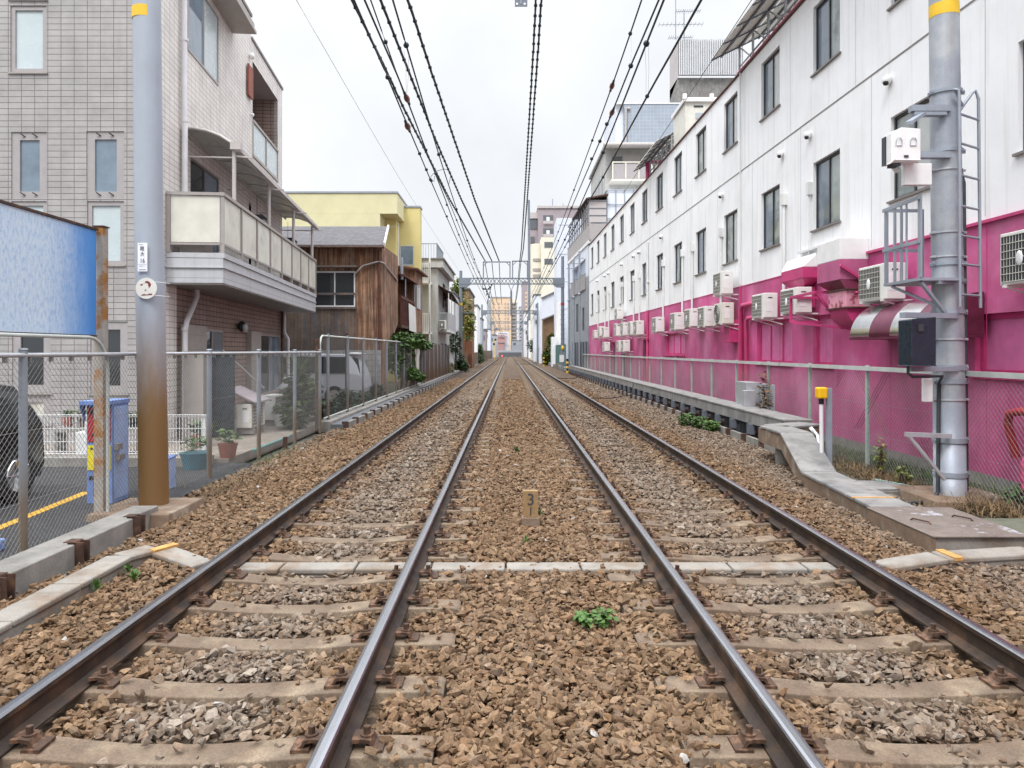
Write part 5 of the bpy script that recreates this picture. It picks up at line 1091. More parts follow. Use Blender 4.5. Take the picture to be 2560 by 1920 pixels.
# roof solar arrays seen from below
def array(label, u0, u1, nseg, do):
    ra = thing('solar_array', label, 'solar array', FR.p((u0+u1)/2, 9.0)); m = MB(); g_ = MB()
    def pz(d): return 9.46+(do-d)*.5
    for i in range(nseg):
        a, b = u0+(u1-u0)*i/nseg+.02, u0+(u1-u0)*(i+1)/nseg-.02
        for d0, d1 in ((do, -.22), (-.25, -1.2)):
            m.hexa([FR.p(a, pz(d0), d0), FR.p(b, pz(d0), d0), FR.p(b, pz(d1), d1), FR.p(a, pz(d1), d1), FR.p(a, pz(d0)+.03, d0), FR.p(b, pz(d0)+.03, d0), FR.p(b, pz(d1)+.03, d1), FR.p(a, pz(d1)+.03, d1)])
    m.build('panel', 'panel_under', ra)
    for d in (do-.3, -.05, -.6): g_.beam(FR.p(u0-.15, pz(d)-.03, d), FR.p(u1+.1, pz(d)-.03, d), .04, .04)
    for i in range(nseg+1): u_ = u0+(u1-u0)*i/nseg; g_.beam(FR.p(u_, pz(do)-.02, do), FR.p(u_, pz(-1.2)-.02, -1.2), .035, .035)
    g_.build('rail', 'steel_dark', ra); g_ = MB()
    for i in range(nseg+1):
        u_ = u0+(u1-u0)*i/nseg; g_.beam(FR.p(u_, 9.04, -.05), FR.p(u_, pz(-.05)-.05, -.05), .05, .05); g_.beam(FR.p(u_, 9.04, -.7), FR.p(u_, pz(-.7)-.05, -.7), .04, .04)
        if i < nseg: g_.beam(FR.p(u_, 9.06, -.1), FR.p(u0+(u1-u0)*(i+1)/nseg, pz(-.1)-.08, -.1), .03, .03)
    g_.beam(FR.p(u0, 9.3, -.08), FR.p(u1, 9.3, -.08), .04, .03); g_.build('support_frame', 'steel_light', ra)
array('tilted solar panel array on the roof edge nearest the camera', 9.0, 19.4, 10, .70); array('smaller tilted solar array further along the roof edge', 26.9, 31.4, 6, .52)
cb = thing('roof_cabinet', 'cream metal cabinet standing on the roof between two solar arrays', 'cabinet', (6.6, 25.5, 9)); m = MB(); m.box(6.02, 8.6, 24.9, 26.7, 8.9, 10.2); m.build('body', 'ac_cream', cb)
m = MB(); m.box(5.95, 8.7, 24.8, 26.8, 10.203, 10.36); m.cyl((5.98, 24.85, 10.3), (5.98, 24.85, 10.48), .07); m.cyl((6.9, 24.85, 10.3), (6.9, 24.85, 10.48), .07); m.build('top', 'white', cb, bevel=.03)
m = MB(); m.box(6.3, 6.62, 24.885, 24.897, 10.04, 10.1); m.box(7.05, 7.4, 24.885, 24.897, 10.04, 10.1); m.box(6.88, 6.9, 24.888, 24.898, 9, 10.15); m.build('vent_slot', 'ac_dark', cb)
m = MB(); m.box(6.36, 6.62, 24.88, 24.896, 9.65, 9.85); m.build('notice', 'far_gray', cb); m = MB(); m.box(6.42, 6.7, 24.88, 24.896, 9.36, 9.44); m.build('notice', 'red', cb)
# ------------------------------------------------------------------ air conditioners on the pink wall
g_ac = 'air conditioners hung on the pink wall'
def wall_ac(px_right, py_top, py_bot, label, rf=False, off=.30, w=.78, mat='ac_white'):
    """px_right: photo column of the wall side of the end face turned to the camera"""
    x_in = 6.4-.16; Y_ = x_in/((px_right-VX)/F+WA); h = (py_bot-py_top)*Y_/F; z0 = PZ(py_bot, Y_)
    c = FR.p(Y_+w/2, 0, .16+.15); return ac_unit(label, (c.x, c.y, z0), (-1, -WA), w=w, h=h, group=g_ac, round_fan=rf, mat=mat)
wall_ac(2706, 555, 705, 'air conditioner right of the ladder pole at the right photo edge', w=.85)
wall_ac(2264, 656, 752, 'air conditioner behind the ladder cage, above the striped metal duct', w=.85)
wall_ac(2030, 717, 785, 'air conditioner partly behind the pink steel frame under the hood', w=.85)
wall_ac(1944, 732, 797, 'air conditioner left of the pink framed one, near the pink pipes')
wall_ac(1833, 677, 737, 'upper air conditioner hung above the round fan unit')
wall_ac(1835, 756, 812, 'old cream air conditioner with a round fan grille', True, mat='ac_cream')
wall_ac(1789, 765, 818, 'air conditioner just left of the round fan unit')
wall_ac(1751, 771, 818, 'second air conditioner left of the round fan unit')
wall_ac(1711, 781, 826, 'single air conditioner above the small pink framed window')
wall_ac(1661, 792, 831, 'single air conditioner beside the tall pink drainpipe')
wall_ac(1610, 801, 838, 'rightmost air conditioner of the tight row of four')
wall_ac(1594, 803, 838, 'third from left in the tight row of four air conditioners')
wall_ac(1574, 806, 839, 'second from left in the tight row of four air conditioners')
wall_ac(1556, 808, 840, 'leftmost air conditioner of the tight row of four')
wall_ac(1558, 770, 799, 'air conditioner hung on the white wall above the row of four')
wall_ac(1523.5, 818, 844, 'rightmost of the three small far air conditioners')
wall_ac(1512, 816, 841, 'middle of the three small far air conditioners')
wall_ac(1498.5, 825, 846, 'farthest air conditioner, at the far end of the pink wall')
wall_ac(1525, 855, 879, 'small low air conditioner beneath the far group of three')
wall_ac(1575, 850, 880, 'right one of two low air conditioners below the row of four'); wall_ac(1563, 851, 880, 'left one of two low air conditioners below the row of four')
# ------------------------------------------------------------------ exhaust hoods and ducts
eh = thing('exhaust_hood', 'pink and white sheet metal exhaust hood, smaller of the two', 'exhaust hood', FR.p(14.6, 3.4))
def hood(root, u0, u1, zb, zt, zm, d, zs, mid):
    m = MB(); fbox(m, FR, u0, u1, zm, zt, 0, d); m.build('upper_shell', 'white', root, bevel=.006)
    m = MB(); fbox(m, FR, u0, u1, zs, zm-.002, 0, d); m.hexa([FR.p(u0+.1, zb, 0), FR.p(u1-.1, zb, 0), FR.p(u1-.1, zb, d*mid), FR.p(u0+.1, zb, d*mid), FR.p(u0, zs-.002, 0), FR.p(u1, zs-.002, 0), FR.p(u1, zs-.002, d), FR.p(u0, zs-.002, d)]); m.build('lower_shell', 'pink_deep', root, bevel=.006)
m = MB(); m.hexa([FR.p(14.45, 3.40, 0), FR.p(15.55, 3.40, 0), FR.p(15.55, 3.40, .34), FR.p(14.45, 3.40, .34), FR.p(14.45, 3.70, 0), FR.p(15.55, 3.70, 0), FR.p(15.5, 3.62, .24), FR.p(14.5, 3.62, .24)]); m.build('upper_shell', 'white', eh, bevel=.006)
m = MB(); fbox(m, FR, 14.45, 15.55, 3.18, 3.397, 0, .34); m.hexa([FR.p(14.7, 3.02, .05), FR.p(15.3, 3.02, .05), FR.p(15.3, 3.02, .2), FR.p(14.7, 3.02, .2), FR.p(14.45, 3.177, 0), FR.p(15.55, 3.177, 0), FR.p(15.55, 3.177, .34), FR.p(14.45, 3.177, .34)]); fbox(m, FR, 14.6, 15.2, 2.6, 3.018, .02, .22); m.build('lower_shell', 'pink_deep', eh, bevel=.006)
m = MB(); fbox(m, FR, 13.7, 15.3, 3.76, 3.80, 0, .1); fbox(m, FR, 13.7, 13.74, 3.42, 3.76, 0, .08); m.build('flashing', 'white_dirty', eh)
bd = thing('exhaust_duct', 'large boxy pink and white exhaust duct with a rusty fan box', 'exhaust duct', FR.p(12.8, 3.4))
D0 = .50
m = MB(); fbox(m, FR, 12.55, 13.45, 3.31, 3.68, 0, D0); m.build('upper_shell', 'white', bd, bevel=.008)
m = MB(); fbox(m, FR, 12.55, 13.45, 2.96, 3.307, 0, D0); m.build('lower_shell', 'pink', bd, bevel=.008)
m = MB(); m.hexa([FR.p(12.5, 2.79, .1), FR.p(13.1, 2.79, .1), FR.p(13.1, 2.79, .42), FR.p(12.5, 2.79, .42), FR.p(12.55, 2.958, 0), FR.p(13.45, 2.958, 0), FR.p(13.45, 2.958, D0), FR.p(12.55, 2.958, D0)]); m.build('funnel', 'duct_red', bd)
m = MB(); fbox(m, FR, 12.4, 13.05, 2.48, 2.77, .05, .47); m.build('fan_box', 'pink_flaked', bd, bevel=.01)
m = MB(); fbox(m, FR, 12.35, 13.1, 2.77, 2.79, .03, .5); fbox(m, FR, 12.35, 13.1, 2.46, 2.48, .03, .5); m.build('flange', 'rust_dark', bd)
m = MB(); m.sph(FR.p(12.38, 2.72, .3), .04, .05, .03); m.build('knob', 'pink_deep', bd)
m = MB(); prof = [(.42*math.cos(a), -.36*math.sin(a)) for a in np.linspace(0, math.pi/2, 9)]
for (a0, z0), (a1, z1) in zip(prof, prof[1:]): m.hexa([FR.p(12.4, 2.46+z1, .03), FR.p(13.05, 2.46+z1, .03), FR.p(13.05, 2.46+z1, .03+a1+.001), FR.p(12.4, 2.46+z1, .03+a1+.001), FR.p(12.4, 2.46+z0, .03), FR.p(13.05, 2.46+z0, .03), FR.p(13.05, 2.46+z0, .03+a0), FR.p(12.4, 2.46+z0, .03+a0)])
m.build('elbow', 'pink_deep', bd)
m = MB()
for a, b in (((14.4, 2.78, .6), (14.4, 2.3, .6)), ((14.4, 2.78, .6), (13.3, 2.80, .6)), ((14.4, 2.3, .6), (13.3, 2.15, .1)), ((14.4, 2.78, .6), (14.4, 2.78, 0)), ((13.3, 2.80, .6), (13.3, 2.80, 0)), ((13.3, 2.80, .58), (13.3, 2.15, .1)), ((14.4, 2.3, .6), (14.4, 2.3, 0)), ): m.beam(FR.p(*a), FR.p(*b), .045, .045)
m.build('steel_frame', 'pink_deep', bd); m = MB(); m.beam(FR.p(12.5, 3.2, .52), FR.p(12.5, 2.9, .05), .045, .045); m.build('strut', 'pink_deep', bd)
dd = thing('metal_duct', 'curved shiny steel duct with dull red bands on the pink wall', 'duct', FR.p(10.6, 2))
segs = [(9.55, 10.15, 'duct_red'), (10.15, 10.75, 'duct_metal'), (10.75, 11.35, 'duct_red'), (11.35, 11.95, 'duct_metal')]
for a, b, mt in segs:
    m = MB(); n = 14; vs = []; R_ = .60; Rz_ = .56
    for u_ in (a, b):
        for i in range(n+1): t_ = math.pi/2*i/n; vs.append(FR.p(u_, 1.95+Rz_*math.sin(t_), .02+R_*math.cos(t_)))
        vs.append(FR.p(u_, 1.95, .02))
    k = n+2; fs = [(i, i+1, k+i+1, k+i) for i in range(n+1)]+[(n+1, 0, k, k+n+1)]; m.add(vs, fs, 0, False); m.add(vs, [tuple(range(k)), tuple(range(2*k-1, k-1, -1))])
    for i in range(0, n): m.sm[i] = True
    o = m.build('duct_section', mt, dd)
m = MB(); fbox(m, FR, 9.55, 11.95, 1.91, 1.948, .02, .63); m.build('duct_base', 'duct_red', dd)
rp = thing('red_pipes', 'red painted pipes bending up the pink wall at the right edge', 'pipe', FR.p(7.5, 0)); m = MB()
m.tube([FR.p(3, .98, .22), FR.p(8.6, 1.02, .22), FR.p(8.8, .98, .22), FR.p(8.85, .85, .2), FR.p(8.85, .45, .1)], .05, 12); m.tube([FR.p(3, .78, .30), FR.p(8.1, .82, .30), FR.p(8.3, .78, .3), FR.p(8.34, .6, .22)], .05, 12); m.build('upper_pipe', 'red_pipe', rp)
m = MB(); m.tube([FR.p(8.05, .60, .1), FR.p(8.05, .60, .48), FR.p(8.05, .55, .55), FR.p(8.05, .48, .58), FR.p(8.05, -.08, .58)], .042, 12)
for z_ in (.1, .3, .44): m.tube([FR.p(8.05, z_, .58), FR.p(8.05, z_+.04, .58)], .05, 12)
m.build('standpipe', 'pink_pipe', rp)
# ------------------------------------------------------------------ right fence
XR = 5.42; FRF = Fr((XR, 0, 0), (-.006, 1, 0), (-1, 0, 0))
fe = thing('chain_link_fence', 'pale green chain link fence in front of the pink wall', 'fence', (XR, 12, 0))
m = MB(); chain(m, FRF, 3.5, 12.4, .02, 1.45, .072, .0021); chain(m, FRF, 12.4, 50.2, .02, 1.45, .072, .0021); m.build('wire_mesh', 'mesh_wire', fe)
m = MB(); chain(m, FRF, 9.9, 11.9, .55, 1.42, .072, .004, .006, lambda p: math.sin(p.y*5.1+p.z*3)+math.cos(p.z*7-p.y*2) < .35); m.build('rusty_mesh_patch', 'mesh_rust', fe)
for k in range(22):
    y_ = 4.75+2.05*k; m = MB(); x_ = FRF.p(y_, 0).x; m.box(x_-.022, x_+.022, y_-.022, y_+.022, -.1, 1.52); m.build('post', 'post_green', fe)
m = MB(); fbox(m, FRF, 3.5, 50.2, 1.44, 1.50, .0, .05); m.build('top_rail', 'rail_paint', fe)
m = MB(); m.tube([FRF.p(3.5, .95, 0), FRF.p(50, .95, 0)], .002, 4); m.tube([FRF.p(3.5, .5, 0), FRF.p(50, .5, 0)], .002, 4); m.build('tension_wire', 'mesh_wire', fe)
# ------------------------------------------------------------------ right steel pole with everything bolted to it
XP, YP = 5.17, 8.55
rp = thing('ladder_pole', 'tall gray blue steel pole with side ladder and yellow band', 'pole', (XP, YP, 0))
rr = .168
m = MB(); zs = [-.05, .02, .3, .3, 1.2, 2.0, 3.4, 4.5, 9.5]; m.tube([(XP+(.0-.018*(z-0)) if False else XP-.0105*z*1.2, YP, z) for z in zs], [rr*1.03, rr*1.02, rr*1.02, rr, rr, rr*.99, rr*.97, rr*.955, rr*.88], 36); m.build('shaft', 'steel_pole', rp)
def xp(z): return XP-.0126*z
def ring(z, w=.04, t=.012, mt='steel', nm='clamp_ring'):
    m = MB(); m.tube([(xp(z), YP, z), (xp(z), YP, z+w)], [rr*1.0+t, rr*1.0+t], 36)
    for sx in (-1, 1): m.box(xp(z)+sx*(rr+.005)-.03, xp(z)+sx*(rr+.005)+.03, YP-.05, YP-.03, z-.005, z+w+.005); m.cyl((xp(z)+sx*(rr+.02), YP-.07, z+w/2), (xp(z)+sx*(rr+.02), YP+.02, z+w/2), .009, n=6)
    return m.build(nm, mt, rp)
m = MB(); z0, z1 = PZ(45, YP), PZ(14, YP); m.tube([(xp(z0), YP, z0), (xp(z1), YP, z1)], [rr*.95, rr*.95], 36, caps=False); m.build('yellow_band', 'yellow', rp)
for py in (238, 385): ring(PZ(py, YP))
for py in (430, 585, 645): ring(PZ(py, YP), .016, .008, 'steel_light', 'steel_strap')
for py in (665, 708, 785, 925, 958, 1105, 1190): ring(PZ(py, YP), .045 if py < 900 else .06, .012)
for py in (850, 1000): ring(PZ(py, YP), .016, .01, 'steel_light', 'steel_strap')
m = MB(); m.hexa([(4.72, 8.05, -.12), (5.72, 8.05, -.12), (5.72, 9.1, -.12), (4.72, 9.1, -.12), (4.75, 8.08, .06), (5.7, 8.08, .06), (5.7, 9.08, .06), (4.75, 9.08, .06)]); m.build('footing', 'concrete_rust', rp, bevel=.01)
# ladder
lad = MB(); xl, xr_ = PX(2388, YP-.2), PX(2436, YP); zb = PZ(770, YP); zt = PZ(232, YP)
lad.tube([(xp(4.6)+.1, YP-.17, 4.55), (xl-.04, YP-.24, 4.72), (xl, YP-.26, 4.7), (xl+.01, YP-.26, 4.6), (xl+.02, YP-.26, zb)], .018, 8)
lad.tube([(xp(4.6)+rr, YP, 4.55), (xr_-.04, YP-.02, 4.75), (xr_, YP-.02, 4.78), (xr_+.035, YP-.02, 4.68), (xr_+.06, YP-.02, zb)], .018, 8)
for py in (302, 373, 450, 525, 597, 666, 740): z_ = PZ(py, YP); lad.tube([(xl+.01, YP-.26, z_), (xr_+.04, YP-.02, z_)], .014, 8)
lo_ = lad.build('ladder', 'steel', rp)
m = MB(); m.tube([(xp(3.9)+.15, YP+.12, 3.9), (xp(3.8)+.2, YP+.05, 3.85), (xp(3.6)+.2, YP, 3.7), (XP+.19, YP-.0, .1)], .026, 8); m.build('conduit', 'ac_dark', rp)
m = MB(); m.tube([(XP-.18, YP-.08, 1.35), (XP-.19, YP-.08, .1), (XP-.25, YP-.1, -.0), (XP-.6, YP-.25, -.0), (XP-.95, YP-.5, -.02)], .022, 8); m.build('conduit', 'ac_dark', rp)
# arms, cage platform
m = MB(); z_ = PZ(283, YP); m.beam((xp(4)-.05, YP-.15, z_), (xp(4)-.50, YP-.15, z_), .09, .07); m.beam((xp(4)-.35, YP-.15, z_-.05), (xp(4)-.62, YP-.35, z_-.22), .08, .035); m.box(xp(4)-.47, xp(4)-.1, YP-.19, YP-.1, z_-.08, z_-.04)
m.build('bracket_arm', 'steel', rp); m = MB(); z_ = PZ(397, YP); m.beam((xp(4)-.05, YP-.15, z_), (xp(4)-.46, YP-.15, z_), .09, .07); m.build('bracket_arm', 'steel', rp)
cg = MB(); X0, X1, Yn, Yf, zc0, zc1 = 4.675, 5.12, 8.3, 9.04, 2.57, 3.485
cg.beam((X0, Yn, zc0), (X0, Yn, zc1+.03), .06, .02); cg.beam((X1, Yf, zc0), (X1, Yf, zc1), .05, .02); cg.beam((X0, Yf, zc0), (X0, Yf, zc1), .03, .04)
for y_, w_ in ((8.56, .025), (8.68, .03), (8.82, .045)): cg.beam((X0-.01, y_, zc0), (X0-.01, y_, zc1), w_, .015)
cg.beam((4.87, Yf, zc0), (4.87, Yf, zc1), .03, .012)
for z_ in (zc1-.01, 2.98): cg.beam((X0-.02, Yn-.03, z_), (X0-.02, Yf+.05, z_), .012, .04); cg.beam((X0, Yf+.02, z_), (X1, Yf+.02, z_), .012, .04)
cgo = cg.build('cage_frame', 'steel', rp)
m = MB(); m.box(X0-.02, X1+.02, Yn-.02, Yf+.03, zc0-.035, zc0-.002); m.build('platform', 'steel', rp); m = MB(); m.beam((X0+.02, Yf-.1, zc0-.05), (X1-.05, YP-.1, zc0-.36), .045, .03); m.beam((X0+.02, Yn+.02, zc0-.05), (5.02, YP-.15, zc0-.40), .045, .03); m.beam((X0+.2, Yn, zc0-.05), (X1+.05, YP-.12, zc0-.05), .05, .05); m.build('brace', 'steel', rp)
m = MB(); z_ = PZ(1085, YP); m.beam((xp(1)-.1, YP-.2, z_), (xp(1)-.62, YP-.2, z_+.02), .05, .05); m.build('bracket_arm', 'steel_light', rp); m = MB(); m.beam((xp(1)-.58, YP-.2, z_), (xp(1)-.17, YP-.2, z_-.5), .04, .03); m.build('brace', 'steel_light', rp)
m = MB(); m.box(PX(2308, 8.3), PX(2330, 8.3), 8.28, 8.34, PZ(1005, 8.3), PZ(946, 8.3)); m.build('small_case', 'white', rp, bevel=.01)
# white cabinet on the bracket (tilted lamp head) and white box below
eb = thing('white_equipment_box', 'white equipment cabinet with two vent hoods held by the pole brackets', 'equipment box', (PX(2260, 8.3), 8.3, PZ(400, 8.3)))
a0, a1, a2 = PX(2231, 8.05), PX(2236, 8.05), PX(2302, 8.05); zb_, zt_ = PZ(408, 8.1), PZ(325, 8.1)
m = MB(); m.add([(a0, 8.24, zb_+.0), (a0, 8.08, zb_), (a1, 8.05, zb_+.02), (a2, 8.05, zb_+.02), (a2, 8.24, zb_+.02), (a0, 8.24, zt_-.03), (a0, 8.08, zt_-.03), (a1+.08, 8.05, zt_+.02), (a2, 8.05, zt_), (a2, 8.24, zt_)], [(0, 1, 2, 3, 4), (5, 6, 7, 8, 9), (0, 1, 6, 5), (1, 2, 7, 6), (2, 3, 8, 7), (3, 4, 9, 8), (4, 0, 5, 9)]); m.build('casing', 'white', eb, bevel=.008)
for px in (2248, 2284):
    x_ = PX(px, 8.04); m = MB(); z_ = zb_+.21; m.tube([(x_-.033, 8.045, z_-.03), (x_-.033, 8.04, z_+.03), (x_-.018, 8.04, z_+.055), (x_+.018, 8.04, z_+.055), (x_+.033, 8.04, z_+.03), (x_+.033, 8.045, z_-.03), (x_-.033, 8.045, z_-.03)], .005, 5); m.build('vent_outline', 'far_gray', eb)
m = MB(); m.box(PX(2261, 8.04), PX(2272, 8.04), 8.042, 8.049, zb_+.05, zb_+.075); m.build('name_plate', 'ac_dark', eb); m = MB(); m.box(a0-.012, a0-.002, 8.18, 8.26, zb_, zt_-.05); m.build('front_gasket', 'box_dark', eb); m = MB(); m.box(a0+.03, PX(2250, 8.1), 8.08, 8.22, zb_-.03, zb_-.002); m.build('underside_vent', 'ac_dark', eb)
lb_ = thing('lower_white_box', 'plain white box hanging below the equipment cabinet on the pole', 'box', (PX(2300, 8.3), 8.3, PZ(450, 8.3))); m = MB(); m.box(PX(2262, 8.2), PX(2330, 8.2), 8.2, 8.28, PZ(462, 8.2), PZ(408, 8.2)); m.build('casing', 'white', lb_, bevel=.006); m = MB(); m.beam((PX(2256, 8.2), 8.3, PZ(425, 8.2)), (PX(2244, 8.2), 8.3, PZ(410, 8.2)), .05, .03); m.build('hinge', 'white_dirty', lb_)
db = thing('dark_equipment_box', 'dark blue gray steel box clamped to the left of the ladder pole', 'equipment box', (PX(2300, 8.2), 8.2, PZ(850, 8.2)))
zb_, zt_ = PZ(915, 8.1), PZ(800, 8.1); xa_, xb_, xc_ = PX(2263, 8.1), PX(2282, 7.95), PX(2338, 8.0)
m = MB(); m.add([(xa_, 8.25, zb_), (xa_+.02, 8.02, zb_), (xb_, 7.98, zb_), (xc_, 7.98, zb_), (xc_, 8.38, zb_), (xa_, 8.25, zt_), (xa_+.02, 8.02, zt_), (xb_, 7.98, zt_+.01), (xc_, 7.98, zt_+.03), (xc_, 8.38, zt_+.03)], [(0, 1, 2, 3, 4), (5, 6, 7, 8, 9), (0, 1, 6, 5), (1, 2, 7, 6), (2, 3, 8, 7), (3, 4, 9, 8), (4, 0, 5, 9)]); m.build('casing', 'box_dark', db, bevel=.01)
m = MB(); m.box(xb_+.07, xb_+.13, 7.965, 7.978, zt_-.13, zt_-.05); m.build('window_plate', 'ac_dark', db); m = MB(); m.box(xa_-.01, xa_+.05, 7.99, 8.02, zt_-.11, zt_-.08); m.box(xa_-.01, xa_+.05, 7.99, 8.02, zb_+.05, zb_+.1); m.build('hinge', 'black', db); m = MB(); m.beam((xb_+.02, 8.2, zt_+.06), (xp(2), 8.4, zt_+.06), .08, .06); m.beam((xb_+.1, 8.2, zb_-.04), (xp(2), 8.4, zb_-.04), .08, .05); m.build('mounting_bar', 'steel', db)
m = MB(); m.tube([(xb_+.03, 8.1, zb_), (xb_+.03, 8.1, zb_-.08), (xb_+.08, 8.1, zb_-.12), (XP-.24, 8.3, zb_-.12), (XP-.19, 8.45, zb_-.2), (XP-.19, 8.47, zb_-.4)], .016, 7); m.build('cable', 'ac_dark', db)
# yellow phone post, metal cabinets, manhole and so on by the right fence
yp = thing('track_phone', 'yellow telephone case on a thin white post beside a gray post', 'telephone', (PX(2055, 10.2), 10.2, 0)); x_ = PX(2053, 10.2)
m = MB(); m.box(x_-.07, x_+.06, 10.12, 10.26, PZ(996, 10.2), PZ(968, 10.2)); m.build('case', 'phone_yellow', yp, bevel=.02); m = MB(); m.tube([(x_+.01, 10.2, -.05), (x_, 10.2, PZ(1005, 10.2))], .028, 10); m.build('post', 'pipe_white', yp); m = MB(); m.cyl((x_, 10.2, PZ(1010, 10.2)), (x_, 10.2, PZ(996, 10.2)), .036, n=10); m.build('collar', 'black', yp)
m = MB(); m.box(x_+.08, x_+.145, 10.18, 10.24, -.1, PZ(970, 10.2)); solo(m, 'steel_stake', 'steel', 'gray square steel post right beside the yellow telephone', 'post', loc=(x_+.1, 10.2, 0))
m = MB()
for k, r_ in enumerate((.0, .05)): m.tube([(4.95-r_, 12.0, .5), (4.78+r_, 11.3, .42-r_), (4.55+r_, 10.7, .2), (x_-.06+r_, 10.25, -.04)], .022, 7)
solo(m, 'cable_loop', 'pipe_white', 'pair of pale cables curving from the raised trough end to the ground', 'cable', loc=(4.7, 11, 0))
mb_ = thing('metal_cabinet', 'silver and gray metal cabinets standing behind the fence by the pink wall', 'cabinet', (5.9, 15.4, 0)); ya_ = 15.6
m = MB(); m.box(PX(1866, ya_), PX(1905, ya_), ya_, 16.3, -.05, PZ(956, ya_)); m.box(PX(1861, ya_-.2), PX(1890, ya_-.2), ya_-.2, ya_-.003, -.05, PZ(975, ya_)); m.build('steel_case', 'steel_light', mb_, bevel=.008); m = MB(); m.box(PX(1906, 15.4), PX(1938, 15.4), 15.4, 16.0, -.05, PZ(962, 15.4)); m.build('gray_case', 'far_gray', mb_, bevel=.008)
mh = thing('manhole', 'round gray concrete manhole cover beside the ladder pole footing', 'manhole', (4.55, 8.9, 0)); m = MB(); m.cyl((4.60, 9.15, -.1), (4.60, 9.15, .03), .33, n=32); m.build('ring', 'concrete', mh); m = MB(); m.cyl((4.60, 9.15, .031), (4.60, 9.15, .055), .30, n=32); m.build('cover', 'concrete_gray', mh)
m = MB(); m.box(4.52, 5.3, 5.2, 7.35, -.06, .05); solo(m, 'stone_slab', 'green_board', 'mossy green edged slab lying right of the plated box', 'slab', loc=(4.9, 6.3, 0), bevel=.01)
m = MB(); m.box(4.95, 5.3, 8.9, 9.8, -.05, .02); solo(m, 'green_strip', 'post_green', 'pale green metal strip lying at the fence foot', 'metal strip', loc=(5.1, 9.4, 0)) if False else None
m = MB(); m.beam((4.85, 9.7, .02), (5.2, 8.9, .02), .04, .03); solo(m, 'metal_strip', 'post_green', 'pale green metal strip lying by the manhole', 'metal strip', loc=(5, 9.3, 0))
m = MB(); m.tube([(4.7, 6.05, .02), (5.4, 6.0, .02), (6.2, 5.9, .02)], .03, 8); solo(m, 'thick_cable', 'black', 'thick black cable leaving the short trough end at the right edge', 'cable', loc=(5, 6, 0))
def drygrass(label, c, r, n, L_=.22, mat='dry_grass', seed=1):
    rs = np.random.RandomState(seed); m = MB()
    for i in range(n):
        p = Vector((c[0]+rs.normal()*r[0]*.5, c[1]+rs.normal()*r[1]*.5, c[2])); a = rs.uniform(0, 6.28); e_ = rs.uniform(-.1, 1.1); l = L_*rs.uniform(.5, 1.2); d = Vector((math.cos(a)*math.cos(e_), math.sin(a)*math.cos(e_), math.sin(e_)))*l; s = Vector((-math.sin(a), math.cos(a), 0))*.004
        q = p+d*.6; w = q+d*.4+Vector((0, 0, -l*.25)); m.add([p-s, p+s, q+s*.8, q-s*.8, w], [(0, 1, 2, 3), (3, 2, 4)])
    return tag(m.build('dry_grass', mat, loc=c), label, 'grass', kind='stuff')
drygrass('dry straw coloured grass heap right of the ladder pole footing', (5.35, 7.85, .02), (.5, .5), 1500, .2)
drygrass('dry grass and litter along the foot of the right fence', (5.1, 10.2, -.02), (.35, 1.3), 1300, .2, seed=2)
drygrass('thin green grass behind the right fence by the pink wall', (5.75, 10, -.02), (.4, 4), 1600, .25, 'leaf', seed=3)
drygrass('green grass tufts on the left shoulder between ballast and fence', (-3.85, 12.2, -.02), (.25, 2.6), 900, .09, 'leaf', seed=4)
drygrass('dry twigs on the stones behind the left pole footing', (-3.6, 9.4, -.02), (.3, .7), 600, .12, seed=5)
plant('tall_weed', 'tall thin reddish weed growing in front of the gray cabinet', 'weed', [((PX(1912, 15), 15, .6), (.12, .15, .75))], 240, .1, 'dry_grass', (PX(1912, 15), 15, -.05), 3, 81)
plant('yellow_weed', 'yellow green weed growing at a right fence post', 'weed', [((5.33, 10.45, .26), (.09, .12, .26))], 90, .06, 'leaf_yellow', (5.33, 10.45, -.05), 3, 82)
plant('yellow_weed', 'yellowish weed with a broad leaf near the manhole', 'weed', [((5.15, 9.55, .1), (.08, .08, .13))], 40, .07, 'leaf_yellow', (5.15, 9.55, -.05), 3, 83)
plant('fence_weed', 'small green weed under the red standpipe at the right', 'weed', [((5.7, 8.0, .12), (.25, .25, .14))], 300, .09, 'leaf', (5.7, 8.0, -.05), 3, 84)
# ------------------------------------------------------------------ grey metal fence at the far end of the pink building
fe = thing('bar_fence', 'gray metal fence panels just past the far end of the pink wall', 'fence', (5.2, 52, 0)); m = MB()
Fg = Fr((5.5, 50.6, 0), (-.035, 1, 0), (-1, 0, 0)); fbox(m, Fg, 0, 9, .1, 2.35, -.02, 0); m.build('panel', 'ac_dark', fe); m = MB()
for i in range(7): fbox(m, Fg, i*1.5-.04, i*1.5+.04, 0, 2.42, .001, .06)
fbox(m, Fg, 0, 9, 2.36, 2.42, -.02, .0); m.build('post', 'steel', fe)
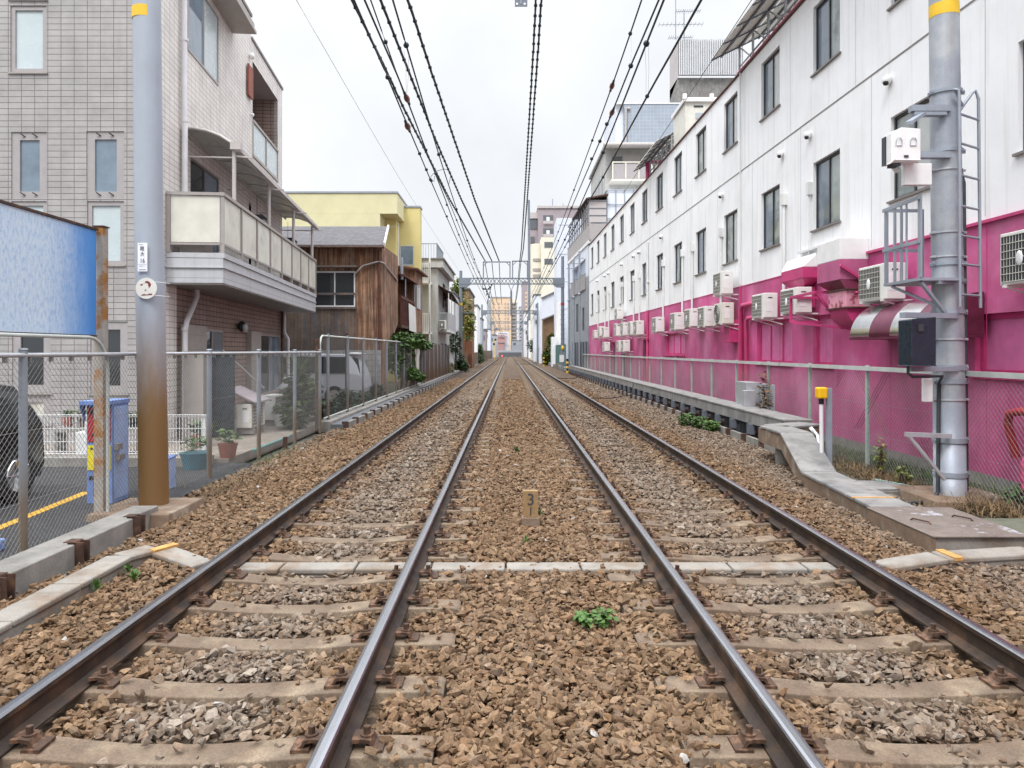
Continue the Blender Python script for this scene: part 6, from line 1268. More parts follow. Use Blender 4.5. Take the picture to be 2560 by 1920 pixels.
# ================================================================== stepped apartment block past the pink building
ab = thing('apartment_block', 'gray stepped apartment block with balconies past the pink building', 'building', (6.5, 52, 0))
Ya = 51.2; xw = PX(1471.5, Ya); FA = Fr((xw, Ya, 0), (-.035, 1, 0), (-1, -.035, 0)); FAf = Fr((0, Ya, 0), (1, 0, 0), (0, -1, 0)); LN = 12.5
hl = [(1.2, 9.5, 7.1-1.35, 8.55)]
m = MB(); wall_open(m, FA, 0, LN, 0, 7.0, [(2.2, 3.4, 3.2, 4.9), (5.5, 7.0, 3.2, 5.4)], .15); m.build('lower_wall', 'gray_siding', ab)
m = MB(); hl = [(1.6, 9.5, 7.0, 8.4)]; wall_open(m, FA, 0, LN, 7.0, 9.25, hl, 1.6); m.build('upper_wall', 'blue_white_wall', ab)
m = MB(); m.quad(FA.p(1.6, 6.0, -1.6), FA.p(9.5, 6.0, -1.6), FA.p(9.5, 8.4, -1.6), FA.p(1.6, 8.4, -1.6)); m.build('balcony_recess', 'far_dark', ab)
window(ab, FA, 2.2, 3.4, 3.2, 4.9, d=-.1); window(ab, FA, 5.5, 7.0, 3.2, 5.4, d=-.1)
m = MB(); fbox(m, FA, 1.4, 9.7, 6.15, 7.25, .02, .10)
fbox(m, FA, -.5, LN, 9.42, 10.55, -.1, .04); m.hexa([(xw-.02, Ya-.6, 9.42), (PX(1517, Ya), Ya-.6, 9.42), (PX(1517, Ya), Ya-.52, 9.42), (xw-.02, Ya-.52, 9.42), (xw-.02, Ya-.6, 10.5), (PX(1517, Ya), Ya-.6, 10.5), (PX(1517, Ya), Ya-.52, 10.5), (xw-.02, Ya-.52, 10.5)]); m.build('balcony_panel', 'taupe_pale', ab)
m = MB()
for i in range(16): fbox(m, FA, -.4+i*.8, -.36+i*.8, 9.42, 10.55, .041, .06)
for i in range(11): fbox(m, FA, 1.5+i*.8, 1.54+i*.8, 6.15, 7.25, .101, .12)
fbox(m, FA, -.5, LN, 10.552, 10.62, -.1, .06); fbox(m, FA, 1.4, 9.7, 7.252, 7.31, 0, .12); m.build('railing', 'taupe', ab)
m = MB(); fbox(m, FA, -.45, LN+.1, 9.2, 9.41, -.3, .08); m.build('fascia', 'white', ab)
xe = PX(1560, Ya); m = MB(); m.box(xw+.02, xe+6, Ya-.5, Ya+12, 0, 9.18); m.build('front_wall', 'siding_blue', ab)
m = MB(); m.box(xw+.05, PX(1516, Ya), Ya, Ya+5, 10.6, 12.3)
m.build('screen_wall', 'mauve_pale', ab); m = MB()
for i in range(4): m.box(xw+.04, PX(1516, Ya)+.02, Ya-.04, Ya-.002, 10.7+i*.5, 10.74+i*.5)
for y_ in np.arange(Ya, Ya+12, 1.1): m.tube([(xw-.05-.035*(y_-Ya), y_, 10.5), (xw-.05-.035*(y_-Ya), y_, 12.4)], .04, 5)
for z_ in (11.1, 11.75, 12.4): m.beam((xw-.05, Ya, z_), (xw-.47, Ya+12, z_), .06, .06)
m.build('steel_screen', 'steel_dark', ab)
m = MB(); m.hexa([(xw-.2, Ya-.3, 12.3), (PX(1520, Ya), Ya-.3, 12.6), (PX(1520, Ya), Ya+8, 12.6), (xw-.5, Ya+8, 12.3), (xw-.2, Ya-.3, 12.4), (PX(1520, Ya), Ya-.3, 12.7), (PX(1520, Ya), Ya+8, 12.7), (xw-.5, Ya+8, 12.4)]); m.build('lean_to_roof', 'rust_dark', ab)
xg = PX(1519, Ya); m = MB(); m.box(xg, xg+3.2, Ya+.3, Ya+6, 9.2, 13.1); m.build('glazed_lobby', 'blue_white_wall', ab); m = MB()
for i in range(6): m.box(xg+i*.62-.03, xg+i*.62+.03, Ya+.24, Ya+.297, 9.2, 13.1)
for i in range(4): m.box(xg, xg+3.2, Ya+.2, Ya+.238, 10+i*1.0, 10.06+i*1.0); m.box(xg-.06, xg-.002, Ya+.3, Ya+6, 10+i*1.0, 10.06+i*1.0)
m.build('glazing_bars', 'steel', ab)
for i in range(3):
    m = MB(); y_ = Ya+1.5+i*3.3; x_ = FA.p(y_-Ya, 0, .45).x; m.tube([(x_, y_, 0), (x_, y_, 8.9-i*.1)], .07, 8); m.beam((x_-.2, y_, 8.4), (x_+.35, y_, 8.4), .06, .05); m.beam((x_-.1, y_, 7.2), (x_+.4, y_, 7.2), .05, .05); m.sph((x_, y_, 5.8), .12); solo(m, 'service_post', 'steel', ['thin gray service post at the end of the pink building', 'middle thin gray service post before the gray block', 'farthest thin gray service post before the gray block'][i], 'post', loc=(x_, y_, 0))
# upper rear part of the block
ub = thing('upper_apartment', 'pale apartment floors with beige balcony screens above the roof line', 'building', (9, 58, 10)); Yu = 57.0
xu0, xu1 = PX(1513, Yu), PX(1660, Yu)
m = MB(); m.box(xu0, xu1, Yu, Yu+10, 12, PZ(372, Yu)); m.build('wall', 'gray_wall', ub); m = MB(); m.box(xu0+.4, xu1, Yu-1.3, Yu-1.24, PZ(455, Yu), PZ(420, Yu)); m.build('balcony_screen', 'taupe_pale', ub)
m = MB(); 
for i in range(5): x_ = xu0+.4+i*1.0; m.box(x_-.04, x_+.04, Yu-1.36, Yu-1.301, PZ(458, Yu), PZ(418, Yu))
m.box(xu0+.3, xu1, Yu-1.36, Yu-1.3, PZ(417.5, Yu), PZ(415, Yu)); m.box(xu0+.3, xu1, Yu-1.36, Yu, PZ(462, Yu), PZ(457, Yu)); m.build('balcony_frame', 'cream_wall', ub)
m = MB(); m.tube([(xu0-.3, Yu-1.3, PZ(375, Yu)), (xu1, Yu-1.3, PZ(375, Yu))], .22, 10); m.box(xu0-.2, xu1, Yu-1.2, Yu+10, PZ(375, Yu)+.02, PZ(368, Yu)); m.build('eaves', 'taupe', ub)
m = MB(); m.box(PX(1557, Yu), PX(1600, Yu), Yu-.05, Yu-.01, PZ(455, Yu), PZ(388, Yu)); m.build('door_screen', 'mauve_pale', ub); m = MB(); m.box(PX(1530, Yu), PX(1555, Yu), Yu-.04, Yu-.01, PZ(425, Yu), PZ(392, Yu)); m.build('window', 'glass_dark', ub)
for i in range(4): m = MB(); y_ = Yu+1.5+i*2.2; m.quad((xu0-.01, y_, 13), (xu0-.01, y_+1.2, 13), (xu0-.01, y_+1.2, 16), (xu0-.01, y_, 16)); m.build('window', 'glass_dark', ub)
gt = thing('gray_tile_tower', 'plain gray blue tiled stair tower above the roofs', 'building', (11, 62, 10)); Yt = 62
m = MB(); m.box(PX(1560, Yt), PX(1720, Yt), Yt, Yt+8, 8, PZ(260, Yt)); m.build('wall', 'tower_tile', gt); m = MB(); m.box(PX(1541, Yt), PX(1560, Yt)-.003, Yt+.4, Yt+8, 8, PZ(260, Yt)); m.build('side_panel', 'blue_white_wall', gt); m = MB(); m.box(PX(1541, Yt)-.05, PX(1720, Yt), Yt-.05, Yt+8, PZ(260, Yt)+.002, PZ(257, Yt)); m.build('coping', 'white', gt); m = MB(); m.tube([(PX(1565, Yt), Yt-.1, 10), (PX(1565, Yt), Yt-.1, PZ(272, Yt)), (PX(1575, Yt), Yt-.1, PZ(273, Yt))], .12, 8); m.build('pipe', 'taupe', gt)
ct = thing('corrugated_tower', 'tall building top with pale ribbed metal screen and antenna', 'building', (18, 76, 10)); Yc = 76
m = MB(); m.box(PX(1697, Yc), PX(1900, Yc), Yc+.5, Yc+4.3, 10, PZ(190, Yc)); m.build('wall', 'concrete_gray', ct); m = MB(); m.box(PX(1752, Yc), PX(1782, Yc), Yc+.4, Yc+.49, PZ(250, Yc), PZ(224, Yc)); m.build('dark_panel', 'taupe_dark', ct)
m = MB(); xa_, xb_ = PX(1697, Yc), PX(1860, Yc)
for i in range(36): x_ = xa_+(xb_-xa_)*i/36; m.box(x_, x_+(xb_-xa_)/36*.6, Yc-.15, Yc+.1, PZ(188, Yc), PZ(98, Yc))
m.box(xa_, xb_, Yc+.1, Yc+.2, PZ(188, Yc), PZ(98, Yc)); m.build('ribbed_screen', 'corrugated', ct); m = MB(); m.add([(xa_, Yc, PZ(188, Yc)), (xa_, Yc, PZ(98, Yc)), (xa_, Yc+4.3, PZ(98, Yc)), (xa_, Yc+4.3, PZ(188, Yc)-1.2)], [(0, 1, 2, 3)]); m.build('side_screen', 'mauve_pale', ct)
m = MB(); m.box(xa_-.02, xa_+.3, Yc+.4, Yc+4.28, 10, PZ(190, Yc)-1.3); m.build('side_wall', 'concrete_gray', ct)
an = MB(); x_ = PX(1710, Yc); z_ = PZ(98, Yc); an.tube([(x_, Yc, z_), (x_, Yc, PZ(25, Yc))], .06, 5); an.tube([(PX(1689, Yc), Yc, z_), (PX(1689, Yc), Yc, PZ(-40, Yc))], .05, 5)
for py, a, b in ((27, 1690, 1750), (60, 1648, 1756), (93, 1672, 1730)):
    an.tube([(PX(a, Yc), Yc, PZ(py+2, Yc)), (PX(b, Yc), Yc, PZ(py, Yc))], .035, 4)
    for k in range(12): xx = PX(a+(b-a)*k/11, Yc); an.tube([(xx, Yc-.5, PZ(py+1, Yc)), (xx, Yc+.5, PZ(py+1, Yc))], .02, 4)
an.build('antenna', 'steel', ct)
# ================================================================== right side beyond
wt = thing('white_tower', 'narrow tall white building behind the right gantry post', 'building', (6, 82, 0)); Yw_ = 82
m = MB(); m.box(PX(1392, Yw_), PX(1470, Yw_), Yw_, Yw_+5, 0, PZ(545, Yw_)); m.build('wall', 'blue_white_wall', wt); m = MB(); fz = Fr((0, Yw_, 0), (1, 0, 0), (0, -1, 0))
for py in (563, 636, 705, 773): fbox(m, fz, PX(1396, Yw_), PX(1470, Yw_), PZ(py, Yw_), PZ(py, Yw_)+.06, 0, .02)
m.build('joint_line', 'far_gray', wt); m = MB(); m.hexa([(PX(1388, 78), 78, 0), (PX(1402, 78), 78, 0), (PX(1402, 78), 81, 0), (PX(1388, 78), 81, 0), (PX(1396, 78), 78, 7), (PX(1402, 78), 78, 7), (PX(1402, 78), 81, 7), (PX(1396, 78), 81, 7)]); m.box(PX(1380, 77), PX(1392, 77), 77, 79, 0, PZ(842, 77)); m.build('buttress', 'white_wall', wt)
cr = thing('cream_building', 'cream concrete building with curved stair behind the white tower', 'building', (8, 128, 0)); Yd = 128
m = MB(); m.box(PX(1353, Yd), PX(1400, Yd), Yd, Yd+5, 0, PZ(593, Yd)); m.build('wall', 'cream_wall', cr); m = MB(); m.tube([(PX(1345, Yd), Yd+3, 0), (PX(1345, Yd), Yd+3, PZ(605, Yd))], 1.25, 20); m.build('stair_drum', 'cream_wall', cr)
for py in (650, 675, 690): m = MB(); m.tube([(PX(1345, Yd), Yd+2.6, PZ(py, Yd)), (PX(1345, Yd), Yd+2.6, PZ(py-7, Yd))], 1.0, 16); m.build('stair_opening', 'taupe', cr)
for py in (605, 647): m = MB(); m.box(PX(1361, Yd), PX(1382, Yd), Yd-.06, Yd-.01, PZ(py+14, Yd), PZ(py, Yd)); m.build('opening', 'far_dark', cr)
mv = thing('mauve_apartment', 'tall mauve gray apartment block with stacked corner windows', 'building', (8, 182, 0)); Ym = 182; z518 = PZ(524, Ym)
m = MB(); m.box(PX(1345, Ym), PX(1460, Ym), Ym, Ym+9, 0, PZ(521, Ym)); m.box(PX(1322, Ym), PX(1345, Ym)-.003, Ym+1, Ym+9, 0, PZ(533, Ym)); m.build('wall', 'mauve_wall', mv); m = MB(); m.box(PX(1321, Ym), PX(1346, Ym), Ym+.6, Ym+9, PZ(545, Ym), PZ(533, Ym)+.3); m.box(PX(1345, Ym)-.2, PX(1462, Ym), Ym-.3, Ym+9, PZ(521, Ym)+.02, PZ(519, Ym)+.4); m.build('cornice', 'mauve_pale', mv)
for i in range(9): m = MB(); py = 590+32*i; m.box(PX(1327, Ym), PX(1337, Ym), Ym+.8, Ym+.98, PZ(py+16, Ym), PZ(py, Ym)); m.build('corner_window', 'far_dark', mv)
m = MB(); m.box(PX(1326, Ym), PX(1345, Ym), Ym+.8, Ym+.99, PZ(571, Ym), PZ(544, Ym)); m.build('corner_balcony', 'far_dark', mv)
for py in (538, 571):
    m = MB(); m.box(PX(1358, Ym), PX(1383, Ym), Ym-.1, Ym-.01, PZ(py+16, Ym), PZ(py, Ym)); o = m.build('balcony_opening', 'far_dark', mv); m = MB(); m.box(PX(1366, Ym), PX(1374, Ym), Ym-.2, Ym-.11, PZ(py+14, Ym), PZ(py+5, Ym)); m.build('white_window', 'white', o); m = MB(); m.box(PX(1358, Ym), PX(1383, Ym), Ym-.6, Ym-.5, PZ(py+22, Ym), PZ(py+15, Ym)); m.build('railing', 'mauve_pale', o)  # window pane in plain white
m = MB()
for px, h_ in ((1383, 30), (1410, 18), (1386, 6)): m.tube([(PX(px, Ym), Ym+3, PZ(521, Ym)), (PX(px, Ym), Ym+3, PZ(521-h_, Ym))], .12, 5)
m.build('antenna', 'steel', mv)
lh = thing('low_white_house', 'pale house with slanted roof line left of the white tower', 'house', (6, 96, 0)); Yl = 96
m = MB(); m.prism([(PX(1350, Yl), 0), (PX(1400, Yl), 0), (PX(1400, Yl), PZ(727, Yl)), (PX(1393, Yl), PZ(727, Yl)), (PX(1355, Yl), PZ(745, Yl))], 'y', Yl, Yl+4); m.build('wall', 'blue_white_wall', lh); m = MB(); m.beam((PX(1352, Yl), Yl-.1, PZ(746, Yl)), (PX(1394, Yl), Yl-.1, PZ(726, Yl)), .3, .12); m.build('roof_edge', 'far_dark', lh)
bg_ = thing('brown_garage', 'brown shed with a vine covered wall beside the right gantry', 'shed', (5.6, 88, 0)); Yg_ = 88
m = MB(); m.prism([(PX(1358, Yg_), 0), (PX(1392, Yg_), 0), (PX(1392, Yg_), PZ(786, Yg_)), (PX(1358, Yg_), PZ(799, Yg_))], 'y', Yg_, Yg_+3); m.build('wall', 'brown_garage', bg_); m = MB(); m.beam((PX(1354, Yg_), Yg_-.2, PZ(800, Yg_)), (PX(1393, Yg_), Yg_-.2, PZ(784, Yg_)), .5, .15); m.build('roof', 'taupe_dark', bg_)
plant('wall_vine', 'dense green vine covering the brown shed beside the line', 'vine', [((PX(1376, 87), 87, 1.6), (.75, .5, 1.6)), ((PX(1380, 87), 87, 3.0), (.6, .4, .8)), ((PX(1368, 87), 87, .9), (.6, .5, .9))], 1500, .3, ['leaf', 'leaf_yellow'], (PX(1374, 87), 87, 0), 4, 90)
fe = thing('green_fence', 'dark green corrugated sheet fence behind the right gantry post', 'fence', (5, 70, 0)); m = MB()
for i in range(60): y_ = 66+i*.3; x_ = 5.15-.02*(y_-66); m.add([(x_, y_, 0), (x_-.05, y_+.15, 0), (x_, y_+.3, 0), (x_, y_, 2.3), (x_-.05, y_+.15, 2.3), (x_, y_+.3, 2.3)], [(0, 1, 4, 3), (1, 2, 5, 4)])
m.build('sheet', 'green_sheet', fe)
fe = thing('gray_fence', 'gray sheet fence further along the right side of the line', 'fence', (5, 92, 0)); m = MB(); m.add([(4.95, 90, 0), (4.6, 118, 0), (4.6, 118, 2.2), (4.95, 90, 2.2), (5.02, 90, 0), (4.67, 118, 0), (4.67, 118, 2.2), (5.02, 90, 2.2)], [(0, 1, 2, 3), (4, 5, 6, 7), (3, 2, 6, 7), (0, 3, 7, 4)]); m.build('panel', 'steel', fe)
plant('roadside_tree', 'small dark green tree before the mauve apartment block', 'tree', [((PX(1336, 128), 128, 2.6), (1.3, 1.3, 1.3)), ((PX(1348, 128), 128, 2.4), (1.2, 1.2, 1.2))], 1200, .4, ['leaf', 'leaf_dark'], (PX(1342, 128), 128, 0), 3, 92, sr=.05)
# ================================================================== gantries
def gantry(label, Y, xl, xr, zbm, zl, zr, detail=True, th=.5, group=None):
    root = thing('line_gantry', label, 'gantry', ((xl+xr)/2, Y, 0), group)
    for x_, zt, s in ((xl, zl, 1), (xr, zr, -1)):
        m = MB(); m.tube([(x_, Y, -.1), (x_, Y, zt)], [.16, .13], 14); po = m.build('post', 'steel_gantry', root)
        if detail:
            m = MB(); m.box(x_-.16 if s > 0 else x_-.85, x_+.85 if s > 0 else x_+.16, Y-.2, Y+.2, zbm-th/2-.03, zbm+th/2+.03); m.prism([(x_-.16*s, zbm-th/2-.04), (x_+.85*s, zbm-th/2-.04), (x_+.5*s, zbm-th/2-.3), (x_-.16*s, zbm-th/2-.3)], 'y', Y-.18, Y+.18); m.build('end_plate', 'steel_gantry', root)
    m = MB(); n = 22
    for y_ in (Y-.15, Y+.15):
        for z_ in (zbm-th/2, zbm+th/2): m.beam((xl+.2, y_, z_), (xr-.2, y_, z_), .07, .07)
        for i in range(n):
            a = xl+.85+(xr-xl-1.7)*i/n; b = xl+.85+(xr-xl-1.7)*(i+1)/n; m.beam((a, y_, zbm-th/2), (b, y_, zbm+th/2), .03, .04); m.beam((b, y_, zbm-th/2), (a, y_, zbm+th/2), .03, .04)
    m.build('truss_beam', 'steel_gantry', root); return root
YG_ = 64.; XL, XR_ = PX(1152, YG_), PX(1406.5, YG_); ZB = PZ(703, YG_)
gr = gantry('nearest gray truss gantry spanning both tracks on two steel posts', YG_, XL, XR_, ZB, PZ(677, YG_), PZ(641, YG_))
for a, b in ((1208.5, 1275), (1281.5, 1318.5)):
    m = MB(); x0, x1 = PX(a, YG_), PX(b, YG_); z0, z1 = ZB+.28, PZ(655 if a < 1250 else 653, YG_)
    m.beam((x0, YG_, z0), (x0, YG_, z1), .1, .1); m.beam((x1, YG_, z0), (x1, YG_, z1), .1, .1); m.beam((x0-.05, YG_, z1), (x1+.05, YG_, z1), .1, .1)
    m.beam((x0, YG_, z1-.35), (x0+.35, YG_, z1), .06, .06); m.beam((x1, YG_, z1-.35), (x1-.35, YG_, z1), .06, .06); m.build('cable_frame', 'steel_gantry', gr)
m = MB(); xc = PX(1278, YG_); zj = PZ(727, YG_); m.beam((xc-.25, YG_, ZB-.25), (xc, YG_, zj), .05, .05); m.beam((xc+.25, YG_, ZB-.25), (xc, YG_, zj), .05, .05); m.tube([(xc, YG_, zj), (xc, YG_, zj-2.2)], .09, 8); m.build('drop_arm', 'steel_gantry', gr)
m = MB(); z0, z1 = PZ(763, YG_), PZ(758, YG_); m.tube([(XL, YG_, z0), (XL, YG_, z1)], .165, 14); m.build('yellow_band', 'yellow', gr); m = MB(); z0, z1 = PZ(763, YG_), PZ(757, YG_); m.tube([(XR_, YG_, z0), (XR_, YG_, z1)], .165, 14); m.build('red_band', 'red', gr)
m = MB()
for i in range(9): z_ = 1.9+i*.42; m.tube([(XR_, YG_, z_), (XR_, YG_, z_+.05)], .19, 12)
m.box(XR_-.25, XR_+.2, YG_-.3, YG_-.12, .9, 1.6); m.build('strap', 'steel_gantry', gr); m = MB(); m.sph((XR_, YG_-.2, 1.95), .13, .13, .22, 8); m.build('warning_light', 'yellow', gr)
for Yk, a, b, pyb, lb in ((117, 1205, 1344, 780, 'second gray gantry along the line'), (174, 1227.6, 1319, 806, 'third gray gantry along the line'), (203, 1237, 1308, 822, 'farthest gray gantry over the tracks')):
    gantry(lb, Yk, PX(a, Yk), PX(b, Yk), PZ(pyb, Yk), PZ(pyb, Yk)+1.2, PZ(pyb, Yk)+1.5, True)
pt = thing('tall_upright', 'tall slim mast rising behind the gantry near the mauve block', 'upright', (PX(1323, 168), 168, 0)); m = MB(); m.tube([(PX(1323, 168), 168, 0), (PX(1322, 168), 168, PZ(500, 168))], .26, 10); m.build('shaft', 'steel_gantry', pt)  # plain tube standing in for the mauve block's edge
# near sign plate hanging from the gantry overhead
m = MB(); Ys = 9.0; x0, x1 = PX(1287, Ys), PX(1318.5, Ys); zb = PZ(16, Ys); m.box(x0, x1, Ys, Ys+.01, zb, zb+.22); so_ = solo(m, 'hanging_plate', 'steel_dark', 'small dark plate with round holes hanging at the top edge', 'plate', loc=((x0+x1)/2, Ys, zb))
m = MB()
for dx in (.028, .122): m.cyl((x0+dx, Ys-.003, zb+.032), (x0+dx, Ys-.0005, zb+.032), .014, n=12)
m.build('round_hole', 'white', so_); m = MB(); m.box(x0+.07, x0+.082, Ys-.006, Ys-.0005, zb+.03, zb+.22); m.build('centre_bar', 'steel', so_)
# ================================================================== overhead wires
def wire3d(pts, X=None, zr=None, zend=None, sag=0, near=None):
    """photo points -> 3-D: height above the camera from a level (or sagging) wire, depth from that height"""
    out = []
    for px, py in pts:
        Y = 30.
        for _ in range(40):
            zz = zr-4*sag*max(0, (Y-6)*(64-Y))/58**2; Y = .5*Y+.5*zz*F/(HY-py)
        out.append(Vector((PX(px, Y), Y, CAMZ+zz)))
    return out
def extend(p, y0=None, y1=None):
    p = sorted(p, key=lambda v: v.y)
    if y0 is not None and p[0].y > y0: d = (p[0]-p[1]); d = d/abs(d.y); d.z *= .3; p = [p[0]+d*(p[0].y-y0)]+p
    if y1 is not None and p[-1].y < y1: d = (p[-1]-p[-2]); d = d/abs(d.y); d.z *= .3; p = p+[p[-1]+d*(y1-p[-1].y)]
    return p
def smooth(p, k=4):
    out = []
    for i in range(len(p)-1):
        a = p[max(i-1, 0)]; b = p[i]; c = p[i+1]; d = p[min(i+2, len(p)-1)]
        for j in range(k):
            t = j/k; out.append(.5*((2*b)+(-a+c)*t+(2*a-5*b+4*c-d)*t*t+(-a+3*b-3*c+d)*t**3))
    return out+[p[-1]]
def wire(name, label, pts, zr, r, mat='cable_dark', sag=0, y0=-5, y1=None, knots=0, balls=(), ins=(), cat='cable', group='overhead wires', br=.032):
    p = extend(wire3d(pts, zr=zr, sag=sag), y0, y1); p = [q for i, q in enumerate(p) if i == 0 or q.y-p[i-1].y > .05]
    root = thing(name, label, cat, p[0], group); m = MB()
    if knots:   # lashed cable: binding wire makes a bulge at regular steps
        q = []; rr_ = []; L_ = 0
        for a, b in zip(p, p[1:]):
            d = (b-a).length; n = max(1, int(d/knots))
            for i in range(n):
                c = a.lerp(b, i/n); e = a.lerp(b, (i+.5)/n); f = a.lerp(b, (i+.5)/n+.03/d if d > 0 else 0); j = Vector((random.uniform(-.006, .006), 0, random.uniform(-.008, .008)))
                q += [c+j, c.lerp(e, .3)+j, e-(b-a)/d*.05, e, e+(b-a)/d*.05]; rr_ += [r, r*.92, r, r*1.7, r]
        q.append(p[-1]); rr_.append(r); m.tube(q, rr_, 6)
    else: m.tube(smooth(p) if len(p) > 2 else p, r, 6)
    m.build('strand', mat, root)
    for b in balls:
        c = wire3d([b], zr=zr, sag=sag)[0]; s = MB(); k = 1.; s.sph(c, br*k, br*k*1.2, br*k, 8); s.build('clamp', 'cable_dark', root)
    for b in ins:
        c = wire3d([b], zr=zr, sag=sag)[0]; d = (p[1]-p[0]).normalized(); s = MB(); s.tube([c-d*.15, c-d*.12, c-d*.05, c, c+d*.05, c+d*.12, c+d*.15], [.012, .03, .042, .045, .042, .03, .012], 12); s.build('insulator', 'insulator', root)
        [MB().tube([c+d*q, c+d*(q+.11)], .022, 6).build('insulator_fitting', 'cable_dark', root) for q in (-.26, .15)]
    return root
wire('lashed_cable', 'leftmost thick lashed cable running to the gantry frame', [(880, 0), (969, 184), (1011, 274), (1062, 374), (1125, 500), (1213, 653)], 7.75, .032, sag=.9, knots=.55, group='lashed cables')
wire('lashed_cable', 'middle thick lashed cable of the three left ones', [(951, 0), (1015.5, 163), (1089, 350), (1154, 500), (1230, 653)], 7.75, .032, sag=.9, knots=.55, group='lashed cables')
wire('lashed_cable', 'rightmost thick lashed cable of the left three', [(1020, 0), (1079, 181), (1187, 500), (1248, 653)], 7.75, .032, sag=.9, knots=.55, group='lashed cables')
wire('lashed_cable', 'left cable of the thick pair hanging above the middle strip', [(1339.8, 0), (1333.7, 120), (1311, 500), (1303.6, 620), (1299, 656)], 7.75, .026, sag=.6, knots=.45, group='lashed cables')
wire('lashed_cable', 'right cable of the thick pair hanging above the middle strip', [(1353, 0), (1345.5, 120), (1318, 500), (1308.7, 620), (1302, 656)], 7.75, .026, sag=.6, knots=.45, group='lashed cables')
wire('contact_wire', 'lowest thin left wire with a dark insulator', [(911, 60), (969, 193), (1020, 316), (1048.6, 384), (1098, 500), (1147.6, 611.6), (1183.3, 690.5), (1215.8, 755.6)], 3.4, .0105, y1=115, balls=[(969, 193), (1049, 384), (1066, 424), (1076, 449), (1117, 541), (1148, 611), (1169, 659), (1183, 690)], ins=[(1019, 316)])
wire('messenger_wire', 'left wire carrying a reddish brown insulator', [(911.5, 0), (1005, 217), (1065, 375), (1110, 490), (1147, 587), (1183, 671), (1205, 720)], 3.8, .012, y1=110, balls=[(1065, 375), (1117, 512), (1147, 587), (1168, 637), (1183, 671), (1194, 694)], ins=[(1017, 246)])
wire('feeder_wire', 'thin left wire joining the insulated wire', [(926.6, 0), (964, 105), (1008, 229)], 4.1, .009, balls=[(964, 105)], y0=0)
wire('feeder_wire', 'thin wire threading between the left lashed cables', [(1085, 425), (1120.6, 500), (1141.5, 550), (1168, 615.7), (1185, 656.7), (1197.7, 684.5)], 4.1, .011, y0=13, y1=100, balls=[(1141.5, 550), (1168, 615.7), (1185, 656.7)])
wire('messenger_wire', 'left track wire with large round dark clamps', [(982, 0), (1015.5, 113), (1097, 386), (1134, 500), (1168, 601), (1197.7, 680), (1208.6, 705)], 4.2, .0125, y1=110, balls=[(1015.5, 113), (1097, 386), (1141, 523), (1168, 601), (1185.7, 648), (1197.7, 680)], br=.042)
wire('service_wire', 'faint pale wire sloping down over the left houses', [(741, 0), (800, 102), (1032, 500), (1147, 676)], 6.0, .006, 'cable_pale', y0=2)
wire('contact_wire', 'leftmost right hand wire with an upper red brown insulator', [(1604, 0), (1575.6, 84), (1530, 215), (1480.7, 351), (1435, 475), (1395.5, 579.6), (1360, 669), (1346, 700)], 4.7, .0115, y1=110, balls=[(1575.6, 84), (1480.7, 351), (1435, 475), (1395.5, 579.6), (1374.5, 632.6), (1360, 669)], ins=[(1530, 215)])
wire('messenger_wire', 'second right hand wire with a lower red brown insulator', [(1647, 0), (1577, 164.6), (1530, 281.6), (1499.7, 353), (1433, 510), (1396, 602.5), (1359, 686)], 4.25, .0125, y1=110, balls=[(1577, 164.6), (1517, 310), (1499.7, 353), (1479, 397), (1429, 519), (1396, 602)], ins=[(1530, 281.6)], br=.04)
wire('messenger_wire', 'third right hand wire with big round clamp', [(1659.5, 0), (1616, 109), (1507.6, 381), (1447, 521.7), (1412, 599), (1389.5, 646), (1372.6, 678)], 3.85, .013, y1=110, balls=[(1616, 109), (1507.6, 381), (1447, 521.7), (1412, 599), (1389.5, 646), (1372.6, 678)], br=.042)
wire('contact_wire', 'rightmost heavy wire of the right track bundle', [(1753, 0), (1618, 240.5), (1507.6, 443), (1460, 525), (1412, 618), (1372.6, 687)], 3.6, .0135, y1=110, balls=[(1618, 240.5), (1507.6, 443), (1412, 618), (1389.5, 658)])
wire('service_wire', 'thin black wire crossing in front of the roof cabinet', [(1879, 0), (1768.7, 168), (1685, 294), (1558, 484)], 7.2, .008, y0=8)
# thin hanging loops between wires (droppers)
m = MB()
for a, za, b, zb in (((1010, 125), 4.2, (1016, 232), 3.8), ((1022, 130), 4.2, (1017, 236), 3.8), ((1577, 86), 4.7, (1577, 160), 4.25), ((1612, 115), 3.85, (1615, 232), 3.6), ((1621, 115), 3.85, (1620, 236), 3.6)):
    p = wire3d([a], zr=za)[0]; q = wire3d([b], zr=zb)[0]; m.tube([p, p.lerp(q, .5)+Vector((.01, 0, -.02)), q], .0022, 4)
solo(m, 'dropper_wires', 'cable_pale', 'fine pale dropper wires hanging between the overhead wires', 'wires', loc=(0, 12, 5))
m = MB(); p = wire3d([(1090, 428)], zr=3.8)[0]
m.tube([p, p+Vector((.18, 0, .05)), p+Vector((.3, 0, 0)), p+Vector((.3, .1, -.1)), p+Vector((.26, .2, -.22))], .006, 5); m.tube([p, p+Vector((-.1, 0, -.1)), p+Vector((-.13, 0, -.2)), p+Vector((-.04, 0, -.22)), p+Vector((-.03, 0, -.1))], .006, 5); m.sph(p+Vector((0, 0, -.05)), .04); m.sph(p+Vector((-.1, 0, -.2)), .035); solo(m, 'jumper_loop', 'cable_dark', 'small looped jumper wires tangled on the left wires', 'wire', loc=p)
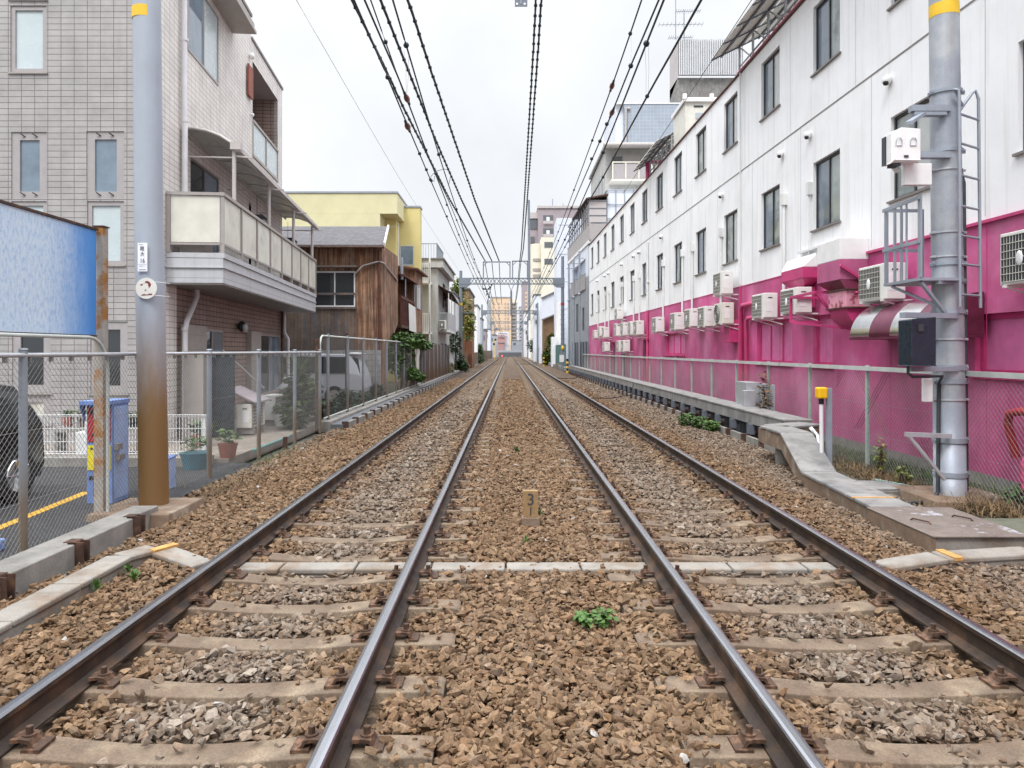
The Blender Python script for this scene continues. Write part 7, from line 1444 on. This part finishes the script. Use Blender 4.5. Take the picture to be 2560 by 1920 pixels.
# wires on from the gantry to the next one
def span(label, a, b, sag, r, g='wires beyond the gantry'):
    a = Vector(a); b = Vector(b); m = MB(); pts = [a.lerp(b, t)-Vector((0, 0, 4*sag*t*(1-t))) for t in np.linspace(0, 1, 9)]; m.tube(pts, r, 5); return solo(m, 'hanging_cable', 'cable_dark', label, 'cable', g, loc=a)
for i, (px, qx) in enumerate(((1213, 1240), (1230, 1247), (1248, 1256), (1299, 1284), (1302, 1285))):
    span(['far cable hanging beyond the gantry at left', 'far cable second from left beyond the gantry', 'far cable hanging plumb beyond the gantry', 'left far cable beyond the right gantry frame', 'right far cable beyond the right gantry frame'][i], P3(px, 658, 64), P3(qx, 762, 117), 1.1, .035)
for i, (x_, z_) in enumerate(((-1.5, 5.1), (-1.5, 6.1), (1.9, 5.1), (1.9, 6.1), (-3.6, 7.0), (-3.0, 7.6), (4.0, 7.4))):
    span(['far contact wire over the left track', 'far messenger wire over the left track', 'far contact wire over the right track', 'far messenger wire over the right track', 'far outer left line wire', 'far inner left line wire', 'far right line wire'][i], (x_, 110, z_), (x_*.95, 205, z_-.2), .5, .03)
# insulator cluster hanging at the gantry, left
m = MB(); rs = np.random.RandomState(3)
m.beam((PX(1207, 64), 63.8, ZB-.25), (PX(1207, 64), 63.8, ZB-.75), .05, .05); m.beam((PX(1207, 64), 63.8, ZB-.75), (PX(1221, 64), 63.8, ZB-.75), .05, .05); m.beam((PX(1217, 64), 63.8, ZB-.75), (PX(1217, 64), 63.8, ZB-1.3), .05, .05)
for px, py in ((1209, 722), (1214, 722), (1217, 728), (1221.5, 722), (1226, 718), (1229, 712), (1218, 735), (1222, 740), (1223, 743)): m.sph(P3(px, py, 63.8), .09, n=8)
m.tube([P3(1229, 711, 63.8), P3(1222, 741, 63.8), P3(1218, 760, 63.8)], .03, 5); solo(m, 'insulator_cluster', 'cable_dark', 'cluster of dark insulators hanging below the gantry left side', 'insulators', loc=P3(1217, 730, 63.8))
# ================================================================== far end of the line
ov = thing('crossing_parapet', 'low dark gray structure across the far end of the tracks', 'structure', (0, 208, 0)); Yo = 208
m = MB(); m.box(PX(1247, Yo), PX(1304, Yo), Yo, Yo+6, -.1, PZ(881, Yo)); m.build('dark_base', 'far_dark', ov); m = MB(); m.box(PX(1245, Yo), PX(1306, Yo), Yo+.1, Yo+6, PZ(881, Yo)+.01, PZ(876, Yo)); m.build('gray_deck', 'far_gray', ov); m = MB()
for i in range(25): x_ = PX(1243+i*2.6, Yo); m.box(x_-.04, x_+.04, Yo+.2, Yo+.3, PZ(876, Yo), PZ(862+4*math.sin(i*1.7), Yo))
m.box(PX(1243, Yo), PX(1306, Yo), Yo+.2, Yo+.3, PZ(865, Yo), PZ(864.3, Yo)); m.build('railing', 'steel', ov)
sg = thing('red_signal', 'glowing red signal lamp low beside the far left rail', 'signal', (PX(1255, 205), 205, 0)); m = MB(); m.tube([(PX(1255, 205), 205.1, -.1), (PX(1255, 205), 205.1, .5)], .05, 6); m.build('stand', 'black', sg); m = MB(); m.sph((PX(1255.2, 205), 204.8, PZ(889.5, 205)), .17); m.build('lamp', 'red_lamp', sg)
ot = thing('orange_tower', 'distant orange beige apartment tower at the end of the line', 'building', (0, 330, 0)); Yo = 330
m = MB(); m.box(PX(1228, Yo), PX(1278, Yo), Yo, Yo+20, -1, PZ(744, Yo)); m.build('wall', 'orange_wall', ot); m = MB(); m.box(PX(1217, Yo), PX(1228, Yo)-.01, Yo+2, Yo+20, -1, PZ(749, Yo)); m.build('side_wing', 'far_gray', ot); m = MB(); m.box(PX(1277, Yo)+.2, PX(1292, Yo), Yo+3, Yo+20, -1, PZ(746, Yo)); m.build('balcony_wing', 'cream_wall', ot)
for i in range(13): m = MB(); py = 756+i*9.2; m.box(PX(1278, Yo)+.1, PX(1293.5, Yo), Yo+1.5, Yo+2.9, PZ(py+3.6, Yo), PZ(py, Yo)); m.build('balcony', 'taupe_pale', ot)
for px, w in ((1262, 2.4), (1269, 3), (1246, 3), (1232, 2)):
    for i in range(11): m = MB(); py = 757+i*9.2; m.box(PX(px, Yo), PX(px+w, Yo), Yo-.2, Yo-.02, PZ(py+5, Yo), PZ(py, Yo)); m.build('window', 'mauve_wall', ot)
m = MB(); m.box(PX(1227, Yo), PX(1279, Yo), Yo-.3, Yo+20, PZ(744, Yo)+.02, PZ(743, Yo)+.2); m.build('roof', 'far_gray', ot)
pk = thing('pink_flats', 'small distant white and pink flats below the orange tower', 'building', (-3, 290, 0)); Yo = 290
m = MB(); m.box(PX(1241, Yo), PX(1272, Yo), Yo, Yo+10, 0, PZ(830, Yo)); m.build('wall', 'blue_white_wall', pk); m = MB(); m.box(PX(1243, Yo), PX(1262, Yo), Yo-.6, Yo-.02, 0, PZ(838, Yo)); m.build('pink_front', 'pink_wall', pk)
for py in (833, 841, 854): m = MB(); m.box(PX(1245, Yo), PX(1268, Yo), Yo-.9, Yo-.62, PZ(py+3, Yo), PZ(py, Yo)); m.build('opening', 'mauve_wall', pk)
def far_box(name, label, a, b, py, Y, dep, mat, wins=None, wm='far_dark', cat='building', rm=None):
    t_ = thing(name, label, cat, (PX((a+b)/2, Y), Y, 0)); m = MB(); x0, x1 = sorted((PX(a, Y), PX(b, Y))); m.box(x0, x1, Y, Y+dep, -.1, PZ(py, Y)); m.build('wall', mat, t_)
    m = MB(); m.box(x0-.1, x1+.1, Y-.12, Y+dep+.1, PZ(py, Y)+.01, PZ(py, Y)+.2); m.build('roof', rm or 'far_dark', t_)
    for w in wins or []:
        m = MB(); m.box(PX(w[0], Y), PX(w[1], Y), Y-.06, Y-.01, PZ(w[3], Y), PZ(w[2], Y)); m.build('window', wm, t_)
    return t_
far_box('gray_tower', 'distant slim gray tower right of the orange one', 1298, 1309, 768, 300, 15, 'far_gray', [(1300, 1306, y, y+4) for y in range(778, 860, 9)])
far_box('brown_tower', 'distant brown slab tower left of the mauve block', 1306, 1319, 705, 260, 20, 'mauve_wall', [(1313, 1318, y, y+5) for y in range(730, 850, 10)], 'orange_wall')
far_box('white_annex', 'narrow white annex in front of the cream building', 1335, 1351, 738, 118, 6, 'blue_white_wall', [(1339, 1344, 760, 770), (1339, 1344, 800, 810)])
far_box('small_white_block', 'white narrow block below the far brown tower', 1311, 1322, 780, 190, 12, 'white_wall', [(1314, 1318, 826, 836)])
far_box('white_gray_block', 'pale block between parapet and orange tower', 1280, 1303, 852, 280, 10, 'far_gray', [(1283, 1290, 857, 863)])
far_box('side_shop', 'white building with a dark awning by the right line side', 1322, 1333, 800, 165, 10, 'white_wall', [(1316, 1321, 838, 850)])
# left side beyond the gantry
far_box('brick_house', 'ochre and red brick house behind the left gantry post', 1128, 1172, 724, 76, 12, 'brown_garage', [(1150, 1158, 800, 812)])
far_box('brick_wing', 'red brick lower wing behind the left gantry post', 1157, 1180, 784, 73, 2.5, 'brick_wall', [(1164, 1172, 810, 818), (1164, 1172, 840, 850)])
far_box('white_gable_house', 'small white house with gray roof left of the line', 1170, 1193, 765, 95, 9, 'white_wall', [(1176, 1184, 790, 799), (1186, 1190, 790, 800)])
far_box('gray_house', 'gray roofed dark house further left of the line', 1188, 1204, 797, 112, 8, 'far_gray', [(1192, 1199, 820, 830)])
far_box('dark_sheds', 'cluttered dark gray sheds close to the left line side', 1196, 1214, 826, 128, 10, 'mauve_wall', [(1199, 1204, 835, 846), (1206, 1212, 838, 850)])
far_box('white_shed', 'pale low shed by the far left track', 1210, 1226, 824, 165, 12, 'blue_white_wall', [(1214, 1219, 835, 845)])
far_box('low_flat', 'low grey flat block beside the far parapet', 1222, 1240, 838, 190, 12, 'far_gray', [(1226, 1232, 845, 853)])
plant('bamboo_tree', 'yellow green bamboo like tree behind the left gantry post', 'tree', [((PX(1136, 70), 70, 5.2), (.8, .8, 1.6)), ((PX(1160, 71), 71, 5.6), (1.0, .8, 1.6)), ((PX(1172, 70), 70, 3.9), (.6, .6, 1.2)), ((PX(1146, 69), 69, 7.6), (.6, .5, 1.0))], 1300, .34, 'leaf_yellow', (PX(1152, 70), 70, 0), 5, 101, sr=.04)
plant('dark_bush', 'tall dark green bush left of the gantry post foot', 'bush', [((PX(1142, 60), 60, .9), (.65, .9, 1.0)), ((PX(1138, 58), 58, 2.4), (.5, .8, 1.0)), ((PX(1156, 60), 60, .4), (.5, .9, .6))], 2400, .2, ['leaf_dark', 'leaf'], (PX(1142, 59), 59, 0), 5, 102, sr=.03)
plant('hedge_bush', 'bright green conical bush by the far left track', 'bush', [((PX(1201, 98), 98, .9), (.55, 1.2, 1.1)), ((PX(1199, 98), 98, 2.0), (.4, .9, .7))], 1000, .25, ['leaf', 'leaf_bright'], (PX(1200, 98), 98, 0), 3, 103, sr=.03)
plant('dry_bush', 'brownish low bush along the left kerb past the sheet fence', 'bush', [((-4.3, 53, .4), (.3, 1.8, .45)), ((-4.0, 66, .3), (.3, 2.5, .4))], 1000, .16, ['leaf_yellow', 'dry_grass'], (-4.3, 55, 0), 3, 104)
fe = thing('plank_fence', 'pale brown vertical plank fence beyond the gantry at left', 'fence', (-4.1, 80, 0)); m = MB()
for i in range(70): y_ = 69+i*.45; m.box(-4.16, -4.12, y_, y_+.3, 0, 1.5)
m.box(-4.22, -4.17, 69, 100, .2, 1.35); m.build('plank', 'cream_wall' if False else 'concrete_rust', fe)
fe = thing('sheet_fence', 'weathered brown sheet fence at the far left of the line', 'fence', (-4.1, 110, 0)); m = MB(); m.add([(-4.15, 103, 0), (-4.0, 175, 0), (-4.0, 175, 1.7), (-4.15, 103, 1.7)], [(0, 1, 2, 3)]); m.add([(-4.2, 103, 0), (-4.05, 175, 0), (-4.05, 175, 1.7), (-4.2, 103, 1.7)], [(0, 1, 2, 3)]); m.build('panel', 'brown_sheet', fe)
sgn = thing('signal_post', 'signal post with two round dark heads by the far left track', 'signal', (PX(1235, 150), 150, 0)); m = MB(); m.tube([(PX(1236, 150), 150, 0), (PX(1236, 150), 150, PZ(848, 150))], .06, 6); m.build('post', 'yellow', sgn)
for px, py in ((1238.5, 849), (1235, 860)): m = MB(); m.sph(P3(px, py, 149.8), .24, .1, .24, 12); m.build('signal_head', 'black', sgn)
# striped bollards, cabinets at right, foot of gantry
for i, (px, y0_, y1_, Y_) in enumerate(((1359.5, 888, 908, 80), (1418.5, 897, 927, 56))):
    x_ = PX(px, Y_); t_ = thing('striped_post', ['black and yellow striped post further away at right', 'black and yellow striped post nearer the pink building'][i], 'post', (x_, Y_, 0)); zt = PZ(y0_, Y_)
    for k in range(6): m = MB(); m.cyl((x_, Y_, zt*k/6), (x_, Y_, zt*(k+1)/6-.003), .09, n=12); m.build('stripe', ['yellow', 'black'][k % 2], t_)
m = MB(); x_ = PX(1430, 57); m.box(x_-.15, x_+.2, 57, 57.3, .9, 1.75); m.box(x_-.02, x_+.04, 57.05, 57.2, 0, .9); solo(m, 'relay_cabinet', 'steel', 'small gray cabinet on a stand past the pink building', 'cabinet', loc=(x_, 57, 0))
m = MB(); x_ = PX(1409, 60); m.box(x_-.18, x_+.18, 62.0, 62.3, .75, 1.35); solo(m, 'post_box', 'white_dirty', 'small white box on the right gantry post foot', 'box', loc=(x_, 62, 1))
m = MB(); m.box(PX(1388, 70), PX(1400, 70), 69.6, 70, -.05, .5); m.box(PX(1330, 90), PX(1345, 90), 90, 91, -.05, .35); solo(m, 'concrete_blocks', 'concrete_pale', 'pale concrete footings beside the right cable trough', 'footing', loc=(5, 75, 0))
trough('far_cable_trough', 'far part of the gray cable trough beyond the gantry', [(4.75, 120, .3), (4.85, 60, .3)], .4, .3, 'concrete_gray', 'concrete_gray', 3.0)
m = MB(); m.tube([(4.6, 46, .3), (4.1, 45.2, .02), (3.2, 45, .02), (2.9, 44.6, .05)], .025, 6); solo(m, 'track_cable', 'black', 'far thin black cable running from the raised trough to the rail', 'cable', loc=(4, 45, 0)); m = MB(); m.tube([(4.6, 27, .55), (4.5, 26.8, .1), (3.6, 26.4, .0), (2.95, 26.2, .03)], .018, 6); solo(m, 'track_cable', 'black', 'thin black cable looping from the raised trough to the rail', 'cable', loc=(4, 27, 0))
